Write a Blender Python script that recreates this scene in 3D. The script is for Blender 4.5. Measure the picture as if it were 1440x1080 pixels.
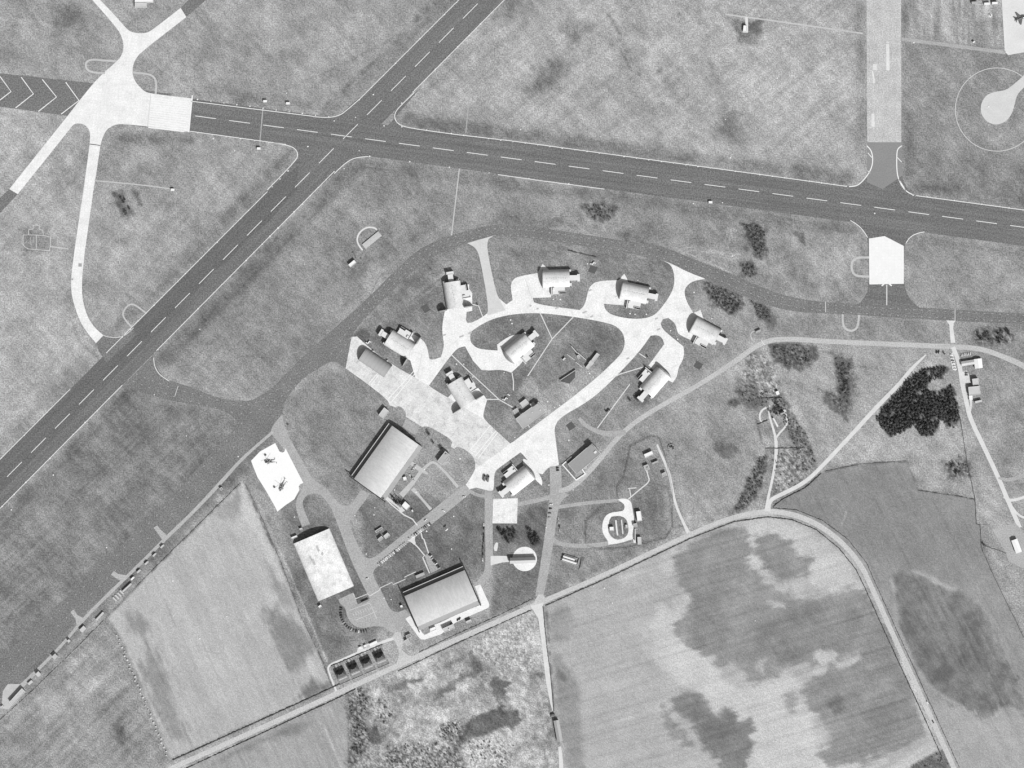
import bpy, bmesh, math, random
import numpy as np
from mathutils import Vector, Matrix
from mathutils.geometry import delaunay_2d_cdt

S = bpy.context.scene
COL = S.collection
for o in list(bpy.data.objects):
    bpy.data.objects.remove(o)
R = math.radians

# ---------------------------------------------------------------- camera, sky, sun, exposure
CAM_H = 4000.0
cam_d = bpy.data.cameras.new('camera')
cam_d.sensor_width = 36.0
cam_d.lens = 36.0 * CAM_H / 1440.0
cam_d.clip_start = 50.0
cam_d.clip_end = 30000.0
cam = bpy.data.objects.new('camera', cam_d)
cam.location = (0, 0, CAM_H)
COL.objects.link(cam)
S.camera = cam

SUN_EL, SUN_AZ = R(38.0), R(148.0)          # azimuth clockwise from the top of the picture
world = bpy.data.worlds.new('World')
S.world = world
world.use_nodes = True
wn = world.node_tree
sky = wn.nodes.new('ShaderNodeTexSky')
sky.sky_type = 'NISHITA'
sky.sun_disc = False
sky.sun_elevation = SUN_EL
sky.sun_rotation = SUN_AZ
bw = wn.nodes.new('ShaderNodeRGBToBW')      # the photograph is panchromatic
bg = wn.nodes['Background']
bg.inputs['Strength'].default_value = 0.115
wn.links.new(sky.outputs[0], bw.inputs[0])
wn.links.new(bw.outputs[0], bg.inputs['Color'])

sun_d = bpy.data.lights.new('sun', 'SUN')
sun_d.energy = 4.5
sun_d.angle = R(0.5)
sun_d.color = (1, 1, 1)
sun = bpy.data.objects.new('sun', sun_d)
to_sun = Vector((math.sin(SUN_AZ) * math.cos(SUN_EL), math.cos(SUN_AZ) * math.cos(SUN_EL), math.sin(SUN_EL)))
sun.rotation_euler = (-to_sun).to_track_quat('-Z', 'Y').to_euler()
sun.location = to_sun * 500
COL.objects.link(sun)

S.view_settings.view_transform = 'Standard'
S.view_settings.look = 'None'
S.view_settings.gamma = 1.0
S.view_settings.use_curve_mapping = False
S.view_settings.exposure = 0.78

K_ALB = 0.5                                   # photographic grey (linear) -> surface albedo


def tone(t):
    """a grey level as it reads in the photograph under full sun -> surface reflectance"""
    c = np.asarray(t, dtype=float) / 255.0
    lin = np.where(c <= 0.04045, c / 12.92, ((c + 0.055) / 1.055) ** 2.4)
    return lin * K_ALB


def W(x, y, z=0.0):
    return Vector((x - 720.0, 540.0 - y, z))


# ---------------------------------------------------------------- materials
MATS = {}


def surf_mat(key, t, grain=0.16, gscale=0.55, blot=0.10, bscale=0.03, rough=0.95, joints=None, streak=None, stain=0.0, vary=0.0):
    """rough grey surface: fine grain, broad blotches, optional slab joints (size, angle, depth) or directional wear"""
    if key in MATS:
        return MATS[key]
    m = bpy.data.materials.new(key)
    m.use_nodes = True
    nt = m.node_tree
    b = nt.nodes['Principled BSDF']
    b.inputs['Roughness'].default_value = rough
    b.inputs['Specular IOR Level'].default_value = 0.1
    geo = nt.nodes.new('ShaderNodeNewGeometry')
    pos = geo.outputs['Position']
    n1 = nt.nodes.new('ShaderNodeTexNoise')
    n1.inputs['Scale'].default_value = gscale
    n1.inputs['Detail'].default_value = 2.0
    n1.inputs['Roughness'].default_value = 0.7
    n2 = nt.nodes.new('ShaderNodeTexNoise')
    n2.inputs['Scale'].default_value = bscale
    n2.inputs['Detail'].default_value = 4.0
    n2.inputs['Roughness'].default_value = 0.6
    nt.links.new(pos, n1.inputs['Vector'])
    nt.links.new(pos, n2.inputs['Vector'])

    def scaled(sock, amp):
        mr = nt.nodes.new('ShaderNodeMapRange')
        mr.inputs['From Min'].default_value = 0.25
        mr.inputs['From Max'].default_value = 0.75
        mr.inputs['To Min'].default_value = 1 - amp
        mr.inputs['To Max'].default_value = 1 + amp
        mr.clamp = False
        nt.links.new(sock, mr.inputs['Value'])
        return mr.outputs[0]

    def mul(a, bb):
        mm = nt.nodes.new('ShaderNodeMath')
        mm.operation = 'MULTIPLY'
        nt.links.new(a, mm.inputs[0])
        if isinstance(bb, float):
            mm.inputs[1].default_value = bb
        else:
            nt.links.new(bb, mm.inputs[1])
        return mm.outputs[0]

    f = mul(scaled(n1.outputs[0], grain), scaled(n2.outputs[0], blot))
    if streak:
        ang, sx, sy, amp = streak
        mp = nt.nodes.new('ShaderNodeMapping')
        mp.inputs['Rotation'].default_value = (0, 0, -ang)
        mp2 = nt.nodes.new('ShaderNodeMapping')
        mp2.inputs['Scale'].default_value = (sx, sy, 1)
        n3 = nt.nodes.new('ShaderNodeTexNoise')
        n3.inputs['Scale'].default_value = 1.0
        n3.inputs['Detail'].default_value = 3.0
        nt.links.new(pos, mp.inputs['Vector'])
        nt.links.new(mp.outputs[0], mp2.inputs['Vector'])
        nt.links.new(mp2.outputs[0], n3.inputs['Vector'])
        f = mul(f, scaled(n3.outputs[0], amp))
    if joints:
        size, ang, depth = joints
        mp = nt.nodes.new('ShaderNodeMapping')
        mp.inputs['Rotation'].default_value = (0, 0, -ang)
        br = nt.nodes.new('ShaderNodeTexBrick')
        br.offset = 0.0
        br.inputs['Color1'].default_value = (1, 1, 1, 1)
        br.inputs['Color2'].default_value = (1 - depth * 0.6,) * 3 + (1,)
        br.inputs['Mortar'].default_value = (1 - depth,) * 3 + (1,)
        br.inputs['Scale'].default_value = 1.0
        br.inputs['Mortar Size'].default_value = 0.22
        br.inputs['Brick Width'].default_value = size
        br.inputs['Row Height'].default_value = size
        nt.links.new(pos, mp.inputs['Vector'])
        nt.links.new(mp.outputs[0], br.inputs['Vector'])
        rb = nt.nodes.new('ShaderNodeRGBToBW')
        nt.links.new(br.outputs['Color'], rb.inputs[0])
        f = mul(f, rb.outputs[0])
    if stain:                                  # old spills and repairs with edges of their own
        n4 = nt.nodes.new('ShaderNodeTexNoise')
        n4.inputs['Scale'].default_value = 0.11
        n4.inputs['Detail'].default_value = 3.0
        n4.inputs['Roughness'].default_value = 0.65
        nt.links.new(pos, n4.inputs['Vector'])
        mr = nt.nodes.new('ShaderNodeMapRange')
        mr.inputs['From Min'].default_value = 0.52
        mr.inputs['From Max'].default_value = 0.68
        mr.inputs['To Min'].default_value = 1.0
        mr.inputs['To Max'].default_value = 1.0 - stain
        nt.links.new(n4.outputs[0], mr.inputs['Value'])
        f = mul(f, mr.outputs[0])
    if vary:                                   # each plant its own tone
        oi = nt.nodes.new('ShaderNodeObjectInfo')
        mr = nt.nodes.new('ShaderNodeMapRange')
        mr.inputs['To Min'].default_value = 1.0 - vary
        mr.inputs['To Max'].default_value = 1.0 + vary
        nt.links.new(oi.outputs['Random'], mr.inputs['Value'])
        f = mul(f, mr.outputs[0])
    if t == 'attr':
        at = nt.nodes.new('ShaderNodeAttribute')
        at.attribute_name = 'cover'
        f = mul(f, at.outputs['Fac'])
    else:
        f = mul(f, float(tone(t)))
    nt.links.new(f, b.inputs['Base Color'])
    MATS[key] = m
    return m


def plain(key, t, rough=0.7, grain=0.06, blot=0.05):
    return surf_mat(key, t, grain=grain, gscale=1.5, blot=blot, bscale=0.3, rough=rough)


def glass_mat():
    if 'glass' in MATS:
        return MATS['glass']
    m = bpy.data.materials.new('glass')
    m.use_nodes = True
    b = m.node_tree.nodes['Principled BSDF']
    b.inputs['Base Color'].default_value = (0.02, 0.02, 0.02, 1)
    b.inputs['Roughness'].default_value = 0.115
    MATS['glass'] = m
    return m


def leaf_mat(key, t):
    return surf_mat(key, t, grain=0.45, gscale=0.6, blot=0.25, bscale=0.12, rough=0.9, vary=0.5)


# ---------------------------------------------------------------- mesh helpers
def smooth_all(me):
    me.polygons.foreach_set('use_smooth', [True] * len(me.polygons))


class MB:
    """collects shapes in local coordinates (x forward, y left, z up) into one mesh"""

    def __init__(self):
        self.v, self.f, self.mi = [], [], []

    def add(self, verts, faces, mi=0):
        n = len(self.v)
        self.v += [tuple(p) for p in verts]
        self.f += [tuple(i + n for i in q) for q in faces]
        self.mi += [mi] * len(faces)
        return self

    def box(self, cx, cy, z0, sx, sy, h, rot=0.0, mi=0, taper=1.0):
        c, s = math.cos(rot), math.sin(rot)
        p = []
        for z, k in ((z0, 1.0), (z0 + h, taper)):
            for a, b in ((-1, -1), (1, -1), (1, 1), (-1, 1)):
                x, y = a * sx / 2 * k, b * sy / 2 * k
                p.append((cx + x * c - y * s, cy + x * s + y * c, z))
        return self.add(p, [(3, 2, 1, 0), (4, 5, 6, 7), (0, 1, 5, 4), (1, 2, 6, 5), (2, 3, 7, 6), (3, 0, 4, 7)], mi)

    def prism(self, pts, z0, z1, mi=0):
        a = sum(pts[i][0] * pts[(i + 1) % len(pts)][1] - pts[(i + 1) % len(pts)][0] * pts[i][1] for i in range(len(pts)))
        if a < 0:
            pts = pts[::-1]
        n = len(pts)
        v = [(x, y, z0) for x, y in pts] + [(x, y, z1) for x, y in pts]
        f = [tuple(range(n))[::-1], tuple(range(n, 2 * n))]
        f += [(i, (i + 1) % n, (i + 1) % n + n, i + n) for i in range(n)]
        return self.add(v, f, mi)

    def cyl(self, cx, cy, z0, r, h, n=12, mi=0, r2=None):
        r2 = r if r2 is None else r2
        v = [(cx + r * math.cos(2 * math.pi * i / n), cy + r * math.sin(2 * math.pi * i / n), z0) for i in range(n)]
        v += [(cx + r2 * math.cos(2 * math.pi * i / n), cy + r2 * math.sin(2 * math.pi * i / n), z0 + h) for i in range(n)]
        f = [tuple(range(n))[::-1], tuple(range(n, 2 * n))]
        f += [(i, (i + 1) % n, (i + 1) % n + n, i + n) for i in range(n)]
        return self.add(v, f, mi)

    def loft(self, rings, mi=0, caps=True):
        n = len(rings[0])
        v = [p for r in rings for p in r]
        f = []
        for k in range(len(rings) - 1):
            for i in range(n):
                f.append((k * n + i, k * n + (i + 1) % n, (k + 1) * n + (i + 1) % n, (k + 1) * n + i))
        if caps:
            f.append(tuple(range(n))[::-1])
            f.append(tuple(range((len(rings) - 1) * n, len(rings) * n)))
        return self.add(v, f, mi)

    def tube(self, p0, p1, r, n=6, mi=0, r1=None):
        p0, p1 = Vector(p0), Vector(p1)
        r1 = r if r1 is None else r1
        d = (p1 - p0).normalized()
        u = d.orthogonal().normalized()
        w = d.cross(u)
        rings = []
        for p, rr in ((p0, r), (p1, r1)):
            rings.append([p + (u * math.cos(2 * math.pi * i / n) + w * math.sin(2 * math.pi * i / n)) * rr for i in range(n)])
        return self.loft(rings, mi)

    def mesh(self, name, mats, smooth=False):
        me = bpy.data.meshes.new(name)
        me.from_pydata(self.v, [], self.f)
        for m in (mats if isinstance(mats, (list, tuple)) else [mats]):
            me.materials.append(m)
        if any(self.mi):
            me.polygons.foreach_set('material_index', self.mi)
        if smooth:
            smooth_all(me)
        me.update()
        return me

    def obj(self, name, mats, parent=None, smooth=False):
        return link(name, self.mesh(name, mats, smooth), parent)


def link(name, me, parent=None, loc=None, rz=0.0):
    o = bpy.data.objects.new(name, me)
    COL.objects.link(o)
    if parent is not None:
        o.parent = parent
    if loc is not None:
        o.location = loc
    o.rotation_euler = (0, 0, rz)
    return o


def tag(o, label, cat, group=None):
    o['label'] = label
    o['category'] = cat
    if group:
        o['group'] = group
    return o


def thing(name, label, cat, x, y, rz=0.0, group=None, z=0.0):
    o = bpy.data.objects.new(name, None)
    COL.objects.link(o)
    o.location = W(x, y, z)
    o.rotation_euler = (0, 0, rz)
    o.empty_display_size = 1.0
    return tag(o, label, cat, group)


def structure(o):
    o['kind'] = 'structure'
    return o


def children_of(o):
    return [c for c in COL.objects if c.parent == o]


def dup(root, x, y, rz=0.0, label=None, group=None, kids=None, scale=None, z=0.0):
    r = root.copy()
    COL.objects.link(r)
    r.location = W(x, y, z)
    r.rotation_euler = (0, 0, rz)
    if label:
        r['label'] = label
    if group:
        r['group'] = group
    if scale:
        r.scale = scale
    for ch, sub in (kids or []):
        c = ch.copy()
        COL.objects.link(c)
        c.parent = r
        for g in sub:
            d = g.copy()
            COL.objects.link(d)
            d.parent = c
    return r


def kid_tree(root):
    return [(c, list(c.children)) for c in root.children]


def heading(x0, y0, x1, y1):
    return math.atan2(-(y1 - y0), x1 - x0)


# ---------------------------------------------------------------- 2-D outlines (picture metres, x right, y down)
def chaikin(pts, closed=True, n=2, sharp=42.0):
    for _ in range(n):
        out = []
        m = len(pts)
        for i in range(m):
            if not closed and i in (0, m - 1):
                out.append(pts[i])
                continue
            a, b, c = pts[i - 1], pts[i], pts[(i + 1) % m]
            v1 = Vector((b[0] - a[0], b[1] - a[1]))
            v2 = Vector((c[0] - b[0], c[1] - b[1]))
            if v1.length < 1e-6 or v2.length < 1e-6:
                continue
            ang = abs(math.degrees(v1.angle(v2)))
            if ang > sharp or ang < 2.0:
                out.append(b)
            else:
                k = 0.25
                out.append((b[0] - v1.x * k, b[1] - v1.y * k))
                out.append((b[0] + v2.x * k, b[1] + v2.y * k))
        pts = out
    return pts


def ribbon(pts, w, smooth=2):
    ws = list(w) if isinstance(w, (list, tuple)) else [w] * len(pts)
    q = [(p[0], p[1], ww) for p, ww in zip(pts, ws)]
    if smooth and len(q) > 2:
        for _ in range(smooth):
            out = [q[0]]
            for i in range(1, len(q) - 1):
                a, b, c = q[i - 1], q[i], q[i + 1]
                out.append(tuple(b[k] + (a[k] - b[k]) * 0.25 for k in range(3)))
                out.append(tuple(b[k] + (c[k] - b[k]) * 0.25 for k in range(3)))
            out.append(q[-1])
            q = out
    L, Rr = [], []
    for i, (x, y, ww) in enumerate(q):
        a, b = q[max(i - 1, 0)], q[min(i + 1, len(q) - 1)]
        dx, dy = b[0] - a[0], b[1] - a[1]
        l = math.hypot(dx, dy) or 1.0
        nx, ny = -dy / l, dx / l
        L.append((x + nx * ww / 2, y + ny * ww / 2))
        Rr.append((x - nx * ww / 2, y - ny * ww / 2))
    return L + Rr[::-1]


def circle(cx, cy, r, n=40):
    return [(cx + r * math.cos(2 * math.pi * i / n), cy + r * math.sin(2 * math.pi * i / n)) for i in range(n)]


def flat(name, polys, z, mat, parent=None):
    """one flat sheet from non-overlapping outlines"""
    v, f = [], []
    for p in polys:
        n = len(v)
        v += [tuple(W(x, y, z)) for x, y in p]
        idx = list(range(n, n + len(p)))
        a = sum(p[i][0] * p[(i + 1) % len(p)][1] - p[(i + 1) % len(p)][0] * p[i][1] for i in range(len(p)))
        f.append(tuple(idx if a < 0 else idx[::-1]))
    me = bpy.data.meshes.new(name)
    me.from_pydata(v, [], f)
    me.materials.append(mat)
    return link(name, me, parent)


def bar(x0, y0, x1, y1, w):
    return ribbon([(x0, y0), (x1, y1)], w, 0)


# ---------------------------------------------------------------- ground cover: grass and fields on one fine grid
def hash2(ix, iy, seed):
    h = (ix.astype(np.int64) * 374761393 + iy.astype(np.int64) * 668265263 + seed * 1274126177) & 0xffffffff
    h = ((h ^ (h >> 13)) * 1103515245) & 0xffffffff
    h = ((h ^ (h >> 16)) * 2654435761) & 0xffffffff
    h = h ^ (h >> 15)
    return (h & 0xffffff) / float(0xffffff)


def vnoise(x, y, seed):
    ix, iy = np.floor(x), np.floor(y)
    fx, fy = x - ix, y - iy
    fx, fy = fx * fx * (3 - 2 * fx), fy * fy * (3 - 2 * fy)
    a, b = hash2(ix, iy, seed), hash2(ix + 1, iy, seed)
    c, d = hash2(ix, iy + 1, seed), hash2(ix + 1, iy + 1, seed)
    return (a + (b - a) * fx) + ((c + (d - c) * fx) - (a + (b - a) * fx)) * fy


def fbm(x, y, scale, seed, octv=4, gain=0.55):
    s, amp, tot = 0.0, 1.0, 0.0
    for k in range(octv):
        s = s + amp * (vnoise(x / scale * 2 ** k + 17.3 * k, y / scale * 2 ** k - 9.1 * k, seed + k * 7) - 0.5)
        tot += amp
        amp *= gain
    return s / tot * 2.0


GX0, GY0, GX1, GY1, GS = -60.0, -60.0, 1500.0, 1140.0, 2.0
gx = np.arange(GX0, GX1 + 0.1, GS)
gy = np.arange(GY0, GY1 + 0.1, GS)
PX, PY = np.meshgrid(gx, gy)
T = np.full(PX.shape, 152.0)


def poly_sd(pts, x, y):
    """signed distance, positive inside"""
    d2 = np.full(x.shape, 1e18)
    inside = np.zeros(x.shape, bool)
    n = len(pts)
    for i in range(n):
        x0, y0 = pts[i]
        x1, y1 = pts[(i + 1) % n]
        ex, ey = x1 - x0, y1 - y0
        l2 = ex * ex + ey * ey + 1e-12
        t = np.clip(((x - x0) * ex + (y - y0) * ey) / l2, 0, 1)
        dx, dy = x - x0 - t * ex, y - y0 - t * ey
        d2 = np.minimum(d2, dx * dx + dy * dy)
        if y0 != y1:
            c = ((y0 > y) != (y1 > y)) & (x < ex * (y - y0) / (y1 - y0) + x0)
            inside ^= c
    d = np.sqrt(d2)
    return np.where(inside, d, -d)


def line_d(pts, x, y):
    d2 = np.full(x.shape, 1e18)
    for i in range(len(pts) - 1):
        x0, y0 = pts[i]
        x1, y1 = pts[i + 1]
        ex, ey = x1 - x0, y1 - y0
        t = np.clip(((x - x0) * ex + (y - y0) * ey) / (ex * ex + ey * ey + 1e-12), 0, 1)
        dx, dy = x - x0 - t * ex, y - y0 - t * ey
        d2 = np.minimum(d2, dx * dx + dy * dy)
    return np.sqrt(d2)


_seed = [100]


def window(pts, m):
    xs, ys = [p[0] for p in pts], [p[1] for p in pts]
    i0 = max(int((min(xs) - m - GX0) / GS), 0)
    i1 = min(int((max(xs) + m - GX0) / GS) + 2, len(gx))
    j0 = max(int((min(ys) - m - GY0) / GS), 0)
    j1 = min(int((max(ys) + m - GY0) / GS) + 2, len(gy))
    return slice(j0, j1), slice(i0, i1)


def paint(pts, val, soft=4.0, warp=5.0, wscale=14.0, amt=1.0, var=0.0, vscale=6.0, rel=False, ang=None):
    """cover of another kind with a ragged edge (crop, damp ground, scrub litter, bare soil)"""
    _seed[0] += 31
    sl = window(pts, soft + warp * 2)
    x, y = PX[sl], PY[sl]
    if x.size == 0:
        return
    sd = poly_sd(pts, x, y) + warp * 1.6 * fbm(x, y, wscale, _seed[0], 3)
    if ang is not None:                       # edge drawn out along the drill lines
        c, s = math.cos(R(ang)), math.sin(R(ang))
        sd = sd + warp * 2.2 * fbm((x * c + y * s) / 9.0, (-x * s + y * c) / 1.1, 4.0, _seed[0] + 3, 3, 0.7)
    m = np.clip((sd + soft) / (2 * soft), 0, 1)
    m = m * m * (3 - 2 * m) * amt
    v = val + (var * fbm(x, y, vscale, _seed[0] + 5, 3) if var else 0.0)
    if rel:
        T[sl] = T[sl] + m * v
    else:
        T[sl] = T[sl] * (1 - m) + v * m


def stroke(pts, w, val, soft=1.5, amt=1.0, rel=False, patchy=0.0):
    _seed[0] += 31
    sl = window(pts, w + soft * 2)
    x, y = PX[sl], PY[sl]
    if x.size == 0:
        return
    d = line_d(pts, x, y)
    m = np.clip((w / 2 + soft - d) / (2 * soft), 0, 1) * amt
    if patchy:
        m = m * np.clip(0.6 + patchy * fbm(x, y, 9.0, _seed[0], 3) * 4, 0, 1.1)
    if rel:
        T[sl] = T[sl] + m * val
    else:
        T[sl] = T[sl] * (1 - m) + val * m


def streaks(pts, ang, along, across, amp, soft=5.0, seed=3):
    """mowing, drilling or plough lines inside an outline; ang in degrees, picture sense (y down)"""
    sl = window(pts, soft)
    x, y = PX[sl], PY[sl]
    if x.size == 0:
        return
    m = np.clip((poly_sd(pts, x, y) + soft) / (2 * soft), 0, 1)
    c, s = math.cos(R(ang)), math.sin(R(ang))
    u, v = x * c + y * s, -x * s + y * c
    n = (vnoise(u / along, v / across, seed) + 0.6 * vnoise(u / along * 2.3, v / across * 2.0, seed + 9)) / 1.6 - 0.5
    T[sl] += m * n * 2 * amp




# field outlines (each becomes its own sheet of the setting)
FIELD_STUBBLE_W = [(340, 677), (205, 812), (150, 867), (166, 890), (190, 945), (212, 1000), (238, 1068), (360, 1012), (467, 968), (450, 925), (421, 866), (393, 790), (360, 714)]
FIELD_CROP = [(766, 851), (850, 813), (972, 752), (1032, 730), (1080, 724), (1115, 727), (1150, 742), (1183, 767), (1208, 796), (1224, 840), (1250, 897),
              (1290, 985), (1320, 1052), (1262, 1086), (1230, 1140), (800, 1140), (790, 1060), (778, 985), (768, 900)]
FIELD_EAST = [(1084, 714), (1100, 700), (1134, 682), (1157, 662), (1210, 651), (1275, 648), (1286, 672), (1291, 688), (1345, 697), (1371, 702), (1373, 737),
              (1379, 740), (1381, 770), (1399, 812), (1440, 899), (1500, 1010), (1500, 1140), (1370, 1140), (1343, 1078), (1310, 1000), (1255, 880), (1222, 808), (1187, 762), (1150, 737), (1115, 721)]
FIELD_STREAKED = [(140, 870), (100, 905), (45, 960), (-60, 1040), (-60, 1140), (252, 1140), (243, 1074), (218, 1012), (195, 952), (170, 895), (150, 869)]
FIELD_SOUTH = [(250, 1086), (360, 1036), (478, 984), (488, 1010), (490, 1060), (484, 1140), (270, 1140)]
ROUGH = [(480, 982), (575, 938), (722, 872), (752, 860), (764, 905), (770, 960), (776, 1010), (784, 1060), (790, 1140), (486, 1140), (492, 1050), (488, 1005)]

# --- the airfield grass, area by area
T += 7.0 * fbm(PX, PY, 150.0, 1, 3)
paint([(-60, 160), (120, 180), (110, 380), (140, 490), (0, 640), (-60, 700)], 168, 30, 20, 60)
paint([(190, 190), (410, 205), (200, 430), (150, 470), (120, 400), (135, 250)], 156, 20, 12, 40)
paint([(640, 30), (1205, -40), (1215, 235), (980, 222), (700, 185), (575, 150)], 169, 26, 20, 60)
paint([(225, 150), (470, 155), (620, 0), (610, -60), (260, -60)], 157, 20, 20, 60)
paint([(500, 235), (840, 260), (1200, 310), (1220, 400), (1080, 405), (940, 345), (700, 315), (640, 330), (560, 380), (470, 470), (380, 560), (230, 520), (360, 370)], 143, 14, 10, 40)
paint([(180, 545), (330, 585), (335, 600), (120, 810), (-60, 985), (-60, 790)], 126, 10, 8, 40)
paint([(330, 600), (400, 600), (330, 680), (200, 810), (-60, 1060), (-60, 930), (120, 800)], 122, 8, 4, 30)
paint([(400, 560), (490, 510), (600, 610), (545, 700), (480, 700)], 138, 8, 8, 30)
paint([(1272, 0), (1440, -60), (1500, 280), (1280, 265)], 138, 10, 10, 40)
paint([(1275, -60), (1405, -60), (1412, 70), (1275, 55)], 160, 5, 5, 20)
paint([(1280, 330), (1500, 350), (1500, 440), (1290, 428)], 147, 10, 8, 40)
paint([(640, 320), (720, 312), (940, 350), (985, 395), (965, 440), (1060, 470), (870, 600), (790, 690), (700, 690), (560, 560), (500, 470)], 134, 10, 6, 30)
paint([(661, 478), (700, 446), (805, 448), (872, 470), (868, 505), (718, 622), (640, 520)], 122, 5, 4, 25)
paint([(720, 500), (800, 470), (868, 505), (718, 622), (700, 590), (770, 540)], 140, 8, 10, 25, 0.7)
paint([(400, 690), (470, 715), (560, 870), (460, 940), (395, 780)], 119, 8, 6, 25)
paint([(500, 700), (690, 690), (690, 800), (560, 870), (515, 800)], 114, 5, 5, 25)
paint([(693, 735), (775, 700), (755, 850), (690, 870)], 117, 5, 5, 25)
paint([(790, 690), (960, 560), (965, 750), (770, 840)], 138, 8, 8, 30)
paint([(845, 650), (930, 640), (945, 745), (880, 765), (830, 690)], 126, 8, 6, 20)
paint([(905, 600), (1060, 490), (1060, 640), (1030, 720), (968, 748), (945, 690)], 153, 10, 10, 40)
paint([(1085, 485), (1320, 500), (1240, 590), (1130, 680), (1100, 600)], 158, 10, 12, 40)
paint([(1150, 665), (1240, 575), (1350, 590), (1370, 700), (1290, 690), (1275, 650)], 166, 10, 10, 40)
paint([(1345, 480), (1500, 520), (1500, 780), (1420, 720), (1370, 600)], 148, 12, 10, 40)
paint([(1372, 640), (1400, 690), (1440, 790), (1440, 880), (1400, 800), (1380, 740)], 160, 6, 6, 30)
paint([(1090, 447), (1125, 443), (1330, 455), (1345, 484), (1230, 479), (1110, 472), (1085, 470)], 138, 5, 5, 20, 0.7)
paint([(1345, 455), (1500, 460), (1500, 535), (1430, 505), (1380, 486), (1346, 482)], 142, 6, 6, 20, 0.7)
streaks([(-60, 200), (230, 200), (420, 210), (180, 470), (-60, 700)], -48, 60, 2.6, 10)
streaks([(180, 545), (335, 590), (-60, 985), (-60, 790)], -43, 120, 2.6, 11, seed=8)
streaks([(640, 30), (1205, -40), (1215, 235), (575, 150)], -40, 45, 3.5, 12, seed=5)
streaks([(560, 300), (1220, 320), (1220, 405), (700, 315), (400, 540)], -30, 45, 3.5, 10, seed=6)
streaks([(1275, -60), (1405, -60), (1412, 70), (1275, 55)], 88, 50, 4, 22, seed=7)
streaks([(1275, -60), (1400, -60), (1400, 52), (1275, 50)], 90, 80, 14, 22, seed=17)
streaks([(1070, 315), (1225, 330), (1215, 405), (1080, 405)], 95, 30, 4, 14, seed=9)
paint([(1130, 330), (1205, 345), (1190, 400), (1140, 395)], 175, 14, 10, 20, 0.7)
streaks([(660, 335), (940, 358), (960, 400), (690, 380)], 9, 60, 3, 10, seed=10)
streaks([(505, 465), (660, 350), (665, 370), (520, 480)], -37, 60, 3.5, 14, seed=11)

# mown verges and drainage lines beside the runways and taxiways
def verge(a, b, side, near, far, v, v0=4):
    """long grass band beside a pavement edge: a lighter trimmed strip, then a darker unmown one"""
    l = math.hypot(b[0] - a[0], b[1] - a[1])
    nx, ny = -(b[1] - a[1]) / l * side, (b[0] - a[0]) / l * side

    def off(d):
        return [(a[0] + nx * d, a[1] + ny * d), (b[0] + nx * d, b[1] + ny * d)]
    stroke(off(near / 2), near, v0 - 6, 1.5, rel=True)
    stroke(off((near + far) / 2), far - near, v, 4.5, rel=True, patchy=0.07)
    q = off(near) + off(far)[::-1]
    streaks(q, math.degrees(math.atan2(b[1] - a[1], b[0] - a[0])), 40, 1.6, 9, 2.0, seed=int(a[0]) + 3)


for a, b, sd, near, far, v in [((275, 139), (470, 165), -1, 2, 13, -22), ((506, 139), (660, -14), -1, 5, 16, -20), ((575, 180), (1190, 262), -1, 2, 15, -34), ((520, 220), (720, 247), 1, 3, 17, -24), ((720, 247), (1195, 311), 1, 3, 16, -22),
                               ((-20, 666), (138, 507), -1, 5, 14, -14), ((150, 496), (480, 165), -1, 5, 17, -24), ((222, 492), (490, 221), 1, 5, 22, -34), ((175, 185), (268, 185), 1, 1, 12, -34), ((585, 126), (725, -16), 1, 4, 14, -22),
                               ((1284, 275), (1440, 296), -1, 2, 14, -22), ((1305, 326), (1440, 346), 1, 2, 12, -18), ((1217, 10), (1219, 200), 1, 1, 9, -24), ((1268, 10), (1270, 245), -1, 2, 8, -20), ((-20, 735), (172, 541), 1, 5, 18, -20),
                               ((1305, 434), (1440, 442), -1, 2, 8, -10), ((700, 312), (880, 336), -1, 2, 8, -12), ((655, 343), (520, 445), 1, 2, 9, -16)]:
    verge(a, b, sd, near, far + 5, v * 1.25)
stroke([(100, 450), (112, 480), (140, 505)], 5, -18, 2, rel=True)
for pts, w, v in [([(0, 24), (60, 32), (140, 52)], 2.5, 172), ([(0, 20), (60, 28), (150, 55)], 1.5, 125), ([(0, 31), (70, 40), (150, 58)], 1.5, 128), ([(0, 103), (60, 108), (122, 116)], 4, 165), ([(0, 152), (68, 162)], 4, 165),
                  ([(402, 125), (470, 97), (560, 50), (600, 10)], 3, 128), ([(455, 152), (500, 110), (545, 70), (600, 12)], 7, 118), ([(532, 53), (557, 28)], 1.5, 190), ([(280, 0), (320, 50)], 2, 170),
                  ([(855, 20), (868, 40), (880, 70), (900, 105)], 5, 128), ([(872, 70), (890, 102)], 4, 125), ([(915, 105), (945, 92)], 4, 132), ([(980, 10), (1000, 90), (1020, 150)], 9, 148), ([(780, 70), (850, 32)], 2, 180),
                  ([(757, 337), (800, 352), (838, 361)], 3.5, 105), ([(640, 350), (600, 375), (520, 450)], 3, 118), ([(505, 470), (580, 410), (640, 368)], 2.5, 118), ([(525, 462), (600, 402), (655, 365)], 2, 175),
                  ([(1090, 480), (1110, 520)], 3, 140), ([(575, 270), (585, 300)], 4, 132), ([(1335, 400), (1400, 372)], 3, 132), ([(1095, 552), (1110, 585), (1128, 610), (1143, 658)], 13, 112), ([(1280, 640), (1285, 680)], 3, 130)]:
    stroke(pts, w, v, 1.8, amt=0.7, patchy=0.15 if v > 150 else 0.45)
for k, (a, b) in enumerate([((1024, 320), (1017, 353)), ((1029, 321), (1023, 352)), ((1032, 322), (1029, 341)), ((1036, 323), (1033, 342))]):
    stroke([a, b], 1.2, 190, 0.8, amt=0.8)
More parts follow.
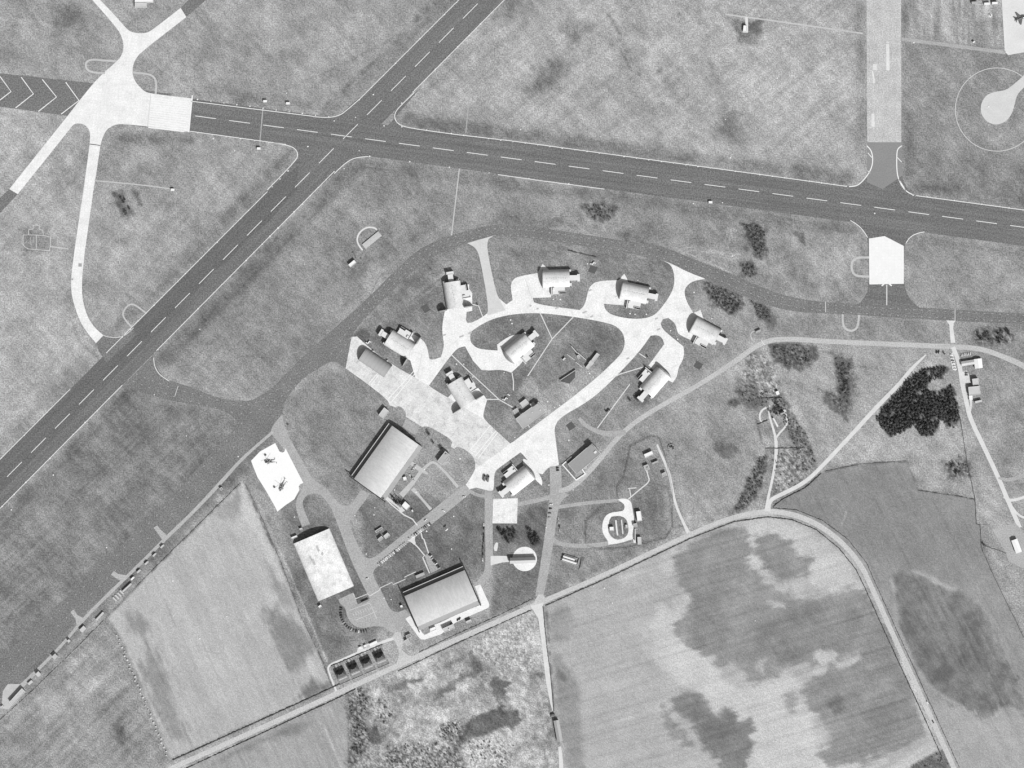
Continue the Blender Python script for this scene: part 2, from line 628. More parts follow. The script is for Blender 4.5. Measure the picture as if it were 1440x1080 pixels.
for a, b in [((1000, 354), (1043, 359)), ((1000, 360), (1042, 365)), ((1000, 365), (1025, 375)), ((995, 366), (1030, 385)), ((940, 345), (1020, 380)), ((950, 345), (1042, 358)), ((960, 350), (1043, 362))]:
    stroke([a, b], 1.3, 185, 0.8, amt=0.7)

# damp hollows, gorse litter and scrub ground on the airfield
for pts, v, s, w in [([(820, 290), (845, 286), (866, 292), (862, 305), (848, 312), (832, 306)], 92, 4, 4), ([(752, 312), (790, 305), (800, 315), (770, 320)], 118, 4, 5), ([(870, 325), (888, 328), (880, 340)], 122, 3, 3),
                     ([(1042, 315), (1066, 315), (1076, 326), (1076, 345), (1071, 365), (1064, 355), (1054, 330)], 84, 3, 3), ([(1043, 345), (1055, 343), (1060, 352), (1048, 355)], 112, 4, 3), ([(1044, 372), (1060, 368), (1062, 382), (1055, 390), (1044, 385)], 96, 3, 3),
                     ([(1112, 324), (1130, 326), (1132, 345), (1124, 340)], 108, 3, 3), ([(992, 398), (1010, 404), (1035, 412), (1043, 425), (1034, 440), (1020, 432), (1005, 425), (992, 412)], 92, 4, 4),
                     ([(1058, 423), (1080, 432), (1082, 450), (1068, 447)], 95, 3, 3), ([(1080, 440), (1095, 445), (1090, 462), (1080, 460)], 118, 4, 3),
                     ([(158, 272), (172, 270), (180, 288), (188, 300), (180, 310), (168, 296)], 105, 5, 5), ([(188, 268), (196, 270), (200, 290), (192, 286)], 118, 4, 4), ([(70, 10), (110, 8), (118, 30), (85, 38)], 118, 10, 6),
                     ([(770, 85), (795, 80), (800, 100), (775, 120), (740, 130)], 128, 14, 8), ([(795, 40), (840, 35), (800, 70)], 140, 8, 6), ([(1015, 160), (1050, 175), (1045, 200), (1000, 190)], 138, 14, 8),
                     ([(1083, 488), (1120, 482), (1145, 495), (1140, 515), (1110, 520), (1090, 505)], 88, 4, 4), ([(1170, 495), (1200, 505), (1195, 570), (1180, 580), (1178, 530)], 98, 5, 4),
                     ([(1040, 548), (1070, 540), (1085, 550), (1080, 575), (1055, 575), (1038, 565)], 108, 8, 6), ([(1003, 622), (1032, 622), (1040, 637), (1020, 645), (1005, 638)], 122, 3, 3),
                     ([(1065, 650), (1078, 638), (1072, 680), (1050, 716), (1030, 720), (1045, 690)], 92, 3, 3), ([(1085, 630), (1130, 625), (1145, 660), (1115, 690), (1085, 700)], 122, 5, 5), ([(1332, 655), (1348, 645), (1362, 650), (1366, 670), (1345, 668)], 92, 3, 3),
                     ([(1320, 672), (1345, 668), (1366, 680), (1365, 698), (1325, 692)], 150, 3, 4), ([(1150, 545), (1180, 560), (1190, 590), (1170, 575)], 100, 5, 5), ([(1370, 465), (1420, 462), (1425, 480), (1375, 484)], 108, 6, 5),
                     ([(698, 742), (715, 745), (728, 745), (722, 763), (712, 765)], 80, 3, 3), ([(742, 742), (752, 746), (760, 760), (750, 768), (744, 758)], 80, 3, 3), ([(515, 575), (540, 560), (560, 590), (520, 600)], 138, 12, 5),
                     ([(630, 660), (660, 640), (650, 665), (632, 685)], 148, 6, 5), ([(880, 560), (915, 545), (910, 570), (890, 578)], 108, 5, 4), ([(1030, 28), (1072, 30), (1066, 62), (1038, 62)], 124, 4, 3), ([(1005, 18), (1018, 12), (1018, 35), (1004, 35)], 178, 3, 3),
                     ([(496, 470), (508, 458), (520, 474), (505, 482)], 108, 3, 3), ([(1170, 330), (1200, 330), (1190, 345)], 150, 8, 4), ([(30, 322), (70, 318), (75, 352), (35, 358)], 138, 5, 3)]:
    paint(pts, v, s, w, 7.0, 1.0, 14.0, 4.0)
def speckle(pts, val, amp, soft=4.0, warp=5.0, amt=0.9):
    paint(pts, val, soft, warp, 9.0, amt, amp, 3.2)
    sl_ = window(pts, soft)
    m_ = np.clip((poly_sd(pts, PX[sl_], PY[sl_]) + soft) / (2 * soft), 0, 1)
    T[sl_] += m_ * amp * 1.1 * (hash2(PX[sl_], PY[sl_], 900 + _seed[0]) - 0.5)


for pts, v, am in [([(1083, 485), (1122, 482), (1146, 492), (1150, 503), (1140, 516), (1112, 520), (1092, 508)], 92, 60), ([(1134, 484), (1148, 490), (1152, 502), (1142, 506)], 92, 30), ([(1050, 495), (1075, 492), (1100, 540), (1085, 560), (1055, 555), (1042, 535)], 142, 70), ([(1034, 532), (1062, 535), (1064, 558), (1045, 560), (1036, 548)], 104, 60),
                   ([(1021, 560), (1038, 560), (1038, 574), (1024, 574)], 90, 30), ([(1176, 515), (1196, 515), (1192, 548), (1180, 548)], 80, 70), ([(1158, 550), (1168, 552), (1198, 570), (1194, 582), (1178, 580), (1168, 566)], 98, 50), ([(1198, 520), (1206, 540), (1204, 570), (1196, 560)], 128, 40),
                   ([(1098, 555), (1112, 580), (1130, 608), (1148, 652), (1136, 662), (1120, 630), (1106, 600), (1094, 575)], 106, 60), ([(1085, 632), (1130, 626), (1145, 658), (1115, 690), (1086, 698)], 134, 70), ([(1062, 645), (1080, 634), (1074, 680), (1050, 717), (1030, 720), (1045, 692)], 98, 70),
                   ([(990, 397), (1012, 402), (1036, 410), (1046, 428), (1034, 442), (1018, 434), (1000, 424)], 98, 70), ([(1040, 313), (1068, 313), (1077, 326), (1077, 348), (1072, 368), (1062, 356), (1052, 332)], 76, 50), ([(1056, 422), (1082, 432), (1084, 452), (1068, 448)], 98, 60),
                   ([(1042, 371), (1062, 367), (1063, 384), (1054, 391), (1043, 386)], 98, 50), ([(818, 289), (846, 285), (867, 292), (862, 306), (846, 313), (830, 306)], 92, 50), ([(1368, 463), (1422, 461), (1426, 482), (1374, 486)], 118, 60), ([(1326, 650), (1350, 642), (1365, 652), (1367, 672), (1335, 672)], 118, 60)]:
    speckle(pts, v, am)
for pts, w, v in [([(1084, 485), (1100, 484), (1134, 486)], 3, 84), ([(1055, 510), (1052, 522), (1060, 527), (1076, 523)], 3, 98), ([(1145, 494), (1180, 496), (1200, 500)], 2, 118), ([(1140, 508), (1180, 512), (1240, 519)], 1.8, 118), ([(1055, 500), (1062, 497), (1082, 492)], 2, 110),
                  ([(1028, 515), (1034, 528), (1050, 562)], 2, 132), ([(1062, 580), (1068, 610), (1076, 632)], 4, 105), ([(1106, 595), (1122, 628), (1140, 660)], 2, 95), ([(1100, 500), (1110, 505), (1118, 510)], 2, 88), ([(1103, 530), (1107, 545), (1112, 555)], 4, 128), ([(1385, 506), (1395, 518), (1404, 548), (1408, 565), (1416, 570), (1440, 556)], 1.6, 122), ([(1391, 508), (1404, 528), (1413, 545)], 1.8, 180)]:
    stroke(pts, w, v, 1.2, amt=0.8, patchy=0.35)
# dark plantation floor
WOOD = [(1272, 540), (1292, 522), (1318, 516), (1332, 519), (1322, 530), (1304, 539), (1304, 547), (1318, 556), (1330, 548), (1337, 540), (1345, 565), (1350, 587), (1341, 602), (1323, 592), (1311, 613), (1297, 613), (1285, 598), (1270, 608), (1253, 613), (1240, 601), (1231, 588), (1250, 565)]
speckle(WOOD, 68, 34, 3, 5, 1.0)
_wr = random.Random(19)
WOOD_GAPS = []
while len(WOOD_GAPS) < 16:
    _x, _y = _wr.uniform(1232, 1350), _wr.uniform(516, 612)
    if float(poly_sd(WOOD, np.array([_x]), np.array([_y]))[0]) > 3:
        WOOD_GAPS.append((_x, _y, _wr.uniform(1.6, 3.6)))
for _x, _y, _r in WOOD_GAPS:
    paint(circle(_x, _y, _r, 8), 132, 1.5, 1.5, 4.0, 0.9)
# trodden tarmac and gravel yards inside the base are painted as bare ground
paint([(722, 552), (742, 530), (760, 552), (790, 540), (818, 545), (805, 562), (770, 590), (756, 562)], 168, 4, 4, 14, 0.9)
paint([(772, 540), (830, 515), (850, 525), (800, 570), (780, 590), (765, 575)], 158, 8, 6, 14, 0.8)
paint([(520, 370), (532, 368), (540, 405), (525, 420), (512, 400)], 168, 3, 3, 10, 0.8)
paint([(590, 640), (606, 652), (575, 690), (545, 705), (548, 692)], 138, 3, 3)
paint([(610, 690), (640, 665), (652, 690), (625, 715)], 150, 8, 5)
paint([(886, 690), (920, 685), (930, 720), (918, 745), (895, 740)], 112, 8, 6, 14, 0.9)
streaks([(885, 690), (935, 690), (935, 750), (885, 750)], 85, 60, 5, 14, seed=21)
for pts in ([(887, 627), (915, 613), (927, 616), (935, 640)], [(887, 627), (877, 672), (868, 683), (868, 700)], [(868, 683), (880, 672), (912, 678), (940, 685), (946, 740), (935, 757), (880, 770), (840, 773), (823, 766), (824, 733), (850, 712)],
            [(950, 640), (949, 655)], [(948, 742), (965, 738)]):
    stroke(pts, 1.6, 100, 0.8, amt=0.75)

# --- pale stubble field west
paint(FIELD_STUBBLE_W, 183, 1.5, 0.5, 10)
streaks(FIELD_STUBBLE_W, 66, 120, 9, 8, seed=31)
streaks(FIELD_STUBBLE_W, 66, 80, 3, 5, seed=32)
for pts, v in [([(170, 860), (190, 860), (205, 872), (211, 888), (200, 896), (180, 886)], 150), ([(206, 905), (228, 930), (242, 975), (250, 1003), (268, 1040), (245, 1040), (222, 1012), (210, 965), (195, 940), (202, 925)], 150),
               ([(372, 858), (390, 850), (425, 885), (441, 910), (434, 934), (410, 942), (390, 918), (378, 890)], 142), ([(376, 790), (392, 810), (410, 850), (395, 850), (380, 820)], 158),
               ([(421, 980), (430, 965), (442, 958), (462, 962), (455, 974), (435, 982)], 122), ([(300, 712), (335, 692), (347, 695), (342, 725), (318, 728), (304, 722)], 160)]:
    paint(pts, v, 9, 5, 14, 0.95, 12, 12, ang=66)
paint([(340, 679), (350, 702), (380, 770), (400, 815), (396, 820), (372, 775), (338, 715)], 198, 4, 3)
paint([(430, 940), (455, 960), (440, 930), (432, 920)], 195, 5, 3)
paint([(158, 868), (165, 860), (170, 885), (190, 930), (238, 1060), (228, 1050), (185, 945)], 190, 3, 2)
stroke([(345, 682), (395, 793), (452, 926), (468, 966)], 3.0, 112, 1.0, patchy=0.6)
stroke([(355, 690), (405, 800), (460, 930)], 2.0, 170, 1.0)
stroke([(342, 676), (206, 811), (152, 866)], 2.4, 108, 1.0, patchy=0.5)
stroke([(60, 960), (152, 866), (200, 817)], 2.2, 112, 1.0, patchy=0.5)

# --- crop field south with moisture patches
paint(FIELD_CROP, 178, 1.5, 0.5, 10)
paint([(860, 815), (1080, 727), (1120, 730), (1185, 770), (1224, 840), (1240, 880), (1190, 830), (1140, 815), (1060, 800), (960, 800)], 197, 12, 8, 20)
paint([(930, 850), (960, 885), (1000, 930), (1040, 965), (1110, 950), (1140, 1000), (1160, 1040), (1240, 1070), (1200, 1090), (1050, 1090), (1000, 985), (930, 940), (905, 900)], 200, 10, 8, 20)
for pts, v in [([(945, 782), (965, 768), (995, 748), (1033, 739), (1052, 752), (1058, 772), (1052, 800), (1090, 828), (1130, 845), (1165, 838), (1198, 826), (1222, 835), (1260, 905), (1308, 1035), (1262, 1052), (1210, 1072), (1168, 1080), (1150, 1062), (1168, 1045), (1160, 1018),
                 (1136, 990), (1128, 970), (1150, 938), (1125, 933), (1105, 943), (1080, 957), (1060, 964), (1045, 950), (1027, 932), (1017, 940), (1002, 925), (970, 912), (950, 900), (945, 880), (957, 862), (962, 838), (952, 810)], 142),
               ([(1062, 756), (1080, 748), (1112, 760), (1116, 780), (1140, 790), (1140, 808), (1100, 815), (1082, 802), (1062, 780)], 140),
               ([(945, 985), (970, 970), (985, 975), (995, 985), (993, 996), (1007, 1004), (1020, 994), (1040, 1003), (1038, 1014), (1055, 1012), (1065, 1027), (1055, 1035), (1057, 1048), (1050, 1070), (1045, 1090), (1022, 1090), (1007, 1070), (990, 1052), (982, 1035), (972, 1025), (972, 1012), (955, 1003)], 124),
               ([(930, 992), (940, 998), (953, 1022), (970, 1038), (983, 1055), (962, 1047), (942, 1033), (932, 1015)], 142), ([(1102, 975), (1120, 972), (1126, 985), (1115, 1000), (1103, 992)], 160)]:
    paint(pts, v, 5.0, 4.0, 16, 0.95, 16, 24, ang=-17)
for pts, v in [([(1112, 820), (1130, 815), (1128, 840), (1118, 842)], 190), ([(1080, 842), (1105, 850), (1104, 856), (1080, 848)], 190), ([(1148, 918), (1170, 914), (1180, 922), (1165, 935), (1160, 950), (1142, 948), (1152, 935)], 196),
               ([(1172, 932), (1208, 915), (1214, 924), (1195, 938), (1180, 940)], 192), ([(1140, 810), (1195, 808), (1197, 825), (1168, 832), (1142, 822)], 198), ([(930, 868), (968, 838), (970, 850), (958, 868), (930, 890)], 196),
               ([(1060, 935), (1075, 930), (1072, 945)], 186), ([(1040, 1005), (1050, 1010), (1045, 1012)], 190)]:
    paint(pts, v, 4, 3, 10, 0.85, ang=-17)
for pts, v in [([(1165, 980), (1178, 978), (1190, 985), (1190, 995), (1175, 1004), (1165, 996)], 120), ([(772, 862), (800, 850), (806, 880), (798, 900), (776, 900)], 158), ([(776, 905), (792, 930), (805, 950), (815, 980), (820, 1040), (822, 1090), (798, 1090), (784, 985)], 150),
               ([(782, 935), (792, 945), (796, 960), (786, 955)], 118), ([(1090, 917), (1120, 912), (1140, 915), (1118, 928), (1095, 935)], 126)]:
    paint(pts, v, 5, 4, 10, 0.9)
streaks(FIELD_CROP, -17, 90, 2.2, 9, seed=41)
streaks(FIELD_CROP, -17, 200, 6, 5, seed=42)
stroke([(768, 852), (778, 985), (790, 1080)], 3, 125, 1.0, patchy=0.5)
paint([(1222, 806), (1232, 830), (1322, 1052), (1262, 1090), (1228, 1090), (1290, 1055), (1308, 1045)], 200, 2.5, 2)

# --- east field
paint(FIELD_EAST, 152, 1.5, 0.5, 10)
paint([(1084, 716), (1157, 662), (1275, 648), (1290, 688), (1371, 702), (1380, 770), (1340, 820), (1240, 790), (1190, 765), (1110, 722)], 140, 18, 10, 30)
paint([(1290, 985), (1500, 1000), (1500, 1140), (1340, 1140)], 172, 30, 10, 30)
paint([(1254, 812), (1298, 806), (1330, 826), (1356, 833), (1383, 858), (1400, 895), (1425, 955), (1440, 985), (1440, 1000), (1412, 992), (1396, 1006), (1380, 1015), (1372, 1008), (1350, 990), (1322, 975), (1305, 960), (1280, 922), (1265, 885), (1255, 840)], 126, 5, 5, 14, 0.95, 26, 14, ang=62)
paint([(1282, 802), (1296, 804), (1330, 822), (1345, 830), (1332, 828), (1300, 812)], 176, 2, 2)
streaks([(1254, 812), (1383, 858), (1440, 985), (1380, 1015), (1265, 885)], 62, 60, 2.5, 12, seed=51)
streaks(FIELD_EAST, 66, 120, 4, 5, seed=52)
stroke([(1183, 739), (1191, 719)], 1.0, 185, 0.7)
stroke([(1084, 716), (1134, 684), (1157, 664), (1210, 652), (1275, 649)], 2.5, 105, 1.0, patchy=0.8)
stroke([(1275, 648), (1286, 675), (1291, 689), (1345, 697), (1371, 702)], 2.0, 112, 1.0, patchy=0.8)
paint([(1305, 940), (1330, 935), (1345, 945), (1330, 960), (1312, 962)], 108, 4, 4)

stroke([(1254, 815), (1262, 885), (1278, 922), (1303, 960), (1322, 977), (1352, 993), (1378, 1018), (1398, 1008), (1412, 995), (1442, 1003)], 5, 178, 2.5, amt=0.6)
stroke([(1300, 806), (1332, 824), (1358, 831), (1386, 857), (1404, 895), (1428, 952)], 4, 170, 2.5, amt=0.5)
# --- streaked grass field south-west and the small field south of the lane
paint(FIELD_STREAKED, 148, 3, 2, 10)
streaks(FIELD_STREAKED, -42, 90, 3.0, 17, seed=61)
streaks(FIELD_STREAKED, -42, 60, 16, 12, seed=62)
streaks([(-60, 760), (70, 760), (100, 800), (-60, 960)], -42, 90, 2.6, 16, seed=63)
streaks([(0, 1000), (240, 1000), (260, 1140), (0, 1140)], -50, 90, 2.2, 12, seed=64)
paint([(60, 980), (110, 950), (100, 990), (60, 1030)], 172, 10, 8, 20, 0.8)
paint([(160, 1020), (172, 1022), (178, 1050), (170, 1050)], 118, 4, 3)
paint(FIELD_SOUTH, 168, 2, 1, 10)
streaks(FIELD_SOUTH, 66, 120, 2.4, 15, seed=65)
paint([(300, 1075), (360, 1040), (420, 1015), (440, 1015), (420, 1030), (330, 1060)], 138, 6, 4)
stroke([(455, 1018), (470, 1055)], 1.5, 205, 1, patchy=0.9)

# --- rough wet ground beside the lane
paint(ROUGH, 164, 3, 2, 10)
sl = window(ROUGH, 4)
m = np.clip((poly_sd(ROUGH, PX[sl], PY[sl]) + 3) / 6, 0, 1)
T[sl] += m * (55 * fbm(PX[sl], PY[sl], 26, 77, 5, 0.75) + 60 * np.clip(fbm(PX[sl] + PY[sl], PX[sl] - PY[sl], 9, 78, 4, 0.75), -0.3, 1))
for pts, v, s in [([(655, 918), (664, 914), (672, 927), (679, 942), (669, 948), (659, 932)], 112, 2), ([(601, 992), (612, 978), (625, 964), (647, 950), (658, 950), (648, 960), (640, 968), (622, 984)], 120, 2), ([(692, 962), (703, 955), (717, 960), (712, 970), (710, 984), (698, 988)], 112, 2),
                  ([(647, 1026), (665, 1010), (690, 997), (705, 993), (728, 1002), (736, 1012), (722, 1022), (692, 1030), (668, 1036), (645, 1060), (636, 1052)], 92, 3), ([(555, 958), (580, 952), (592, 956), (572, 962), (560, 974), (548, 972)], 112, 3),
                  ([(560, 975), (580, 975), (582, 990), (565, 990)], 128, 5), ([(488, 975), (515, 960), (520, 985), (512, 1010), (520, 1040), (500, 1080), (490, 1080), (496, 1030)], 112, 6), ([(516, 1024), (530, 1022), (534, 1045), (524, 1050)], 96, 2),
                  ([(615, 1025), (640, 1012), (650, 1025), (640, 1045), (618, 1040)], 138, 3), ([(605, 1060), (640, 1055), (660, 1090), (600, 1090)], 112, 5), ([(545, 1050), (600, 1045), (600, 1085), (540, 1090)], 128, 7), ([(520, 985), (545, 980), (555, 1005), (540, 1020), (525, 1010)], 148, 5)]:
    paint(pts, v, s, 5, 8, 0.95, 12, 4)
for pts, w, v in [([(527, 1035), (545, 1030), (553, 1018), (557, 1005)], 2.5, 108), ([(540, 975), (545, 992), (556, 1003), (583, 1005)], 2.2, 205), ([(583, 1042), (600, 1043), (608, 1038)], 2, 200), ([(608, 1008), (625, 990), (640, 975)], 4, 188),
                  ([(735, 1050), (770, 1010), (778, 1000)], 6, 182), ([(700, 1072), (740, 1045), (775, 1030)], 2, 115), ([(640, 1040), (648, 1058), (662, 1078), (672, 1072)], 2.5, 205), ([(650, 1050), (668, 1045), (690, 1035)], 3, 195), ([(765, 1050), (768, 1080)], 1.2, 125),
                  ([(640, 940), (700, 905), (730, 890)], 12, 178), ([(750, 860), (757, 900), (768, 950)], 6, 185)]:
    stroke(pts, w, v, 1.2, amt=0.85, patchy=0.3)

for pts, v, am in [([(488, 975), (516, 958), (522, 985), (514, 1010), (522, 1040), (502, 1085), (488, 1085), (494, 1030)], 122, 90), ([(520, 985), (546, 980), (556, 1004), (542, 1022), (524, 1012)], 150, 70), ([(614, 1024), (640, 1010), (652, 1024), (642, 1048), (618, 1042)], 140, 110),
                   ([(540, 1052), (600, 1042), (640, 1050), (660, 1085), (535, 1085)], 126, 90), ([(648, 1044), (690, 1034), (728, 1044), (716, 1082), (662, 1082)], 178, 80), ([(500, 1062), (545, 1052), (545, 1085), (495, 1085)], 150, 60), ([(690, 885), (750, 862), (758, 940), (700, 945), (660, 912)], 176, 60)]:
    speckle(pts, v, am, 5, 6, 0.8)
# verges of the lanes
LANE = [(225, 1088), (240, 1081), (360, 1027), (472, 976), (572, 930), (720, 865), (765, 845), (845, 811), (970, 751), (1030, 727), (1080, 718), (1116, 723), (1152, 738), (1186, 764), (1212, 796), (1224, 822), (1252, 884), (1306, 1002), (1342, 1081), (1370, 1145)]
stroke(LANE, 15, 176, 2, amt=0.55, patchy=0.5)
paint([(1280, 1078), (1326, 1053), (1345, 1092), (1290, 1130), (1270, 1110)], 112, 2, 2, 6, 1, 22, 3)

# mottle and grain over everything
_soft = np.ones(PX.shape)                      # tilled fields are smoother than turf
for _p in (FIELD_STUBBLE_W, FIELD_CROP, FIELD_EAST, FIELD_SOUTH):
    _sl = window(_p, 4)
    _soft[_sl] = np.where(poly_sd(_p, PX[_sl], PY[_sl]) > 0, 0.36, _soft[_sl])
T += _soft * 21.0 * fbm(PX, PY, 60.0, 201, 4, 0.65)
T += _soft * 24.0 * fbm(PX, PY, 20.0, 202, 4, 0.7)
_u, _v = PX * 0.72 - PY * 0.69, PX * 0.69 + PY * 0.72
T += _soft * 13.0 * fbm(_u / 0.9, _v / 3.2, 6.0, 204, 2, 0.7)
T += (6.0 + 5.0 * _soft) * (hash2(PX, PY, 203) - 0.5) * 2
T += np.where(_soft > 0.9, 5.0, 0.0)


def tramlines(poly, ang, every, depth, wob=1.2):
    sl_ = window(poly, 2)
    x, y = PX[sl_], PY[sl_]
    c_, s_ = math.cos(R(ang)), math.sin(R(ang))
    v_ = -x * s_ + y * c_ + wob * fbm(x, y, 70.0, 505, 2)
    ph = np.abs((v_ / every) % 1.0 - 0.5) * every
    m_ = np.clip(1.6 - ph, 0, 1) * (poly_sd(poly, x, y) > 3)
    T[sl_] -= depth * m_ * np.clip(0.65 + 1.4 * fbm(x, y, 30.0, 506, 2), 0, 1.2)


tramlines(FIELD_CROP, -17, 26, 11)
tramlines(FIELD_STUBBLE_W, 66, 24, 9)
tramlines(FIELD_EAST, 62, 24, 8)
tramlines(FIELD_STREAKED, -42, 15, 9)
tramlines([(640, 30), (1205, -40), (1215, 235), (980, 222), (700, 185), (575, 150)], -40, 17, 7, 3)
tramlines([(-60, 160), (120, 180), (110, 380), (140, 490), (0, 640), (-60, 700)], -46, 14, 7, 3)
tramlines([(500, 235), (600, 250), (590, 350), (470, 470), (380, 540), (240, 515), (360, 380)], -44, 13, 7, 3)
tramlines([(180, 560), (330, 585), (320, 610), (120, 800), (0, 920), (0, 790)], -43, 12, 7, 3)
T = np.clip(T, 50, 228)

REGIONS = [('ground', None, 'grass'), ('stubble_field', FIELD_STUBBLE_W, 'field'), ('crop_field', FIELD_CROP, 'field'), ('east_field', FIELD_EAST, 'field'),
           ('streaked_meadow', FIELD_STREAKED, 'field'), ('south_field', FIELD_SOUTH, 'field'), ('rough_ground', ROUGH, 'field')]
M_TILLED = surf_mat('tilled_cover', 'attr', grain=0.36, gscale=0.6, blot=0.03, bscale=0.02)
M_COVER = surf_mat('ground_cover', 'attr', grain=0.60, gscale=0.55, blot=0.03, bscale=0.02)


def build_ground():
    ny, nx = PX.shape
    cx = (PX[:-1, :-1] + GS / 2).ravel()
    cy = (PY[:-1, :-1] + GS / 2).ravel()
    rid = np.zeros(cx.shape, np.int32)
    for k, (_, poly, _m) in enumerate(REGIONS):
        if poly is not None:
            rid[poly_sd(poly, cx, cy) > 0] = k
    ids = np.arange(ny * nx).reshape(ny, nx)
    quads = np.stack([ids[:-1, :-1].ravel(), ids[1:, :-1].ravel(), ids[1:, 1:].ravel(), ids[:-1, 1:].ravel()], 1)
    vx, vy = (PX - 720.0).ravel(), (540.0 - PY).ravel()
    alb = tone(T).ravel()
    for k, (name, _p, _m) in enumerate(REGIONS):
        q = quads[rid == k]
        used, inv = np.unique(q, return_inverse=True)
        inv = inv.reshape(-1, 4)
        co = np.zeros((len(used), 3))
        co[:, 0], co[:, 1] = vx[used], vy[used]
        al = alb[used]
        if k == 0:                            # the land goes on beyond the surveyed square
            e = 9000.0
            x0, x1, y0, y1 = GX0 - 720, gx[-1] - 720, 540 - GY0, 540 - gy[-1]
            extra = [(x0, y0, 0), (x1, y0, 0), (x1, y1, 0), (x0, y1, 0), (-e, e, 0), (e, e, 0), (e, -e, 0), (-e, -e, 0)]
            b = len(co)
            co = np.vstack([co, np.array(extra)])
            al = np.concatenate([al, np.full(8, float(tone(150)))])
            inv = np.vstack([inv, b + np.array([[4, 0, 1, 5], [5, 1, 2, 6], [6, 2, 3, 7], [7, 3, 0, 4]])])
        me = bpy.data.meshes.new(name)
        me.vertices.add(len(co))
        me.vertices.foreach_set('co', co.ravel())
        n = len(inv)
        me.loops.add(n * 4)
        me.loops.foreach_set('vertex_index', inv.ravel().astype(np.int32))
        me.polygons.add(n)
        me.polygons.foreach_set('loop_start', np.arange(0, n * 4, 4, dtype=np.int32))
        me.polygons.foreach_set('loop_total', np.full(n, 4, dtype=np.int32))
        at = me.attributes.new('cover', 'FLOAT', 'POINT')
        at.data.foreach_set('value', al.astype(np.float32))
        me.update(calc_edges=True)
        me.materials.append(M_TILLED if name in ('stubble_field', 'crop_field', 'east_field', 'south_field') else M_COVER)
        structure(link(name, me))


build_ground()

# ---------------------------------------------------------------- paved surfaces
M_RUNWAY = surf_mat('runway_asphalt', 121, grain=0.62, blot=0.07, bscale=0.02, streak=(R(45), 0.006, 0.22, 0.16), stain=0.10)
M_RUNWAY_WORN = surf_mat('runway_asphalt_worn', 111, grain=0.62, blot=0.06, bscale=0.03, streak=(R(45), 0.005, 0.25, 0.16), stain=0.08)
M_RUNWAY2 = surf_mat('cross_runway_asphalt', 120, grain=0.62, blot=0.07, bscale=0.02, streak=(R(-7.6), 0.005, 0.24, 0.18), stain=0.08)
M_TAXI = surf_mat('taxiway_asphalt', 128, grain=0.62, blot=0.14, bscale=0.03, stain=0.10)
M_OVERRUN = surf_mat('overrun_asphalt', 124, grain=0.62, blot=0.09, bscale=0.03)
M_OLDRUN = surf_mat('old_runway_surface', 196, grain=0.40, blot=0.16, bscale=0.05, streak=(R(90), 0.02, 0.3, 0.06))
M_CONC = surf_mat('concrete_slabs', 244, grain=0.22, blot=0.10, bscale=0.06, stain=0.12, joints=(6.0, R(-40), 0.05))
M_CONC_OLD = surf_mat('old_concrete_slabs', 230, grain=0.28, blot=0.16, bscale=0.06, stain=0.20, joints=(5.0, R(-36), 0.13), streak=(R(-36), 0.02, 0.5, 0.05))
M_CONC_GRID = surf_mat('gridded_concrete', 243, grain=0.18, blot=0.09, bscale=0.05, stain=0.08, joints=(4.6, R(-6.8), 0.09))
M_PAD = surf_mat('bright_concrete', 251, grain=0.03, blot=0.02, bscale=0.1)
M_SPUR = surf_mat('weathered_concrete', 214, grain=0.13, blot=0.06, bscale=0.08)
M_ROAD = surf_mat('site_road_asphalt', 177, grain=0.32, blot=0.10, bscale=0.05, stain=0.12)
M_LANE = surf_mat('lane_surface', 202, grain=0.3, blot=0.07, bscale=0.06)
M_TRACK = surf_mat('farm_track_surface', 222, grain=0.12, blot=0.08, bscale=0.1)
M_PATH = surf_mat('path_concrete', 226, grain=0.10, blot=0.08, bscale=0.1)
M_GRAVEL = surf_mat('dark_gravel', 98, grain=0.25, blot=0.08, bscale=0.2)
M_YARD = surf_mat('yard_surface', 198, grain=0.14, blot=0.08, bscale=0.1)
M_WHITE = plain('white_road_paint', 246, 0.8, grain=0.10, blot=0.10)
M_LINE = plain('faded_line_paint', 215, 0.8, grain=0.10, blot=0.10)

Z_PAVE, Z_MARK = 0.06, 0.09


def rA_nw(x):
    return 646.0 - 1.0016 * x


def rA_se(x):
    return 715.0 - 1.0085 * x


def rB_top(x):
    return 139.0 + 0.1335 * (x - 271.0)


def rB_bot(x):
    return 185.0 + 0.1372 * (x - 266.0)


PAVE = []


def pv(key, pts, smooth=False, sharp=42.0):
    PAVE.append((key, chaikin(pts, True, 2, sharp) if smooth else pts))


# runways
pv('taxiway', [(520, 417), (550, 386), (580, 357), (605, 342), (635, 331), (660, 324), (685, 317), (720, 315.5), (785, 324), (880, 339), (927, 345), (945, 352), (995, 372), (1030, 386), (1080, 408), (1120, 420), (1167, 426), (1305, 433), (1440, 441), (1700, 456),
               (1700, 471), (1440, 456), (1330, 451), (1242, 445.5), (1180, 441), (1125, 440), (1080, 430), (1032, 411), (992, 393), (932, 367), (910, 361), (870, 354), (795, 342), (720, 331.5), (685, 333), (655, 342), (610, 360), (585, 377), (535, 425), (502, 460),
               (494, 474), (486, 518), (478, 512), (467, 508), (455, 513), (425, 533), (408, 553), (399, 568), (397, 582), (400, 600), (385, 605), (345, 640), (215, 772), (115, 866), (20, 962), (-200, 1180), (-200, 1140), (0, 925), (120, 815), (240, 700), (295, 640),
               (312, 620), (330, 605), (334, 595), (327, 585), (315, 577.5), (287, 571), (242, 564), (212, 556), (182, 545), (170, 545), (215, 500), (222, 520), (232, 533), (257, 541), (275, 546), (295, 556), (320, 562.5), (345, 564), (357, 562), (368, 555), (384, 545), (410, 517), (452, 478)], True)
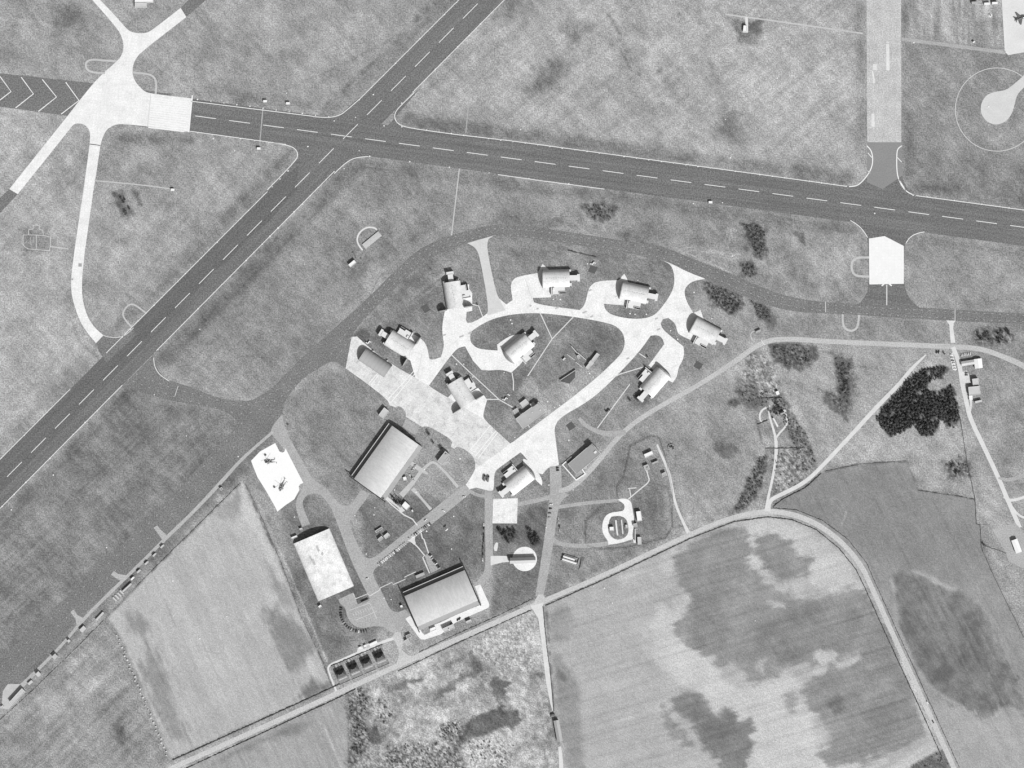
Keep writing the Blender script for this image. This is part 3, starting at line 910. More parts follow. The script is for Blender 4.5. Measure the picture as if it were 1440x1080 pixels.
pv('runway', [(-700, rA_nw(-700)), (1400, rA_nw(1400)), (1400, rA_se(1400)), (-700, rA_se(-700))])
pv('runway_worn', [(-700, rA_nw(-700) + 1), (60, rA_nw(60) + 1), (200, rA_nw(200) + 1), (420, rA_nw(420) + 2), (418, rA_se(418) - 26), (380, rA_se(380) - 22), (350, rA_se(350) - 27), (320, rA_se(320) - 24), (300, rA_se(300) - 30), (260, rA_se(260) - 24), (200, rA_se(200) - 22), (100, rA_se(100) - 23), (-700, rA_se(-700) - 22)])
pv('cross_runway', [(266, rB_top(266)), (1800, rB_top(1800)), (1800, rB_bot(1800)), (266, rB_bot(266))])
# junction fillets
pv('cross_runway', [(440, rB_top(440)), (470, 164), (480, 160), (490, 150), (505, 138), (520, 150), (500, 175)], True)
pv('cross_runway', [(530, 195), (590, 125), (575, 137), (556, 154), (553.5, 162), (555, 169), (562, 176), (585, 181), (640, 189), (600, 205)], True)
pv('cross_runway', [(360, rB_bot(360)), (402, 203.5), (412, 206), (419, 214), (420, 221), (415, 228), (375, 268), (360, 282), (440, 215), (470, 205)], True)
pv('cross_runway', [(450, 262), (470, 244), (487, 228), (500, 221), (520, 219.5), (560, 222), (600, 232), (560, 205), (480, 215)], True)
pv('cross_runway', [(1150, 305), (1195, 309.5), (1205, 315), (1213, 322), (1221, 336), (1222, 405), (1216, 418), (1205, 430), (1295, 434), (1282, 424), (1275, 412), (1271, 398), (1271, 346), (1277, 336), (1287, 329), (1305, 325), (1340, 331), (1340, 290), (1150, 290)], True, 60)
pv('cross_runway', [(1190, 264), (1204, 262), (1213, 256), (1219, 247), (1222, 238), (1268, 240), (1270, 256), (1277, 267), (1290, 277), (1300, 280), (1240, 300)], True, 60)
pv('overrun', [(-300, 63), (0, 103), (122, 116), (240, 132), (240, 184), (95, 163), (0, 150), (-300, 110)])
pv('overrun', [(254, 11), (262, 24), (330, -35), (300, -35)])
pv('overrun', [(13, 266), (25, 273), (-5, 305), (-120, 420), (-120, 390), (-10, 288)])
pv('old_runway', [(1216, -500), (1266, -500), (1267.5, 200), (1219.5, 200)])
pv('old_runway_end', [(1219.5, 200), (1267.5, 200), (1269, 247), (1241, 266), (1219, 256)])
pv('old_runway_repair', [(1246, 62), (1250.5, 62), (1251, 99), (1246.5, 99)])
pv('old_runway_repair', [(1227.5, 90), (1233, 90), (1233, 99), (1227, 98)])
pv('old_runway_repair', [(1225.5, 160), (1229.5, 160), (1230, 178), (1225.5, 178)])
pv('old_runway_repair', [(1226, 100), (1228, 100), (1231, 117), (1228, 117)])
pv('old_runway_repair', [(1247, 58.5), (1250, 58.5), (1250, 61), (1247, 61)])
# north-west concrete
pv('concrete_taxiway', [(131, -60), (148, -60), (141, 0), (160, 20), (176, 38), (182, 44), (192, 46.5), (203, 47), (212, 44), (254, 11), (262, 24), (200, 72), (191, 82), (187, 92), (186, 102), (189, 113), (196, 122), (205, 130), (220, 132.5), (271, 138.5), (266, 185.5),
                        (176, 174), (162, 175), (151, 181), (145, 191), (141, 204), (136, 240), (131, 270), (116, 377), (115, 412), (117, 425), (122.5, 445), (133, 461), (145.5, 471.5), (135, 482.5), (122, 467), (112, 451), (103, 425), (99.5, 405), (101, 377),
                        (117, 270), (126, 204), (127, 190), (125, 181), (118, 174.5), (110, 173), (103, 175), (97, 183), (25, 273), (13, 266), (95, 163), (112, 141), (138, 109), (166, 85), (172, 76), (174, 65), (172, 54), (166, 41), (130, 0)], True)
pv('taxiway', [(135, 482.5), (145.5, 471.5), (152, 474), (165, 475), (176, 472), (186, 462), (192, 470), (150, 510), (140, 496)])
pv('service_loop', ribbon([(164, 86), (145, 85), (130, 83.5), (122, 86), (120, 92), (123, 99), (131, 102), (148, 103)], 2.8))
pv('service_loop', ribbon([(187, 102), (200, 103), (212, 105), (218, 110), (220, 118), (219, 132)], 2.8))
pv('service_loop', ribbon([(205, 440), (188, 427), (180, 429), (173, 438), (173, 446), (185, 460)], 2.2))
pv('service_loop', ribbon([(1222, 362), (1207, 362), (1199, 366), (1197, 374), (1199, 384), (1206, 388.5), (1222, 389)], 3.2))
pv('service_loop', ribbon([(1185, 442), (1185, 454), (1188, 462), (1196, 466), (1204, 463), (1207, 455), (1208, 443)], 3.0))
pv('yard', ribbon([(133, 254), (200, 260), (243, 266)], 1.7))
pv('yard', ribbon([(70, 346.5), (96, 350)], 1.8))
pv('grid_pad', [(1222, 335.5), (1244, 332), (1271, 346), (1271, 399), (1222.5, 400)])
pv('service_loop', ribbon([(1058, 478), (1055, 472), (1057, 467), (1063, 464.5), (1069, 464)], 1.6))
# north-east
pv('pan', [(1402, 176), (1391, 173), (1382, 165), (1378.5, 154), (1381, 142), (1388, 133), (1399, 129), (1414, 127), (1424, 120), (1440, 106), (1520, 30), (1530, 40), (1440, 123), (1430, 133), (1426, 150), (1423, 160), (1415, 171)], True)
pv('apron_edge', [(1404, -80), (1600, -80), (1600, 70), (1440, 73.5), (1418, 77.5), (1413, 73)])
pv('site_road', ribbon([(1268, 55), (1290, 58), (1340, 64), (1414, 74)], 5.0))
pv('yard', ribbon([(1020, 20), (1048, 24), (1080, 28), (1150, 38), (1213, 47)], 2.2))
pv('path', [(1048, 24), (1051.5, 24), (1052, 33), (1052, 46), (1044, 45.5), (1045, 40), (1048, 34)])
pv('faint', ribbon([(661, 126), (655, 187)], 1.7))
pv('yard', ribbon([(646, 237), (635, 331)], 1.7))
pv('faint', ribbon([(370, 150), (365, 205)], 1.5))
pv('taxiway', ribbon([(520, 417), (535, 385), (545, 385), (553, 384)], 0.5))
# old dispersal south of the diagonal runway
pv('path', ribbon([(510, 352), (503, 343), (502, 334), (507, 325), (516, 319.5), (526, 320), (530, 323)], 2.2))

# hardened shelter site: one concrete area with the ring road, then grass islands cut out of it
pv('shelter_concrete', [(494.4, 474), (486, 518), (517, 540), (545, 562), (548, 570), (556, 572), (572, 587), (600, 604), (637, 630), (652, 633), (665, 643), (669, 652), (668, 662), (655, 682), (692, 691), (694.5, 687), (695, 666), (698, 661), (732, 636), (737, 641), (741, 646),
                        (756, 665), (763, 667), (771, 657), (783, 655), (786, 654), (781, 615), (779, 602), (787, 587), (827, 565), (856, 540), (899, 495), (915, 472), (925, 471), (932, 476), (934, 484), (912, 514), (930, 530), (946, 538), (952, 530), (954, 517), (961, 505), (962, 495), (961, 487), (932, 464),
                        (929, 455), (932, 449), (940, 447), (950, 455), (952, 465), (955, 471), (976, 480), (990, 450), (985, 436), (975, 440), (970, 432), (964, 420), (962, 409), (967, 400), (977, 394.5), (992, 392), (968, 383), (945, 371), (932, 366.5), (942, 371), (947, 380), (949, 395), (945, 412), (925, 440), (912, 447),
                        (890, 449), (862, 444), (851, 436), (849, 427), (885, 430), (885, 398), (878, 385), (870, 394), (840, 395), (830, 402), (827, 410), (822, 430), (815, 436), (762, 429), (751, 425), (749, 419), (775, 418), (775, 382), (763, 371), (756, 384), (727, 389), (720, 395), (718, 403), (721, 422), (712, 428), (702, 420),
                        (692, 410), (665, 437), (655, 450), (660, 400), (652, 400), (628, 425), (622, 455), (622, 470), (625, 487), (620, 502), (610, 506), (604, 505), (600, 485), (592, 476), (575, 466), (570, 480), (572, 504), (577, 507), (584, 531), (553, 514), (517, 487), (502, 473)], True)
pv(None, [(655, 450), (664, 437), (664, 428), (690, 415), (692, 430), (685, 442), (664, 454), (657, 454)], True)
pv('spur', [(657, 342), (669, 348), (675, 362), (687, 430), (685, 444), (711, 436), (704, 424), (697, 410), (684, 347), (687, 336), (695, 331)], True)
# central island
pv(None, [(661, 474), (662, 467), (672, 459), (695, 447), (727, 441), (760, 440), (805, 445), (850, 453), (866, 458), (876, 468), (879, 480), (877, 492), (870, 502), (830, 540), (718, 624), (697, 605), (681, 590), (679, 583), (685, 562), (666, 537), (655, 545), (640, 556), (629, 560), (603, 542.5), (633, 501), (644, 489),
          (654, 487), (665, 507), (677, 520), (687, 521), (705, 519.5), (719, 524), (740, 505), (745, 470), (720, 470), (701, 483), (701, 493), (672, 491), (662, 482)], True)
pv('shelter_concrete', [(658, 531), (663, 533), (685, 562), (679, 583), (681, 590), (660, 592), (629, 560), (640, 548)])
pv('shelter_concrete', [(672, 491.5), (700, 494), (699, 484), (703, 484), (735, 505), (719, 523), (705, 519.5), (687, 521), (677, 520), (665, 507), (655, 488)])
pv('shelter_concrete', [(664, 412), (655, 400), (650, 440), (664, 437)])
# shelter forecourts trimmed
pv('old_apron', [(494.4, 474), (486, 518), (517, 540), (545, 562), (572, 587), (600, 604), (637, 630), (667, 645), (668, 660), (718, 624), (697, 605), (681, 590), (603, 543), (584, 531), (553, 514), (517, 487), (502, 473)])
pv('shelter_concrete', [(668, 662), (655, 682), (692, 691), (695, 666), (718, 645), (779, 602), (720, 622)])
# island with shelter nine, island beside the apron
pv(None, [(694.6, 688), (695, 668), (697, 662), (703, 657), (732, 636), (736, 640), (737.5, 645), (733, 652), (755, 670), (763, 668), (771, 657), (783, 655), (783, 700), (690, 700)], True, 60)
pv('shelter_concrete', [(736, 645), (742, 647), (748, 652), (757, 664), (763, 676), (762, 683), (752, 674), (735, 652)], True)
pv(None, [(554, 574), (560, 571), (566, 573), (571, 580), (570, 590), (563, 596), (550, 596), (545, 580)], True)
pv(None, [(585, 609), (590, 602), (597, 599), (606, 601), (632, 616), (636, 622), (634, 628), (610, 640), (585, 625)], True)
pv('site_road', [(566, 600), (571, 588), (590, 602), (584, 612)])
pv(None, [(636, 634), (642, 628.5), (648, 629), (660, 636), (667, 645), (669, 655), (665, 665), (650, 680), (642, 672), (630, 650)], True)

# light asphalt site roads
pv('site_road', [(379, 604), (397, 582), (401, 604), (414, 628), (432, 660), (440, 673), (452, 682), (462, 690), (474, 706), (482, 711), (492, 711), (500, 701), (508, 688), (520, 694), (512, 707), (494, 728), (491, 738), (505, 770), (512, 782), (516, 785), (523, 785), (532, 780), (585, 736), (639, 692), (650, 683.5), (656, 682), (663, 690),
                 (660, 696), (533, 795), (526, 801), (524, 809), (540, 838), (548, 855), (553, 860), (560, 861), (570, 857), (577, 866), (571, 872), (567, 882), (562, 890), (550, 890), (541, 882), (528, 880), (510, 884), (497, 880), (488, 868), (486, 855), (478, 849), (476, 843), (497, 833), (503, 850), (520, 842), (494, 790), (474, 735), (465, 712), (452, 696), (440, 693), (430, 697), (425, 706), (427, 716), (436, 737), (425, 741), (416, 717),
                 (416, 703), (422, 692), (427, 684), (422, 668), (393, 622), (385, 616)], True, 70)
pv(None, [(524, 848), (532, 868), (542, 877), (548, 868), (540, 850), (535, 838), (528, 838)])
pv('site_road', [(524, 836), (541, 838), (553, 866), (548, 885), (536, 880), (520, 850)])
pv(None, [(538, 835), (556, 832), (567, 850), (560, 861), (553, 860), (547, 854)], True)
pv('road_spur', ribbon([(384, 607), (340, 645), (312, 677), (272, 720), (232, 758), (200, 790), (175, 814), (150, 838), (118, 870), (95, 898), (75, 920), (45, 950), (20, 975), (0, 994), (-60, 1055)], [4, 4, 5.5, 4.5, 5, 4.5, 4.5, 4.5, 4.5, 4, 4, 5, 8, 5, 5]))
pv('road_spur', [(216, 742), (221, 739), (226, 745), (234, 752), (230, 762), (226, 756), (222, 750)])
pv('road_spur', [(156, 808), (160, 803), (166, 807), (178, 809), (170, 817), (163, 813)])
pv('road_spur', [(99, 861), (103, 857), (109, 865), (117, 869), (108, 880), (106, 870)])
pv('yard', [(4, 972), (11, 962), (28, 962), (36, 969), (12, 998), (2, 996)])
pv('site_road', ribbon([(687, 690), (687, 730), (688, 780), (687, 803), (680, 816), (668, 827)], [11, 11, 10.5, 10.5, 10.5, 10]))
pv('site_road', ribbon([(656, 688), (672, 697), (686, 698)], 4.5))
pv('pale_apron', [(668, 663), (660, 677), (655, 681), (660, 688), (672, 685), (694, 687), (694, 672)])
pv('site_road', ribbon([(724, 710), (745, 706), (772, 699.5), (784, 696)], 6.0))
pv('site_road', [(773, 656), (789, 655), (790, 690), (800, 696), (789, 704), (784, 720), (779, 760), (770, 812), (764, 838), (753, 838), (757, 812), (765, 760), (772, 705), (774, 695)], True)
pv('perimeter', ribbon([(786, 690), (800, 688), (820, 672), (842, 648), (870, 613), (900, 588), (950, 559), (985, 540), (1040, 504), (1062, 487), (1085, 477.5), (1115, 476.5), (1160, 480), (1230, 483), (1300, 486), (1352, 488), (1380, 490.5), (1405, 499), (1440, 514), (1520, 560)], [6, 8, 7.5, 7, 6.5, 6.5, 6.5, 6.5, 7, 7, 7, 7, 7, 7, 7, 7, 7, 7, 8, 8]))
pv('site_road', ribbon([(814, 588), (824, 599), (838, 606), (855, 611), (880, 608)], [5, 5.5, 6, 8, 7]))
pv('site_road', ribbon([(780, 714), (810, 709), (850, 705), (872, 704)], 5.0))
pv('site_road', ribbon([(772, 745), (776, 760), (795, 767), (825, 768), (856, 764)], [8, 7, 6, 6, 6]))
pv('pale_apron', [(869, 702.5), (874, 701), (882, 701.5), (888, 706), (889.5, 716), (892, 730), (890.5, 744), (889, 752), (891, 763), (894, 764), (894, 760), (890, 758), (887, 759), (876, 762.5), (868, 764.5), (855.5, 766), (855, 760.5), (850, 754), (847, 747), (847, 737), (849, 730), (853, 724), (860, 720.5), (875, 719), (878, 716), (878.5, 711), (876, 707.5), (872, 705)], True, 60)
pv(None, [(860, 726.5), (866, 725.5), (873, 725.5), (880, 729), (883, 736), (884, 744), (883.5, 750), (880, 755), (875, 758), (868, 759), (863, 757.5), (858, 753), (855, 747), (855.5, 738), (857, 731)], True)
pv('path', ribbon([(866, 731.5), (867, 742), (868.5, 753)], 2.2))
pv('path', ribbon([(874, 731), (876, 751)], 1.6))
pv('path', ribbon([(883.5, 702), (900, 688), (914, 677), (911, 668), (909, 660)], 1.6))
pv('path', ribbon([(887, 698), (885.5, 688), (882, 687), (895, 686)], 1.2, 0))
pv('track', ribbon([(924, 625), (928, 635), (934, 648), (941, 665), (945, 685), (950, 710), (960, 733), (968, 749)], [2.5, 3, 3.5, 3.5, 3.5, 3.5, 3.5, 5]))
pv('square_pad', [(693.5, 702), (728, 700.5), (727, 736), (692.5, 736)])
pv('pale_apron', circle(737.8, 786, 17.2))
pv('path', [(690, 782), (700, 781.5), (713, 782), (718, 790), (706, 791), (690, 795)])
pv('path', ribbon([(699, 763), (697, 770), (697, 775)], [3, 6, 3]))
pv('bright_pad', [(387, 623), (393, 635), (397, 636.5), (400, 635), (401.5, 630.5), (426.5, 679), (422, 681), (420, 684), (421, 689), (414, 702), (402, 710), (390, 719.5), (387, 713), (374, 690), (362, 671), (353, 648), (365.5, 635)])
pv('pale_apron', [(667.8, 824.5), (675.5, 822), (688.3, 850), (687.5, 853.5), (685, 855.5), (661, 866), (640, 876), (620, 892), (597, 899.5), (592, 899), (588, 895), (570, 870), (577, 866), (594, 890), (597, 893), (605, 889), (604, 881), (618, 876), (643, 864), (677, 850)])
pv('pale_apron', [(484, 961), (478, 960), (560, 925)])
pv(None, [(484, 961), (478, 960), (560, 925)])
pv('lane', ribbon(LANE, [7, 7, 7, 7.5, 7.5, 7, 7, 6.5, 6.5, 7, 7.5, 7.5, 7.5, 7, 7, 7, 7, 7, 7, 7]))
pv('lane', [(757, 836), (764, 836), (768, 844), (775, 845), (764, 850), (748, 856), (750, 848)])
pv('lane', [(559, 908), (563, 909), (566, 915), (574, 922), (584, 924), (572, 931), (556, 936), (560, 926), (562, 918)], True)
pv('lane', [(551, 896), (556, 889), (563, 889), (567, 903), (565, 912), (559, 910), (556, 903)])
pv('path', ribbon([(473, 972), (468, 960), (462, 944), (461, 939), (465, 934), (480, 928), (505, 917), (540, 902), (553, 898)], [3, 2.5, 2.5, 2.5, 2.5, 3, 3, 4, 4]))
pv('path', [(502, 917), (503, 911), (510, 909), (512, 914), (515, 913), (513, 907), (528, 901), (531, 904), (529, 908), (512, 919)])
pv('yard', [(514, 909), (530, 902), (531, 905), (516, 912)])
pv('track', [(746, 852), (765, 847), (763, 853), (766, 880), (772, 930), (776, 975), (778, 1003), (774, 990), (768, 960), (761, 900), (757, 870)])
pv('track', ribbon([(787, 1050), (789, 1070), (792, 1140)], [4, 6, 7]))
pv('track', ribbon([(1302, 499), (1282, 518), (1265, 540), (1235, 570), (1195, 614), (1152, 660), (1130, 680), (1097, 696), (1085, 702), (1081, 709), (1079, 719)], [2, 5, 5.5, 6, 5.5, 5.5, 5.5, 5.5, 5.5, 6, 9]))
pv('track', ribbon([(1340, 488), (1349, 510), (1353, 540), (1359, 565), (1364, 588), (1382, 625), (1402, 667), (1417, 703), (1428, 728), (1434, 742)], 6.0))
pv('track', ribbon([(1360, 556), (1366, 562), (1365, 575), (1362, 585)], 3.0))
pv('path', [(1330.5, 450.5), (1344, 451), (1341, 455), (1340.5, 462), (1343.5, 482), (1337, 482), (1335.5, 465), (1335, 457)])
pv('site_road', ribbon([(1404, 672), (1420, 676), (1436, 669), (1480, 655)], [3, 6, 5, 5]))
pv('track', ribbon([(1412, 698), (1420, 704), (1432, 702), (1446, 697)], 4.0))
pv('track', ribbon([(1420, 708), (1428, 720), (1436, 727), (1450, 730)], 3.0))
pv('faint_yard', [(1395, 745), (1427, 735), (1436, 744), (1450, 765), (1500, 800), (1500, 830), (1428, 794), (1419, 790), (1412, 772)])
pv('pale_apron', [(1336, 497), (1340, 496), (1345, 520), (1344, 521), (1340, 520), (1338, 511)])
pv('track', [(1352.5, 523), (1360, 521), (1364, 530), (1365, 538), (1355, 541)])
pv('track', ribbon([(1091.5, 640), (1091.5, 622), (1089, 608), (1084, 592), (1081, 581), (1082, 570)], [4.5, 4.5, 3, 2.8, 2.2, 2]))
pv('track', ribbon([(1092, 615), (1096, 609), (1103, 602), (1107, 596), (1106, 586), (1103, 576)], [3, 2.6, 2.6, 2.8, 2.8, 3.5]))
pv('track', ribbon([(1091.5, 620), (1091, 648), (1086, 675), (1080, 700), (1078, 716)], [4.5, 4, 3.5, 3.5, 5]))
pv('path', ribbon([(1080, 572), (1072, 576), (1068, 583), (1069, 592), (1073, 594)], [2.5, 2.5, 2.5, 2, 2]))
# gravel pads beside the shelters
for q in ([(830.4, 372.8), (840.4, 375.8), (836.3, 385), (826.7, 382)], [(591.5, 431.5), (600, 427), (605.5, 436), (597.5, 440.5)], [(979.6, 507), (989, 512.5), (983.5, 520.5), (975, 515)], [(795.5, 598), (803.5, 592.5), (810, 600), (801, 606)]):
    pv('gravel_pad', q)
# footpaths inside the ring
for pts in ([(635, 499), (658, 521), (702, 562), (725, 575), (742, 592)], [(684, 561.6), (702, 561.6)], [(759.5, 440), (776.5, 476.5), (742, 529)], [(806, 446), (776.5, 476.5)], [(720, 524), (722, 536), (722, 549)],
            [(886, 540), (863, 571), (840, 602)], [(899, 497), (908, 503)], [(664, 428), (673, 430), (679, 446)]):
    pv('footpath', ribbon(pts, 1.3, 0))
for pts in ([(541, 700), (551, 710), (568, 724), (580, 730), (587, 739)], [(592, 749), (594, 757), (596, 758), (603, 779)], [(581, 763), (588, 770), (597, 781), (594.5, 784), (604, 806)]):
    pv('footpath', ribbon(pts, 1.6, 0))
pv('site_road', [(597, 781), (603, 778), (620, 799), (606, 806)])
pv('track', [(573, 760), (585, 751), (583, 760), (585, 764), (582, 766), (579, 763)], True, 60)
pv('footpath', ribbon([(497, 835), (500, 842), (517, 835), (520, 838), (532, 831), (534.5, 829), (535, 826.5), (551, 819), (553, 822), (570, 814.5), (569, 811.5), (585, 804)], 1.0, 0))
pv('track', ribbon([(540, 697), (553, 707), (563, 714), (566, 720)], [3, 3.5, 4, 8]))
pv('yard', ribbon([(644, 685), (628, 666), (613, 651), (607, 649.5), (598, 657), (590, 665)], [4, 3.6, 3.2, 3.4, 4, 5]))
pv('yard', ribbon([(577, 650), (590, 660), (602, 666.5)], [5, 7, 2.5]))
pv('yard', ribbon([(592, 663), (585, 673), (576, 684), (564, 697)], [5, 5, 7, 8]))
pv('yard', ribbon([(580, 687), (590, 698), (598, 707), (606, 716.5)], [6, 3.4, 3.2, 4.5]))
pv('yard', [(536, 701), (578, 644), (581.5, 646.5), (541, 704)])
pv('path', ribbon([(855, 534), (872, 526), (905, 516)], 1.4, 0))
pv('footpath', ribbon([(741, 596), (745, 601)], 1.0))
pv('path', ribbon([(1075, 485), (1070, 478)], 1.0))

STYLE = {
    'runway': ('runway', M_RUNWAY), 'runway_worn': ('runway_resurfacing', M_RUNWAY_WORN), 'cross_runway': ('cross_runway', M_RUNWAY2), 'taxiway': ('taxiway', M_TAXI), 'overrun': ('overrun_pavement', M_OVERRUN),
    'old_runway': ('old_runway', M_OLDRUN), 'old_runway_end': ('old_runway_end_pavement', surf_mat('old_runway_end_asphalt', 146, grain=0.17, blot=0.07)), 'old_runway_repair': ('patched_pavement', surf_mat('repair_concrete', 226)),
    'concrete_taxiway': ('concrete_taxiway', M_CONC_GRID), 'service_loop': ('loop_path', M_YARD), 'path': ('narrow_path', M_PATH), 'bright_pad': ('concrete_pavement', M_PAD), 'pan': ('compass_pan_pavement', M_SPUR), 'apron_edge': ('apron_pavement', surf_mat('apron_concrete', 226, grain=0.09)),
    'faint': ('faint_path', surf_mat('worn_path', 176)), 'grid_pad': ('concrete_pad_pavement', surf_mat('pad_slabs', 247, grain=0.06, blot=0.03, bscale=0.1, joints=(4.6, 0.0, 0.06))), 'square_pad': ('square_pad_pavement', surf_mat('square_pad_slabs', 240, grain=0.2, stain=0.2, blot=0.07, bscale=0.15)),
    'perimeter': ('perimeter_road', surf_mat('perimeter_road_surface', 194, grain=0.3)), 'road_spur': ('diagonal_road', surf_mat('diagonal_road_surface', 184, grain=0.3)), 'faint_yard': ('gravel_yard_pavement', surf_mat('gravel_yard', 178, grain=0.3)),
    'site_road': ('site_road', M_ROAD), 'shelter_concrete': ('shelter_taxiway', M_CONC), 'spur': ('spur_taxiway', M_SPUR), 'old_apron': ('slab_apron_pavement', M_CONC_OLD), 'pale_apron': ('pale_concrete_pavement', surf_mat('pale_concrete', 243, grain=0.15, stain=0.12)),
    'track': ('farm_track_road', M_TRACK), 'lane': ('country_road', M_LANE), 'yard': ('gravel_pavement', M_YARD), 'gravel_pad': ('gravel_pad_pavement', M_GRAVEL), 'footpath': ('footpath', M_PATH),
}


def build_paved():
    verts, edges = [], []
    for key, pts in PAVE:
        idx = []
        prev = None
        for p in pts:
            if prev is not None and abs(p[0] - prev[0]) + abs(p[1] - prev[1]) < 0.05:
                continue
            idx.append(len(verts))
            verts.append(Vector((p[0] - 720.0, 540.0 - p[1])))
            prev = p
        edges += [(idx[i], idx[(i + 1) % len(idx)]) for i in range(len(idx))]
    ov, oe, of, _a, _b, _c = delaunay_2d_cdt(verts, edges, [], 0, 1e-3, False)
    P = np.array([(v[0], v[1]) for v in ov])
    F = np.array([t[:3] for t in of])
    C = P[F].mean(axis=1)
    px, py = C[:, 0] + 720.0, 540.0 - C[:, 1]
    owner = np.full(len(F), -1)
    for k, (key, pts) in enumerate(PAVE):
        xs, ys = [q[0] for q in pts], [q[1] for q in pts]
        near = np.where((px > min(xs)) & (px < max(xs)) & (py > min(ys)) & (py < max(ys)))[0]
        if len(near):
            owner[near[poly_sd(pts, px[near], py[near]) > 0]] = k
    per = {}
    for tri, k in zip(of, owner):
        if k >= 0 and PAVE[k][0]:
            per.setdefault(PAVE[k][0], []).append(tri)
    out = {}
    for key, tris in per.items():
        remap, v, f = {}, [], []
        for t in tris:
            q = []
            for i in t:
                if i not in remap:
                    remap[i] = len(v)
                    v.append((ov[i][0], ov[i][1], Z_PAVE))
                q.append(remap[i])
            a = sum(v[q[i]][0] * v[q[(i + 1) % len(q)]][1] - v[q[(i + 1) % len(q)]][0] * v[q[i]][1] for i in range(len(q)))
            f.append(tuple(q if a > 0 else q[::-1]))
        name, mat = STYLE[key]
        me = bpy.data.meshes.new(name)
        me.from_pydata(v, [], f)
        me.materials.append(mat)
        out[key] = structure(link(name, me))
    return out


PAVED = build_paved()

# ---------------------------------------------------------------- painted markings (each a piece of its pavement)


def strip_piece(name, parent, x0, y0, x1, y1, w, mat=M_WHITE, z=Z_MARK):
    o = flat(name, [bar(x0, y0, x1, y1, w)], z, mat, parent)
    return o


def line_piece(name, parent, pts, w, mat=M_WHITE, z=Z_MARK, smooth=2):
    return flat(name, [ribbon(pts, w, smooth)], z, mat, parent)


for k in range(-3, 24):                                   # diagonal runway centre line
    x = 651.0 - 33.74 * k
    y = 26.0 + 33.92 * k
    if -60 < x < 760:
        strip_piece('centre_dash', PAVED['runway'], x, y, x + 20.8, y - 20.9, 0.82)
for k in range(-2, 26):                                   # cross runway centre line
    x = 370.0 + 47.75 * k
    y = 175.8 + 6.42 * k
    if x < 1480:
        strip_piece('centre_dash', PAVED['cross_runway'], x, y, x + 29.2, y + 3.9, 0.82)
for pts in ([(0, 107.5), (15.5, 128.7), (-20, 156)], [(30, 108.7), (47, 132), (22, 151.7)], [(59.5, 111.7), (79.5, 136.5), (54, 156.7)], [(92.5, 115.7), (111, 141.3), (86, 160.5)]):
    line_piece('chevron', PAVED['overrun'], pts, 1.25, smooth=0)
for a, b in (((1240, 391), (1254, 402)), ((1253, 390), (1240, 402))):
    strip_piece('cross_bar', PAVED['grid_pad'], *a, *b, 1.9, z=Z_MARK + 0.02 * (a[0] == 1253))
strip_piece('lead_line', PAVED['cross_runway'], 1247, 400.5, 1247, 429, 1.6, M_LINE)
strip_piece('holding_bar', PAVED['taxiway'], 1161, 424.5, 1161, 439, 1.0, M_LINE)
strip_piece('holding_bar', PAVED['taxiway'], 1343, 435, 1343, 451, 1.0, M_LINE)
strip_piece('holding_bar', PAVED['taxiway'], 250.5, 543, 246, 556.5, 0.9, M_LINE)
line_piece('curve_line', PAVED['cross_runway'], [(1219, 205), (1225, 211), (1227.5, 222), (1226.5, 234), (1221, 245), (1213, 255), (1205, 261.5), (1194, 262.5)], 1.3)
line_piece('curve_line', PAVED['cross_runway'], [(1268, 205), (1262.5, 209), (1261, 216), (1261, 240), (1263.5, 252), (1269, 263), (1277, 271), (1288, 275.5)], 1.3)
for a, b in (((1220.5, 215), (1226, 221.5)), ((1220, 240), (1223.5, 243.5)), ((1262, 221.5), (1268, 228)), ((1264, 252), (1274, 268))):
    strip_piece('tick', PAVED['old_runway_end'], *a, *b, 0.9)
line_piece('compass_ring_line', PAVED['pan'], circle(1402, 154, 58.5, 90) + [(1460.5, 154)], 0.9, M_LINE, z=0.05, smooth=0)
for pts in ([(266, 142), (440, 163.5)], [(640, 189), (720, 198.2), (1080, 246.8), (1190, 262)], [(1284, 274.5), (1460, 298)], [(267, 184.5), (402, 203)]):
    line_piece('edge_line', PAVED['cross_runway'], pts, 0.9, M_WHITE, smooth=0)
line_piece('edge_line', PAVED['cross_runway'], [(700, 245.5), (760, 254), (850, 266)], 0.8, M_WHITE, smooth=0)
for x0, x1 in ((-30, 98), (150, 376), (506, 660)):
    strip_piece('edge_line', PAVED['runway'], x0, rA_nw(x0), x1, rA_nw(x1), 0.8, M_WHITE)
for x0, x1 in ((-30, 172), (220, 470), (582, 730)):
    strip_piece('edge_line', PAVED['runway'], x0, rA_se(x0), x1, rA_se(x1), 0.8, M_WHITE)
line_piece('edge_line', PAVED['cross_runway'], [(440, 164), (462, 165.5), (478, 162.5), (490, 153), (506, 139)], 0.9, M_WHITE)
line_piece('edge_line', PAVED['cross_runway'], [(582, 131), (565, 147), (556, 157), (554.5, 166), (560, 175), (575, 180), (640, 189)], 0.9, M_WHITE)
line_piece('edge_line', PAVED['cross_runway'], [(385, 201), (404, 204), (414, 208), (419.5, 216), (416, 226), (376, 267)], 0.9, M_WHITE)
line_piece('edge_line', PAVED['cross_runway'], [(470, 244), (487, 228), (500, 221.5), (518, 220)], 0.9, M_WHITE)
line_piece('edge_line', PAVED['cross_runway'], [(1196, 310), (1206, 316), (1214, 324), (1220, 334)], 0.9, M_WHITE)
line_piece('edge_line', PAVED['cross_runway'], [(1274, 342), (1279, 334), (1288, 328.5), (1300, 326)], 0.9, M_WHITE)
line_piece('edge_line', PAVED['runway'], [(216, 503), (217, 515), (224, 527), (238, 536)], 0.8, M_WHITE)
line_piece('edge_line', PAVED['taxiway'], [(145.5, 471.8), (152, 474), (165, 475), (176, 472), (188, 461)], 1.0, M_LINE)
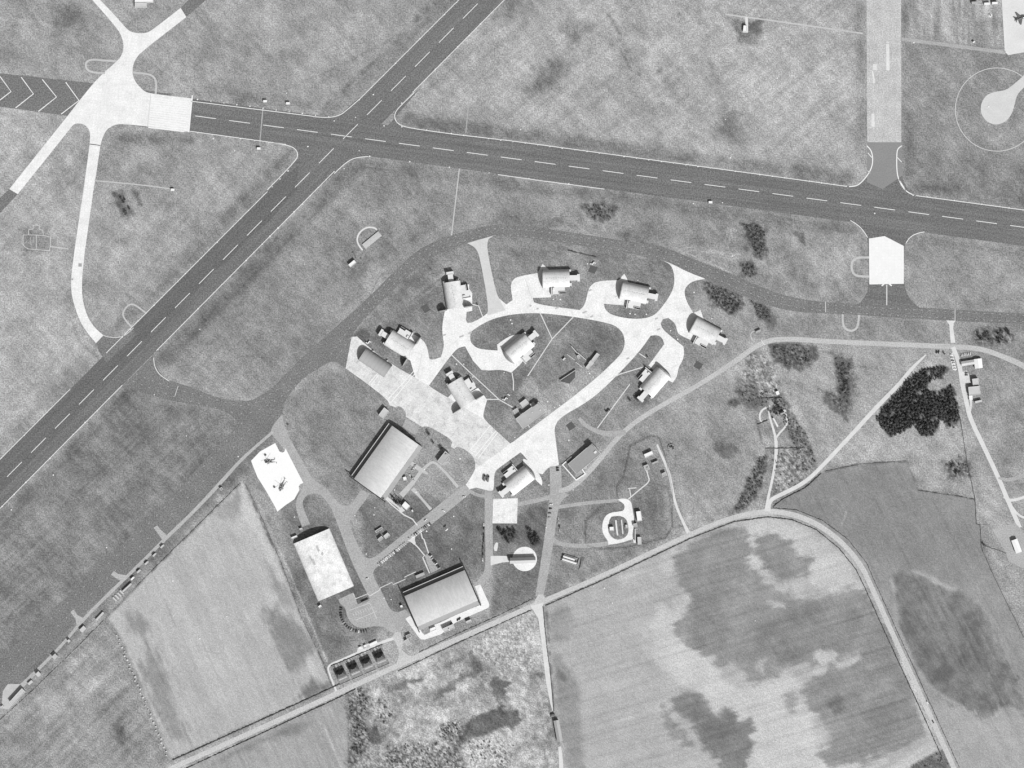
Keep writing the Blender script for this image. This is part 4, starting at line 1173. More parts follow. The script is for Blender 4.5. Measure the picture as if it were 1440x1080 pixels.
# threshold bars on the pale concrete
for k in range(14):
    yb = 137.5 + 3.2 * k
    strip_piece('threshold_stripe', PAVED['concrete_taxiway'], 213 - 0.35 * k, yb, 264 - 0.35 * k, yb + 6.0, 1.5, M_WHITE)
strip_piece('threshold_bar', PAVED['concrete_taxiway'], 212, 133, 207.5, 177, 1.0, M_LINE)
strip_piece('threshold_bar', PAVED['concrete_taxiway'], 270.5, 134, 265.5, 186, 1.6, M_WHITE)
strip_piece('dark_joint', PAVED['concrete_taxiway'], 126, 202.5, 141, 204.5, 1.2, M_GRAVEL)
flat('dark_patch', [[(110.3, 370.3), (115, 370.3), (115, 375), (110.3, 375)], [(100.5, 391.5), (103, 391.5), (103, 394), (100.5, 394)]], Z_MARK, plain('patch_asphalt', 168), PAVED['concrete_taxiway'])
# taxiway edge dashes, two rows
M_DASH = plain('dash_paint', 176, 0.8)


def dash_rows(centre, off, step, parent, skip=()):
    pts = [c for c in centre]
    for _ in range(2):
        pts = [pts[0]] + [q for a, b in zip(pts, pts[1:]) for q in ((a[0] * .75 + b[0] * .25, a[1] * .75 + b[1] * .25), (a[0] * .25 + b[0] * .75, a[1] * .25 + b[1] * .75))] + [pts[-1]]
    acc = 0.0
    for a, b in zip(pts, pts[1:]):
        l = math.hypot(b[0] - a[0], b[1] - a[1])
        if l < 1e-6:
            continue
        ux, uy = (b[0] - a[0]) / l, (b[1] - a[1]) / l
        while acc < l:
            x, y = a[0] + ux * acc, a[1] + uy * acc
            if -30 < x < 1470 and -30 < y < 1110:
                for s in off:
                    cx, cy = x - uy * s, y + ux * s
                    strip_piece('edge_dash', parent, cx - ux * 1.2, cy - uy * 1.2, cx + ux * 1.2, cy + uy * 1.2, 0.85, M_DASH)
            acc += step
        acc -= l


dash_rows([(470, 500), (505, 450), (545, 400), (600, 353), (650, 333), (700, 324), (770, 331), (870, 346), (925, 354), (1000, 384), (1060, 410), (1120, 430), (1240, 438), (1440, 448)], (-4.6, 4.6), 11.0, PAVED['taxiway'])
dash_rows([(345, 600), (300, 652), (240, 715), (160, 795), (90, 862), (0, 950)], (-7, 7), 16.0, PAVED['taxiway'])
dash_rows([(190, 532), (240, 552), (300, 567), (345, 580), (385, 560), (440, 515)], (-6, 5), 12.0, PAVED['taxiway'])
# car-park bays
for k in range(9):
    x, y = 496 + k * 3.4, 862 - k * 1.35
    strip_piece('bay_line', PAVED['site_road'], x, y, x + 2.0, y + 4.2, 0.5, M_LINE)
for a, b in (((492, 858), (520, 848)), ((520, 848), (530, 870)), ((500, 872), (529, 860))):
    strip_piece('bay_line', PAVED['site_road'], *a, *b, 0.7, M_LINE)
# slab joints seen on the old apron
for a, b in (((585, 513.5 + 5), (545, 562)), ((587, 521), (549, 567)), ((530, 526), (519, 539)), ((532, 528), (522, 541)), ((697, 606), (668, 642)), ((700, 608), (672, 645)), ((690, 598), (660, 634))):
    strip_piece('joint_line', PAVED['old_apron'], *a, *b, 0.9, M_PAD)
line_piece('kerb_line', PAVED['shelter_concrete'], [(739, 393), (748, 421)], 0.4, plain('joint_grey', 190), smooth=0)
line_piece('kerb_line', PAVED['shelter_concrete'], [(593, 497), (592, 505), (587, 528)], 0.4, plain('joint_grey', 190), smooth=0)
for q in ((746, 430, 3), (783, 433, 5), (756, 434, 3), (625, 471, 4), (649, 473, 6), (661, 468, 5), (822, 439, 6), (832, 445, 4), (923, 448, 4), (926, 463, 5), (883, 504, 4), (830, 408, 4)):
    o = flat('drain_cover', [ribbon([(q[0] - q[2] / 2, q[1] + q[2] * .2), (q[0] + q[2] / 2, q[1] - q[2] * .2)], 2.2, 0)], Z_MARK, plain('cover_grey', 190), PAVED['shelter_concrete'])

# ---------------------------------------------------------------- hardened aircraft shelters
M_SHELL = surf_mat('shelter_concrete_shell', 226, grain=0.2, gscale=0.8, blot=0.12, stain=0.12, bscale=0.12)
M_SHELL2 = surf_mat('shelter_trim_concrete', 232, grain=0.06, gscale=1.0, blot=0.06, bscale=0.12)
M_DOOR = plain('steel_door', 165)
M_DARK = plain('dark_steel', 62)
M_FELT = surf_mat('grey_roof_felt', 182, grain=0.10, gscale=1.0, blot=0.07, bscale=0.12)
M_FELT_DK = surf_mat('dark_roof_felt', 150, grain=0.12, gscale=1.0, blot=0.07, bscale=0.12)
M_WALL = surf_mat('rendered_wall', 205, grain=0.08, gscale=1.0, blot=0.06, bscale=0.2)
M_BRICK = surf_mat('brick_wall', 130, grain=0.12, gscale=1.0, blot=0.06, bscale=0.2)
M_ROOFW = surf_mat('white_sheet_roof', 246, grain=0.04, gscale=1.0, blot=0.04, bscale=0.2)
M_ROOFG = surf_mat('grey_sheet_roof', 205, grain=0.09, gscale=1.0, blot=0.08, bscale=0.15)
M_SLATE = surf_mat('dark_slate', 96, grain=0.2, gscale=1.2, blot=0.10, bscale=0.2)
M_HANGAR = surf_mat('hangar_roof_sheet', 206, grain=0.07, gscale=0.9, blot=0.05, bscale=0.06)
M_BLISTER = surf_mat('blister_roof_sheet', 240, grain=0.26, gscale=0.6, blot=0.2, stain=0.18, bscale=0.08)
GLASS = glass_mat()

SL, SW, SH = 37.5, 25.0, 9.6          # length, width, height of a shelter


def arch_pts(w, h, n=18, pw=2.2):
    out = []
    for i in range(n + 1):
        a = math.pi * i / n
        c, s = math.cos(a), math.sin(a)
        out.append((w / 2 * math.copysign(abs(c) ** (2 / pw), c), h * abs(s) ** (2 / pw)))
    return out


def arch_shell(mb, x0, x1, w, h, th=0.9, n=18, pw=2.2):
    o = arch_pts(w, h, n, pw)
    i = arch_pts(w - 2 * th, h - th, n, pw)
    rings = []
    for x, pts in ((x0, i), (x0, o), (x1, o), (x1, i)):
        rings.append([(x, y, z) for y, z in pts])
    k = n + 1
    v = [p for r in rings for p in r]
    f = []
    for r in range(4):
        a, b = r * k, ((r + 1) % 4) * k
        for j in range(n):
            f.append((a + j, a + j + 1, b + j + 1, b + j))
    return mb.add(v, f)


def arch_wall(mb, x0, x1, w, h, n=18, pw=2.2):
    pts = arch_pts(w, h, n, pw)
    return mb.loft([[(x0, y, z) for y, z in pts], [(x1, y, z) for y, z in pts]])


def door_leaf_mesh(side, bow):
    mb = MB()
    nu, nv = 10, 6
    b, hh = SW / 2 + 0.6, SH + 0.2
    outer, inner = [], []
    for u in range(nu + 1):
        y = b * u / nu
        top = hh * max(0.0, 1 - (u / nu) ** 2.2) ** (1 / 2.2)
        for v in range(nv + 1):
            z = top * v / nv
            x = 0.9 + bow * max(0.0, 1 - (u / nu) ** 2) * (1 - 0.75 * v / nv)
            outer.append((x, side * y, z))
            inner.append((0.15, side * y, z))
    m = nv + 1
    n = (nu + 1) * m
    f = []
    for u in range(nu):
        for v in range(nv):
            q = (u * m + v, (u + 1) * m + v, (u + 1) * m + v + 1, u * m + v + 1)
            f.append(q)
            f.append(tuple(i + n for i in q[::-1]))
    for u in range(nu):
        f.append((u * m + nv, (u + 1) * m + nv, n + (u + 1) * m + nv, n + u * m + nv))
    for v in range(nv):
        f.append((v, v + 1, n + v + 1, n + v))
    mb.add(outer + inner, f)
    return mb.mesh('door_leaf', M_DOOR)


ME = {}
mb = MB()
arch_shell(mb, -SL / 2, SL / 2, SW, SH)
ME['shell'] = mb.mesh('arch_shell', M_SHELL)
ME['rear'] = arch_wall(MB(), -SL / 2 + 1.2, -SL / 2 + 2.4, SW - 2.0, SH - 1.0).mesh('rear_wall', M_SHELL2)
mb = MB()
mb.box(-SL / 2 - 5.2, 0, 0, 11.2, 7.2, 6.0)
mb.box(-SL / 2 - 12.6, 0, 0, 3.6, 10.2, 5.6)
ME['duct'] = mb.mesh('exhaust_duct', M_SHELL2)
ME['annex'] = MB().box(-3.0, SW / 2 + 4.2, 0, 17.5, 11.0, 3.6).mesh('side_annex', M_SHELL2)
ME['blast'] = MB().box(7.0, SW / 2 + 5.6, 0, 1.1, 11.4, 4.6).mesh('blast_wall', M_SHELL2)
ME['slot'] = MB().box(-8.0, SW / 2 + 8.2, 3.62, 8.5, 2.3, 0.05).mesh('stair_well_shade', M_DARK)  # dark sheet on the solid roof stands for the shade in a sunken stair
ME['slotwall'] = MB().box(-8.0, SW / 2 + 6.7, 3.6, 9.2, 0.5, 1.1).box(-3.4, SW / 2 + 8.0, 3.6, 0.5, 3.0, 1.1).mesh('well_parapet', M_SHELL2)
ME['hatch'] = MB().box(4.0, SW / 2 + 2.2, 3.6, 2.6, 3.4, 1.6).mesh('roof_hatch', M_SHELL2)
ME['stub'] = MB().box(-SL / 2 - 1.4, 9.0, 0, 2.8, 4.0, 3.2).mesh('generator_stub', M_SHELL2)
ME['stub2'] = MB().box(-SL / 2 - 1.0, -10.4, 0, 2.4, 2.6, 4.6).mesh('generator_stub', M_SHELL2)
ME['vent'] = MB().cyl(0, 0, 0, 0.5, 0.55, 8).mesh('roof_vent', M_DOOR)
for bow in (0.8, 4.2):
    for sd in (1, -1):
        ME['leaf', bow, sd] = door_leaf_mesh(sd, bow)

SHELTERS = [
    ((634.6, 395.4), (640.8, 434.6), True, 0.8, 'aircraft shelter left of the northern spur, facing the lower edge, doors slid open', 'plain'),
    ((801.0, 391.0), (763.3, 392.0), False, 0.8, 'aircraft shelter above the ring road whose dark arch shadow faces straight left', 'plain'),
    ((911.0, 415.6), (873.6, 407.8), False, 0.8, 'aircraft shelter in the north-east loop of grass between two pale forecourts', 'plain'),
    ((546.4, 474.2), (578.7, 494.1), True, 0.8, 'aircraft shelter just north of the slab apron, doors open toward the lower right', 'plain'),
    ((1009.0, 474.6), (974.6, 456.3), False, 0.8, 'easternmost aircraft shelter, below the gorse patch beside the taxiway', 'plain'),
    ((744.8, 476.4), (714.6, 501.6), False, 4.2, 'aircraft shelter alone at the top of the grass island inside the ring road', 'plain'),
    ((638.8, 535.8), (658.2, 568.0), True, 0.8, 'aircraft shelter at the lower left of the ring island, dark wedges at open doors', 'plain'),
    ((908.0, 552.5), (933.8, 522.5), False, 4.2, 'aircraft shelter facing up right beside the perimeter road', 'plain'),
    ((715.5, 686.6), (743.6, 664.6), False, 5.0, 'southernmost aircraft shelter, above the square concrete pad', 'plain'),
]
for (rx, ry), (fx, fy), is_open, bow, lab, _k in SHELTERS:
    t = thing('aircraft_shelter', lab, 'aircraft shelter', (rx + fx) / 2, (ry + fy) / 2, heading(rx, ry, fx, fy), 'hardened aircraft shelters round the ring road')
    for key in ('shell', 'rear', 'duct', 'annex', 'blast', 'stub', 'stub2'):
        o = link(ME[key].name, ME[key], t)
        if key == 'shell':
            for k in range(9):
                link('roof_vent', ME['vent'], o, (-13.0 + 3.3 * k, 0.4 * (-1) ** k, SH - 0.2))
        if key == 'annex':
            link('stair_well_shade', ME['slot'], o)
            link('well_parapet', ME['slotwall'], o)
            link('roof_hatch', ME['hatch'], o)
    bw_ = 4.2 if bow > 2 else 0.8
    for sd in (1, -1):
        link('door_leaf', ME['leaf', bw_, sd], t, (SL / 2, sd * (12.2 if is_open else 0.15), 0))

# the grey fabric-covered shelter on the slab apron
t = thing('fabric_shelter', 'plain grey arched shelter standing alone on the upper left end of the slab apron', 'shelter', 528.4, 510.3, heading(546.7, 522.8, 510.0, 497.8))
arch_shell(MB(), -21.5, 22.2, 21.0, 9.0, 0.4, 20, 2.0).obj('fabric_cover', surf_mat('grey_fabric', 176, grain=0.06, blot=0.05), t)
m_rib = plain('steel_rib', 170)
for k in range(8):
    arch_shell(MB(), -0.12, 0.12, 21.2, 9.1, 0.3, 20, 2.0).obj('roof_rib', m_rib, t).location = (-20.0 + 5.8 * k, 0, 0)
for k in (-12, 12):
    MB().box(k, -11.6, 0, 2.0, 1.8, 2.4).obj('wall_box', M_WALL, t)

# ---------------------------------------------------------------- the large hangars


def hangar(name, label, cx, cy, rz, L, Wd, nw, door_ends, roofmat):
    """x along the length, +y the side that carries the lower annex roof toward the upper left"""
    t = thing(name, label, 'hangar', cx, cy, rz, 'large steel hangars with curved roofs')
    n = 20
    e, rise = 8.5, 4.0
    prof = []
    for i in range(n + 1):
        y = -Wd / 2 + Wd * i / n
        prof.append((y, e + rise * (1 - (2 * y / Wd) ** 2)))
    ring = prof + [(Wd / 2, e - 0.6), (-Wd / 2, e - 0.6)]
    MB().loft([[(x, y, z) for y, z in ring] for x in (-L / 2, L / 2)]).obj('main_roof', roofmat, t)
    walls = MB()
    walls.box(0, Wd / 2 - 0.4, 0, L - 1.0, 0.5, e - 0.62)
    walls.box(0, -Wd / 2 + 0.4, 0, L - 1.0, 0.5, e - 0.62)
    walls.obj('side_wall', M_DOOR, t)
    for sx in (-1, 1):
        wl = [(y, z - 0.05) for y, z in prof]
        ringw = [(-Wd / 2 + 0.2, 0)] + [(y * 0.99, z - 0.7) for y, z in prof] + [(Wd / 2 - 0.2, 0)]
        MB().loft([[(sx * (L / 2 - 0.9), y, z) for y, z in ringw], [(sx * (L / 2 - 0.4), y, z) for y, z in ringw]]).obj('end_wall', M_DOOR, t)
    ah = 4.2
    an = MB().box(0, Wd / 2 + 3.0, 0, L, 5.6, ah).obj('annex', M_FELT_DK, t)
    MB().box(0, Wd / 2 + 5.5, ah, L, 0.7, 0.55).obj('parapet', M_SHELL2, an)
    ex = MB().box(0, -Wd / 2 - 3.1, 0, L, 6.0, 4.0).obj('annex', M_FELT, t)
    for k in range(12):
        x = -L / 2 + 5 + k * (L - 10) / 11
        MB().box(x, -Wd / 2 - 6.13, 1.4, 2.4, 0.06, 1.2).obj('window', GLASS, ex)
        MB().box(x, Wd / 2 + 5.83, 1.4, 2.4, 0.06, 1.2).obj('window', GLASS, an)
    for sx in door_ends:
        for k in range(6):
            y = -Wd / 2 + Wd * (k + 0.5) / 6
            MB().box(sx * (L / 2 + 0.1 + 0.35 * (k % 2)), y, 0.1, 0.3, Wd / 6 + 0.3, e - 1.2).obj('door_leaf', M_DOOR, t)
        g = MB()
        g.box(sx * (L / 2 + 0.9), 0, e - 1.0, 1.3, Wd + 17, 0.8)
        for y in (-1, 1):
            for d in (4.0, 8.2):
                g.box(sx * (L / 2 + 0.9), y * (Wd / 2 + d), 0, 0.5, 0.5, e - 1.0)
        g.obj('door_gantry', M_DARK, t)
    return t


hangar('hangar', 'tall hangar with long bright curved roof between the helicopter pad and the slab apron', (551.7 + 536.0) / 2 + 0.0, (598.3 + 700.0) / 2, heading(498.3, 672.8, 551.7, 598.3), 91.6, 46.2, 1, (-1,), surf_mat('hangar_sheet', 208, grain=0.12, gscale=0.9, blot=0.08, bscale=0.05, streak=(heading(498.3, 672.8, 551.7, 598.3) + math.pi / 2, 0.012, 0.4, 0.10)))
hangar('hangar', 'tall hangar with long curved roof beside the lane, pale concrete along two of its sides', (567.8 + 673.3) / 2, (838.3 + 843.3) / 2, heading(567.8, 838.3, 652.2, 801.7), 92.2, 46.6, 1, (-1, 1), surf_mat('hangar_sheet_grey', 198, grain=0.12, gscale=0.9, blot=0.08, bscale=0.05, streak=(heading(567.8, 838.3, 652.2, 801.7) + math.pi / 2, 0.012, 0.4, 0.10)))

# blister hangar
rz = heading(447.5, 842.5, 472.0, 843.0)
ax0, ay0, ax1, ay1 = (447 + 498) / 2, (843 + 826.5) / 2, (412.6 + 463.3) / 2, (764.7 + 742.8) / 2
bl = math.hypot(ax1 - ax0, ay1 - ay0)
t = thing('blister_hangar', 'low blister hangar with stained white roof curving to the ground beside the stubble field', 'hangar', (ax0 + ax1) / 2, (ay0 + ay1) / 2, heading(ax0, ay0, ax1, ay1))
roof = arch_shell(MB(), -bl / 2, bl / 2, 55.0, 8.4, 0.5, 26, 2.0).obj('arched_roof', M_BLISTER, t)
m_stain = surf_mat('roof_stain', 196, grain=0.18, gscale=0.9, blot=0.2, bscale=0.2)


def roof_patch(x, y, lx, wy, mat):
    b = MB()
    n = 6
    v, f = [], []
    for i in range(n + 1):
        yy = y - wy / 2 + wy * i / n
        z = 8.4 * math.sqrt(max(0, 1 - (yy / 27.5) ** 2)) + 0.07
        jx = random.uniform(-1, 1)
        v += [(x - lx / 2 + jx, yy, z), (x + lx / 2 + jx, yy, z)]
    for i in range(n):
        f.append((2 * i, 2 * i + 1, 2 * i + 3, 2 * i + 2))
    b.add(v, f)
    return b.obj('roof_patch', mat, roof)


random.seed(4)
for x, y, lx, wy in ((10, 11, 9, 3.6), (16, 12.5, 8, 2.2), (24, -2, 9, 3.0), (15, -5, 4, 3.2)):
    roof_patch(x, y, lx, wy, m_stain)
MB().loft([[(bl / 2 - 1.4, y, z) for y, z in arch_pts(53.6, 7.7, 24, 2.0)], [(bl / 2 - 0.9, y, z) for y, z in arch_pts(53.6, 7.7, 24, 2.0)]]).obj('end_wall', M_DOOR, t)
MB().loft([[(-bl / 2 + 0.9, y, z) for y, z in arch_pts(53.6, 7.7, 24, 2.0)], [(-bl / 2 + 1.4, y, z) for y, z in arch_pts(53.6, 7.7, 24, 2.0)]]).obj('end_wall', M_DOOR, t)
for k in range(6):
    MB().box(bl / 2 - 0.7 + 0.25 * (k % 2), -12.5 + 5 * k, 0, 0.25, 5.1, 5.6).obj('door_leaf', M_DARK, t)

# ---------------------------------------------------------------- smaller buildings


def quad_frame(q):
    """centre, heading, length, width of an almost rectangular outline given by its corners in turn"""
    cx = sum(p[0] for p in q) / 4
    cy = sum(p[1] for p in q) / 4
    a = ((q[1][0] - q[0][0] + q[2][0] - q[3][0]) / 2, (q[1][1] - q[0][1] + q[2][1] - q[3][1]) / 2)
    b = ((q[3][0] - q[0][0] + q[2][0] - q[1][0]) / 2, (q[3][1] - q[0][1] + q[2][1] - q[1][1]) / 2)
    return cx, cy, math.atan2(-a[1], a[0]), math.hypot(*a), math.hypot(*b)


def add_openings(wall_parent, L, Wd, h, n=3, door=True):
    for k in range(n):
        x = -L / 2 + L * (k + 0.7) / (n + 0.4)
        for sy in (-1, 1):
            f = MB().box(x, sy * (Wd / 2 + 0.02), h * 0.4, min(1.6, L / (n * 1.8)), 0.10, h * 0.32).obj('window', GLASS, wall_parent)
    if door:
        MB().box(L / 2 + 0.03, 0, 0, 0.1, min(2.2, Wd * 0.4), h * 0.7).obj('door', M_DARK, wall_parent)


def flat_building(label, q, h, roof=None, wall=None, name='flat_roofed_building', cat='building', group=None, parapet=True, extras=(), nwin=3):
    cx, cy, rz, L, Wd = quad_frame(q)
    roof = roof or M_FELT
    wall = wall or M_WALL
    t = thing(name, label, cat, cx, cy, rz, group)
    w = MB().box(0, 0, 0, L - 0.3, Wd - 0.3, h - 0.25).obj('wall', wall, t)
    add_openings(w, L - 0.3, Wd - 0.3, h, nwin)
    r = MB().box(0, 0, h - 0.25, L, Wd, 0.3).obj('roof', roof, t)
    if parapet:
        p = MB()
        for sy in (-1, 1):
            p.box(0, sy * (Wd / 2 - 0.2), h + 0.05, L, 0.4, 0.35)
        for sx in (-1, 1):
            p.box(sx * (L / 2 - 0.2), 0, h + 0.05, 0.4, Wd - 0.8, 0.35)
        p.obj('parapet', M_SHELL2, r)
    for kind, x, y, sx, sy, hh in extras:
        MB().box(x, y, h + 0.05, sx, sy, hh).obj(kind, roof if kind == 'plant_room' else M_SHELL2, r)
    return t


def gable_building(label, q, h, rh, roof, wall=None, name='pitched_roof_building', cat='building', group=None, hip=0.0, chimneys=(), nwin=3, over=0.4):
    """ridge along the first side"""
    cx, cy, rz, L, Wd = quad_frame(q)
    wall = wall or M_WALL
    t = thing(name, label, cat, cx, cy, rz, group)
    lw, ww = L - 2 * over, Wd - 2 * over
    wl = MB()
    wl.box(0, 0, 0, lw, ww, h)
    if not hip:
        for sx in (-1, 1):
            wl.loft([[(sx * lw / 2 - 0.12 * sx, -ww / 2, h), (sx * lw / 2 - 0.12 * sx, ww / 2, h), (sx * lw / 2 - 0.12 * sx, 0, h + rh * 0.94)],
                     [(sx * lw / 2, -ww / 2, h), (sx * lw / 2, ww / 2, h), (sx * lw / 2, 0, h + rh * 0.94)]])
    w = wl.obj('wall', wall, t)
    add_openings(w, lw, ww, h, nwin)
    hx = L / 2 - hip
    v = [(-L / 2, -Wd / 2, h), (L / 2, -Wd / 2, h), (L / 2, Wd / 2, h), (-L / 2, Wd / 2, h), (-hx, 0, h + rh), (hx, 0, h + rh)]
    v += [(x, y, z + 0.18) for x, y, z in v]
    up = [(0, 1, 5, 4), (2, 3, 4, 5), (1, 2, 5), (3, 0, 4)]
    f = [tuple(i + 6 for i in q_) for q_ in up] + [q_[::-1] for q_ in up]
    f += [(0, 6, 7, 1), (1, 7, 8, 2), (2, 8, 9, 3), (3, 9, 6, 0)]
    r = MB().add(v, f).obj('roof', roof, t)
    for x, y in chimneys:
        c = MB().box(x, y, h + rh * 0.4, 0.9, 1.3, rh * 0.6 + 1.6).obj('chimney', M_BRICK, r)
    return t


# base headquarters bunker
t = flat_building('long grey flat-roofed bunker inside the ring road with a raised plant block at its end', [(724, 589), (757, 566), (768, 578), (736.5, 603)], 4.0, M_FELT, extras=(('plant_room', 13.5, 5.0, 9, 5.5, 3.6), ('plant_room', -9, 8, 6, 3, 2.0), ('roof_vent', 15, -2, 1.6, 1.6, 1.0), ('roof_vent', 4, 2, 1.2, 1.2, 0.8), ('roof_vent', -4, -3, 1.2, 1.2, 0.8)), nwin=6)
flat_building('small pale flat-roofed block just north of the long grey bunker', [(730, 567.5), (739, 561), (744, 566.5), (736, 573)], 3.2, M_ROOFG)
flat_building('narrow pale hut tucked between the small block and the long grey bunker', [(745, 568.5), (750, 565), (753.5, 569), (748, 572.5)], 2.6, M_ROOFG, name='service_hut', cat='hut')
flat_building('small square hut beside the west corner of the long grey bunker', [(721, 577), (727, 574), (730, 578), (724, 582)], 2.6, M_FELT, name='service_hut', cat='hut')
# grey flat block beside perimeter road
flat_building('long grey flat-roofed block edged by a white wall between perimeter road and shelter pad', [(797, 652.5), (833, 624), (844, 637), (812, 667)], 4.6, surf_mat('mid_grey_felt', 160, grain=0.08, blot=0.05), extras=(('plant_room', 17.5, 6.0, 8, 6.5, 3.0), ('roof_vent', 18, -3, 4, 3, 0.8)), nwin=6)
t = thing('boundary_wall', 'white L-shaped wall wrapping the end of the long grey block', 'wall', 800, 662)
wb = MB()
for (x0, y0), (x1, y1) in (((790.5, 654.0), (803.5, 619 + 23.5)), ((791.5, 654), (810, 675)), ((810, 675), (823, 666.5)), ((823, 666.5), (818.5, 659.5))):
    a, b = W(x0, y0) - W(800, 662), W(x1, y1) - W(800, 662)
    m = (a + b) / 2
    wb.box(m.x, m.y, 0, (b - a).length + 0.9, 1.5, 0.9 + 0.0004 * x0, math.atan2((b - a).y, (b - a).x))
wb.obj('wall_panel', M_ROOFW, t)
flat_building('tiny pale hut at the perimeter road corner of the long grey block', [(819, 655), (823, 653), (825.5, 657), (821, 659.5)], 2.4, M_ROOFG, name='service_hut', cat='hut')

# fuel and pump works inside the ring road
t = flat_building('pale narrow building with a cross wing inside the ring road near its east bend', [(823.5, 517), (839, 496), (843.5, 499), (827, 519.5)], 3.4, M_ROOFG, extras=(('plant_room', -3, 0, 5, 6.2, 0.8),))
flat_building('small dark-sided pump house west of the pale cross-winged building', [(811, 500), (814, 499), (816, 503), (812.5, 505)], 3.6, M_FELT, name='pump_house', cat='pump house')
t = thing('blast_wall', 'thin upright concrete wall slanting down toward the pump house', 'wall', 807, 495)
for a0, b0, h0 in (((803.5, 487), (812, 497), 4.0), ((812.5, 496), (824, 506), 2.6)):
    a, b = W(*a0) - W(807, 495), W(*b0) - W(807, 495)
    m = (a + b) / 2
    MB().box(m.x, m.y, 0, (b - a).length, 0.8, h0, math.atan2((b - a).y, (b - a).x)).obj('wall_panel', M_SHELL2, t)
t = thing('low_wall', 'thin pale wall running beside the fuel works toward the ring road', 'wall', 812, 505)
for a0, b0 in (((797.5, 498.3), (808, 506)), ((809.5, 509), (819, 516.5))):
    a, b = W(*a0) - W(812, 505), W(*b0) - W(812, 505)
    m = (a + b) / 2
    MB().box(m.x, m.y, 0, (b - a).length, 0.7, 1.0, math.atan2((b - a).y, (b - a).x)).obj('wall_panel', M_SHELL2, t)
flat_building('very small white hut west of the fuel works inside the ring road', [(791, 506), (794, 502.5), (795.5, 504), (792.5, 507.3)], 2.4, M_ROOFW, name='service_hut', cat='hut')
# earth covered bay inside the ring
t = thing('retaining_wall', 'long dark retaining wall holding a grey trapezoid bay inside the ring road', 'wall', 799, 529)
a, b = W(787.5, 535) - W(799, 529), W(809.5, 520.5) - W(799, 529)
m = (a + b) / 2
MB().box(m.x, m.y, 0, (b - a).length, 1.2, 2.6, math.atan2((b - a).y, (b - a).x)).obj('wall_panel', M_FELT, t)
MB().prism([(W(x, y) - W(799, 529)).to_2d()[:] for x, y in ((788.5, 536.5), (809, 522.5), (808.5, 531), (801, 539.5))], 0, 1.4).obj('bay_floor', M_GRAVEL, t)

# technical area buildings
flat_building('small pale grey building off the north corner of the bright curved hangar roof', [(532.5, 583.5), (540.5, 573), (547.5, 578), (539.5, 589)], 4.4, M_ROOFG)
flat_building('grey slab-roofed block under trees between the slab apron and the road loop', [(615.5, 648), (626.5, 634), (633, 640), (622, 654)], 5.4, M_FELT, extras=(('plant_room', 6, 0, 2, 3, 1.2),))
flat_building('small white roofed boiler building beside the black tank frame', [(569.5, 704.5), (577, 711.5), (572, 717.5), (565, 711)], 3.6, M_ROOFW, name='boiler_house', cat='boiler house')
t = thing('pipe_rack', 'black lattice of tanks and pipes left of the small white boiler building', 'pipe rack', 560.5, 706.5, R(-38))
fm = MB()
for k in range(4):
    for j in range(3):
        fm.box(-6 + 4 * k, -3.6 + 3.6 * j, 0, 0.5, 0.5, 5.0)
for j in range(3):
    fm.box(0, -3.6 + 3.6 * j, 4.6, 13, 0.45, 0.45)
for k in range(4):
    fm.box(-6 + 4 * k, 0, 5.08, 0.45, 8.2, 0.4)
fm.obj('steel_frame', M_DARK, t)
for k in range(2):
    MB().tube((-5.4 + 6.4 * k, -1.8 + 3.4 * k, 1.8), (-0.5 + 6.4 * k, -1.8 + 3.4 * k, 1.8), 1.6, 12).obj('tank', M_DARK, t)
MB().box(-10.5, 0.5, 0, 7.0, 0.5, 5.2).obj('chimney_wall', M_DARK, t)
flat_building('grey twin hut, the west one of two on the triangular lawn', [(531, 758.5), (536.5, 753.5), (539.5, 756.5), (534, 761.5)], 3.6, M_FELT, name='service_hut', cat='hut')
flat_building('pale twin hut, the east one of two on the triangular lawn', [(539, 754), (545, 748.8), (549, 752.5), (543, 757.5)], 3.0, M_ROOFG, name='service_hut', cat='hut')
flat_building('weathered low shelter north of the twin huts on the triangular lawn', [(527.5, 746.5), (537, 740.5), (538.5, 743.5), (529, 749.5)], 2.2, M_FELT_DK, name='bicycle_shelter', cat='shelter')
flat_building('tiny white hut on the lawn right of the boiler building', [(578.5, 717), (580.5, 716.6), (581.5, 719.8), (579.5, 720.4)], 2.2, M_ROOFW, name='service_hut', cat='hut')
flat_building('small white block in the car yard beside the bright curved hangar', [(566, 671.5), (570.5, 670), (573, 674.5), (568.5, 676)], 2.6, M_ROOFW, name='service_hut', cat='hut')
flat_building('small dark building under the shaded side of the lane hangar near the staff cars', [(584, 809.5), (596, 804.5), (598, 808), (586, 813)], 3.0, M_FELT, parapet=False)
flat_building('pale offices built against the lane side of the hangar beside the lane', [(622, 883.5), (637, 877.5), (640, 882.5), (625, 889.5)], 4.4, M_ROOFG, extras=(('roof_vent', 0, -2, 1.4, 3, 1.2),), nwin=5)
flat_building('small pale hut at the right end of the offices beside the lane hangar', [(655, 873.5), (662, 870.8), (663.5, 873.5), (657, 876.5)], 3.6, M_ROOFG, name='service_hut', cat='hut')
flat_building('small low store at the left end of the pale yard behind the lane hangar', [(604, 884), (612, 881), (614, 885), (606, 888.5)], 2.2, M_ROOFW, name='store', cat='store')
flat_building('round-ended grey store by the junction below the hangar car park', [(570, 893.5), (577, 891), (579, 895), (573, 898)], 3.0, M_FELT_DK, name='store', cat='store')
flat_building('small hipped guardhouse between lane junction and white path', [(568, 901), (573, 898.5), (578.5, 904.5), (573, 907.5)], 3.2, M_FELT, name='guardhouse', cat='guardhouse')
flat_building('white kiosk at the left end of the lane hangar beside the lawn curve', [(562.5, 851.5), (565.5, 850.5), (567, 853.5), (564, 854.8)], 3.0, M_ROOFW, name='kiosk', cat='kiosk')
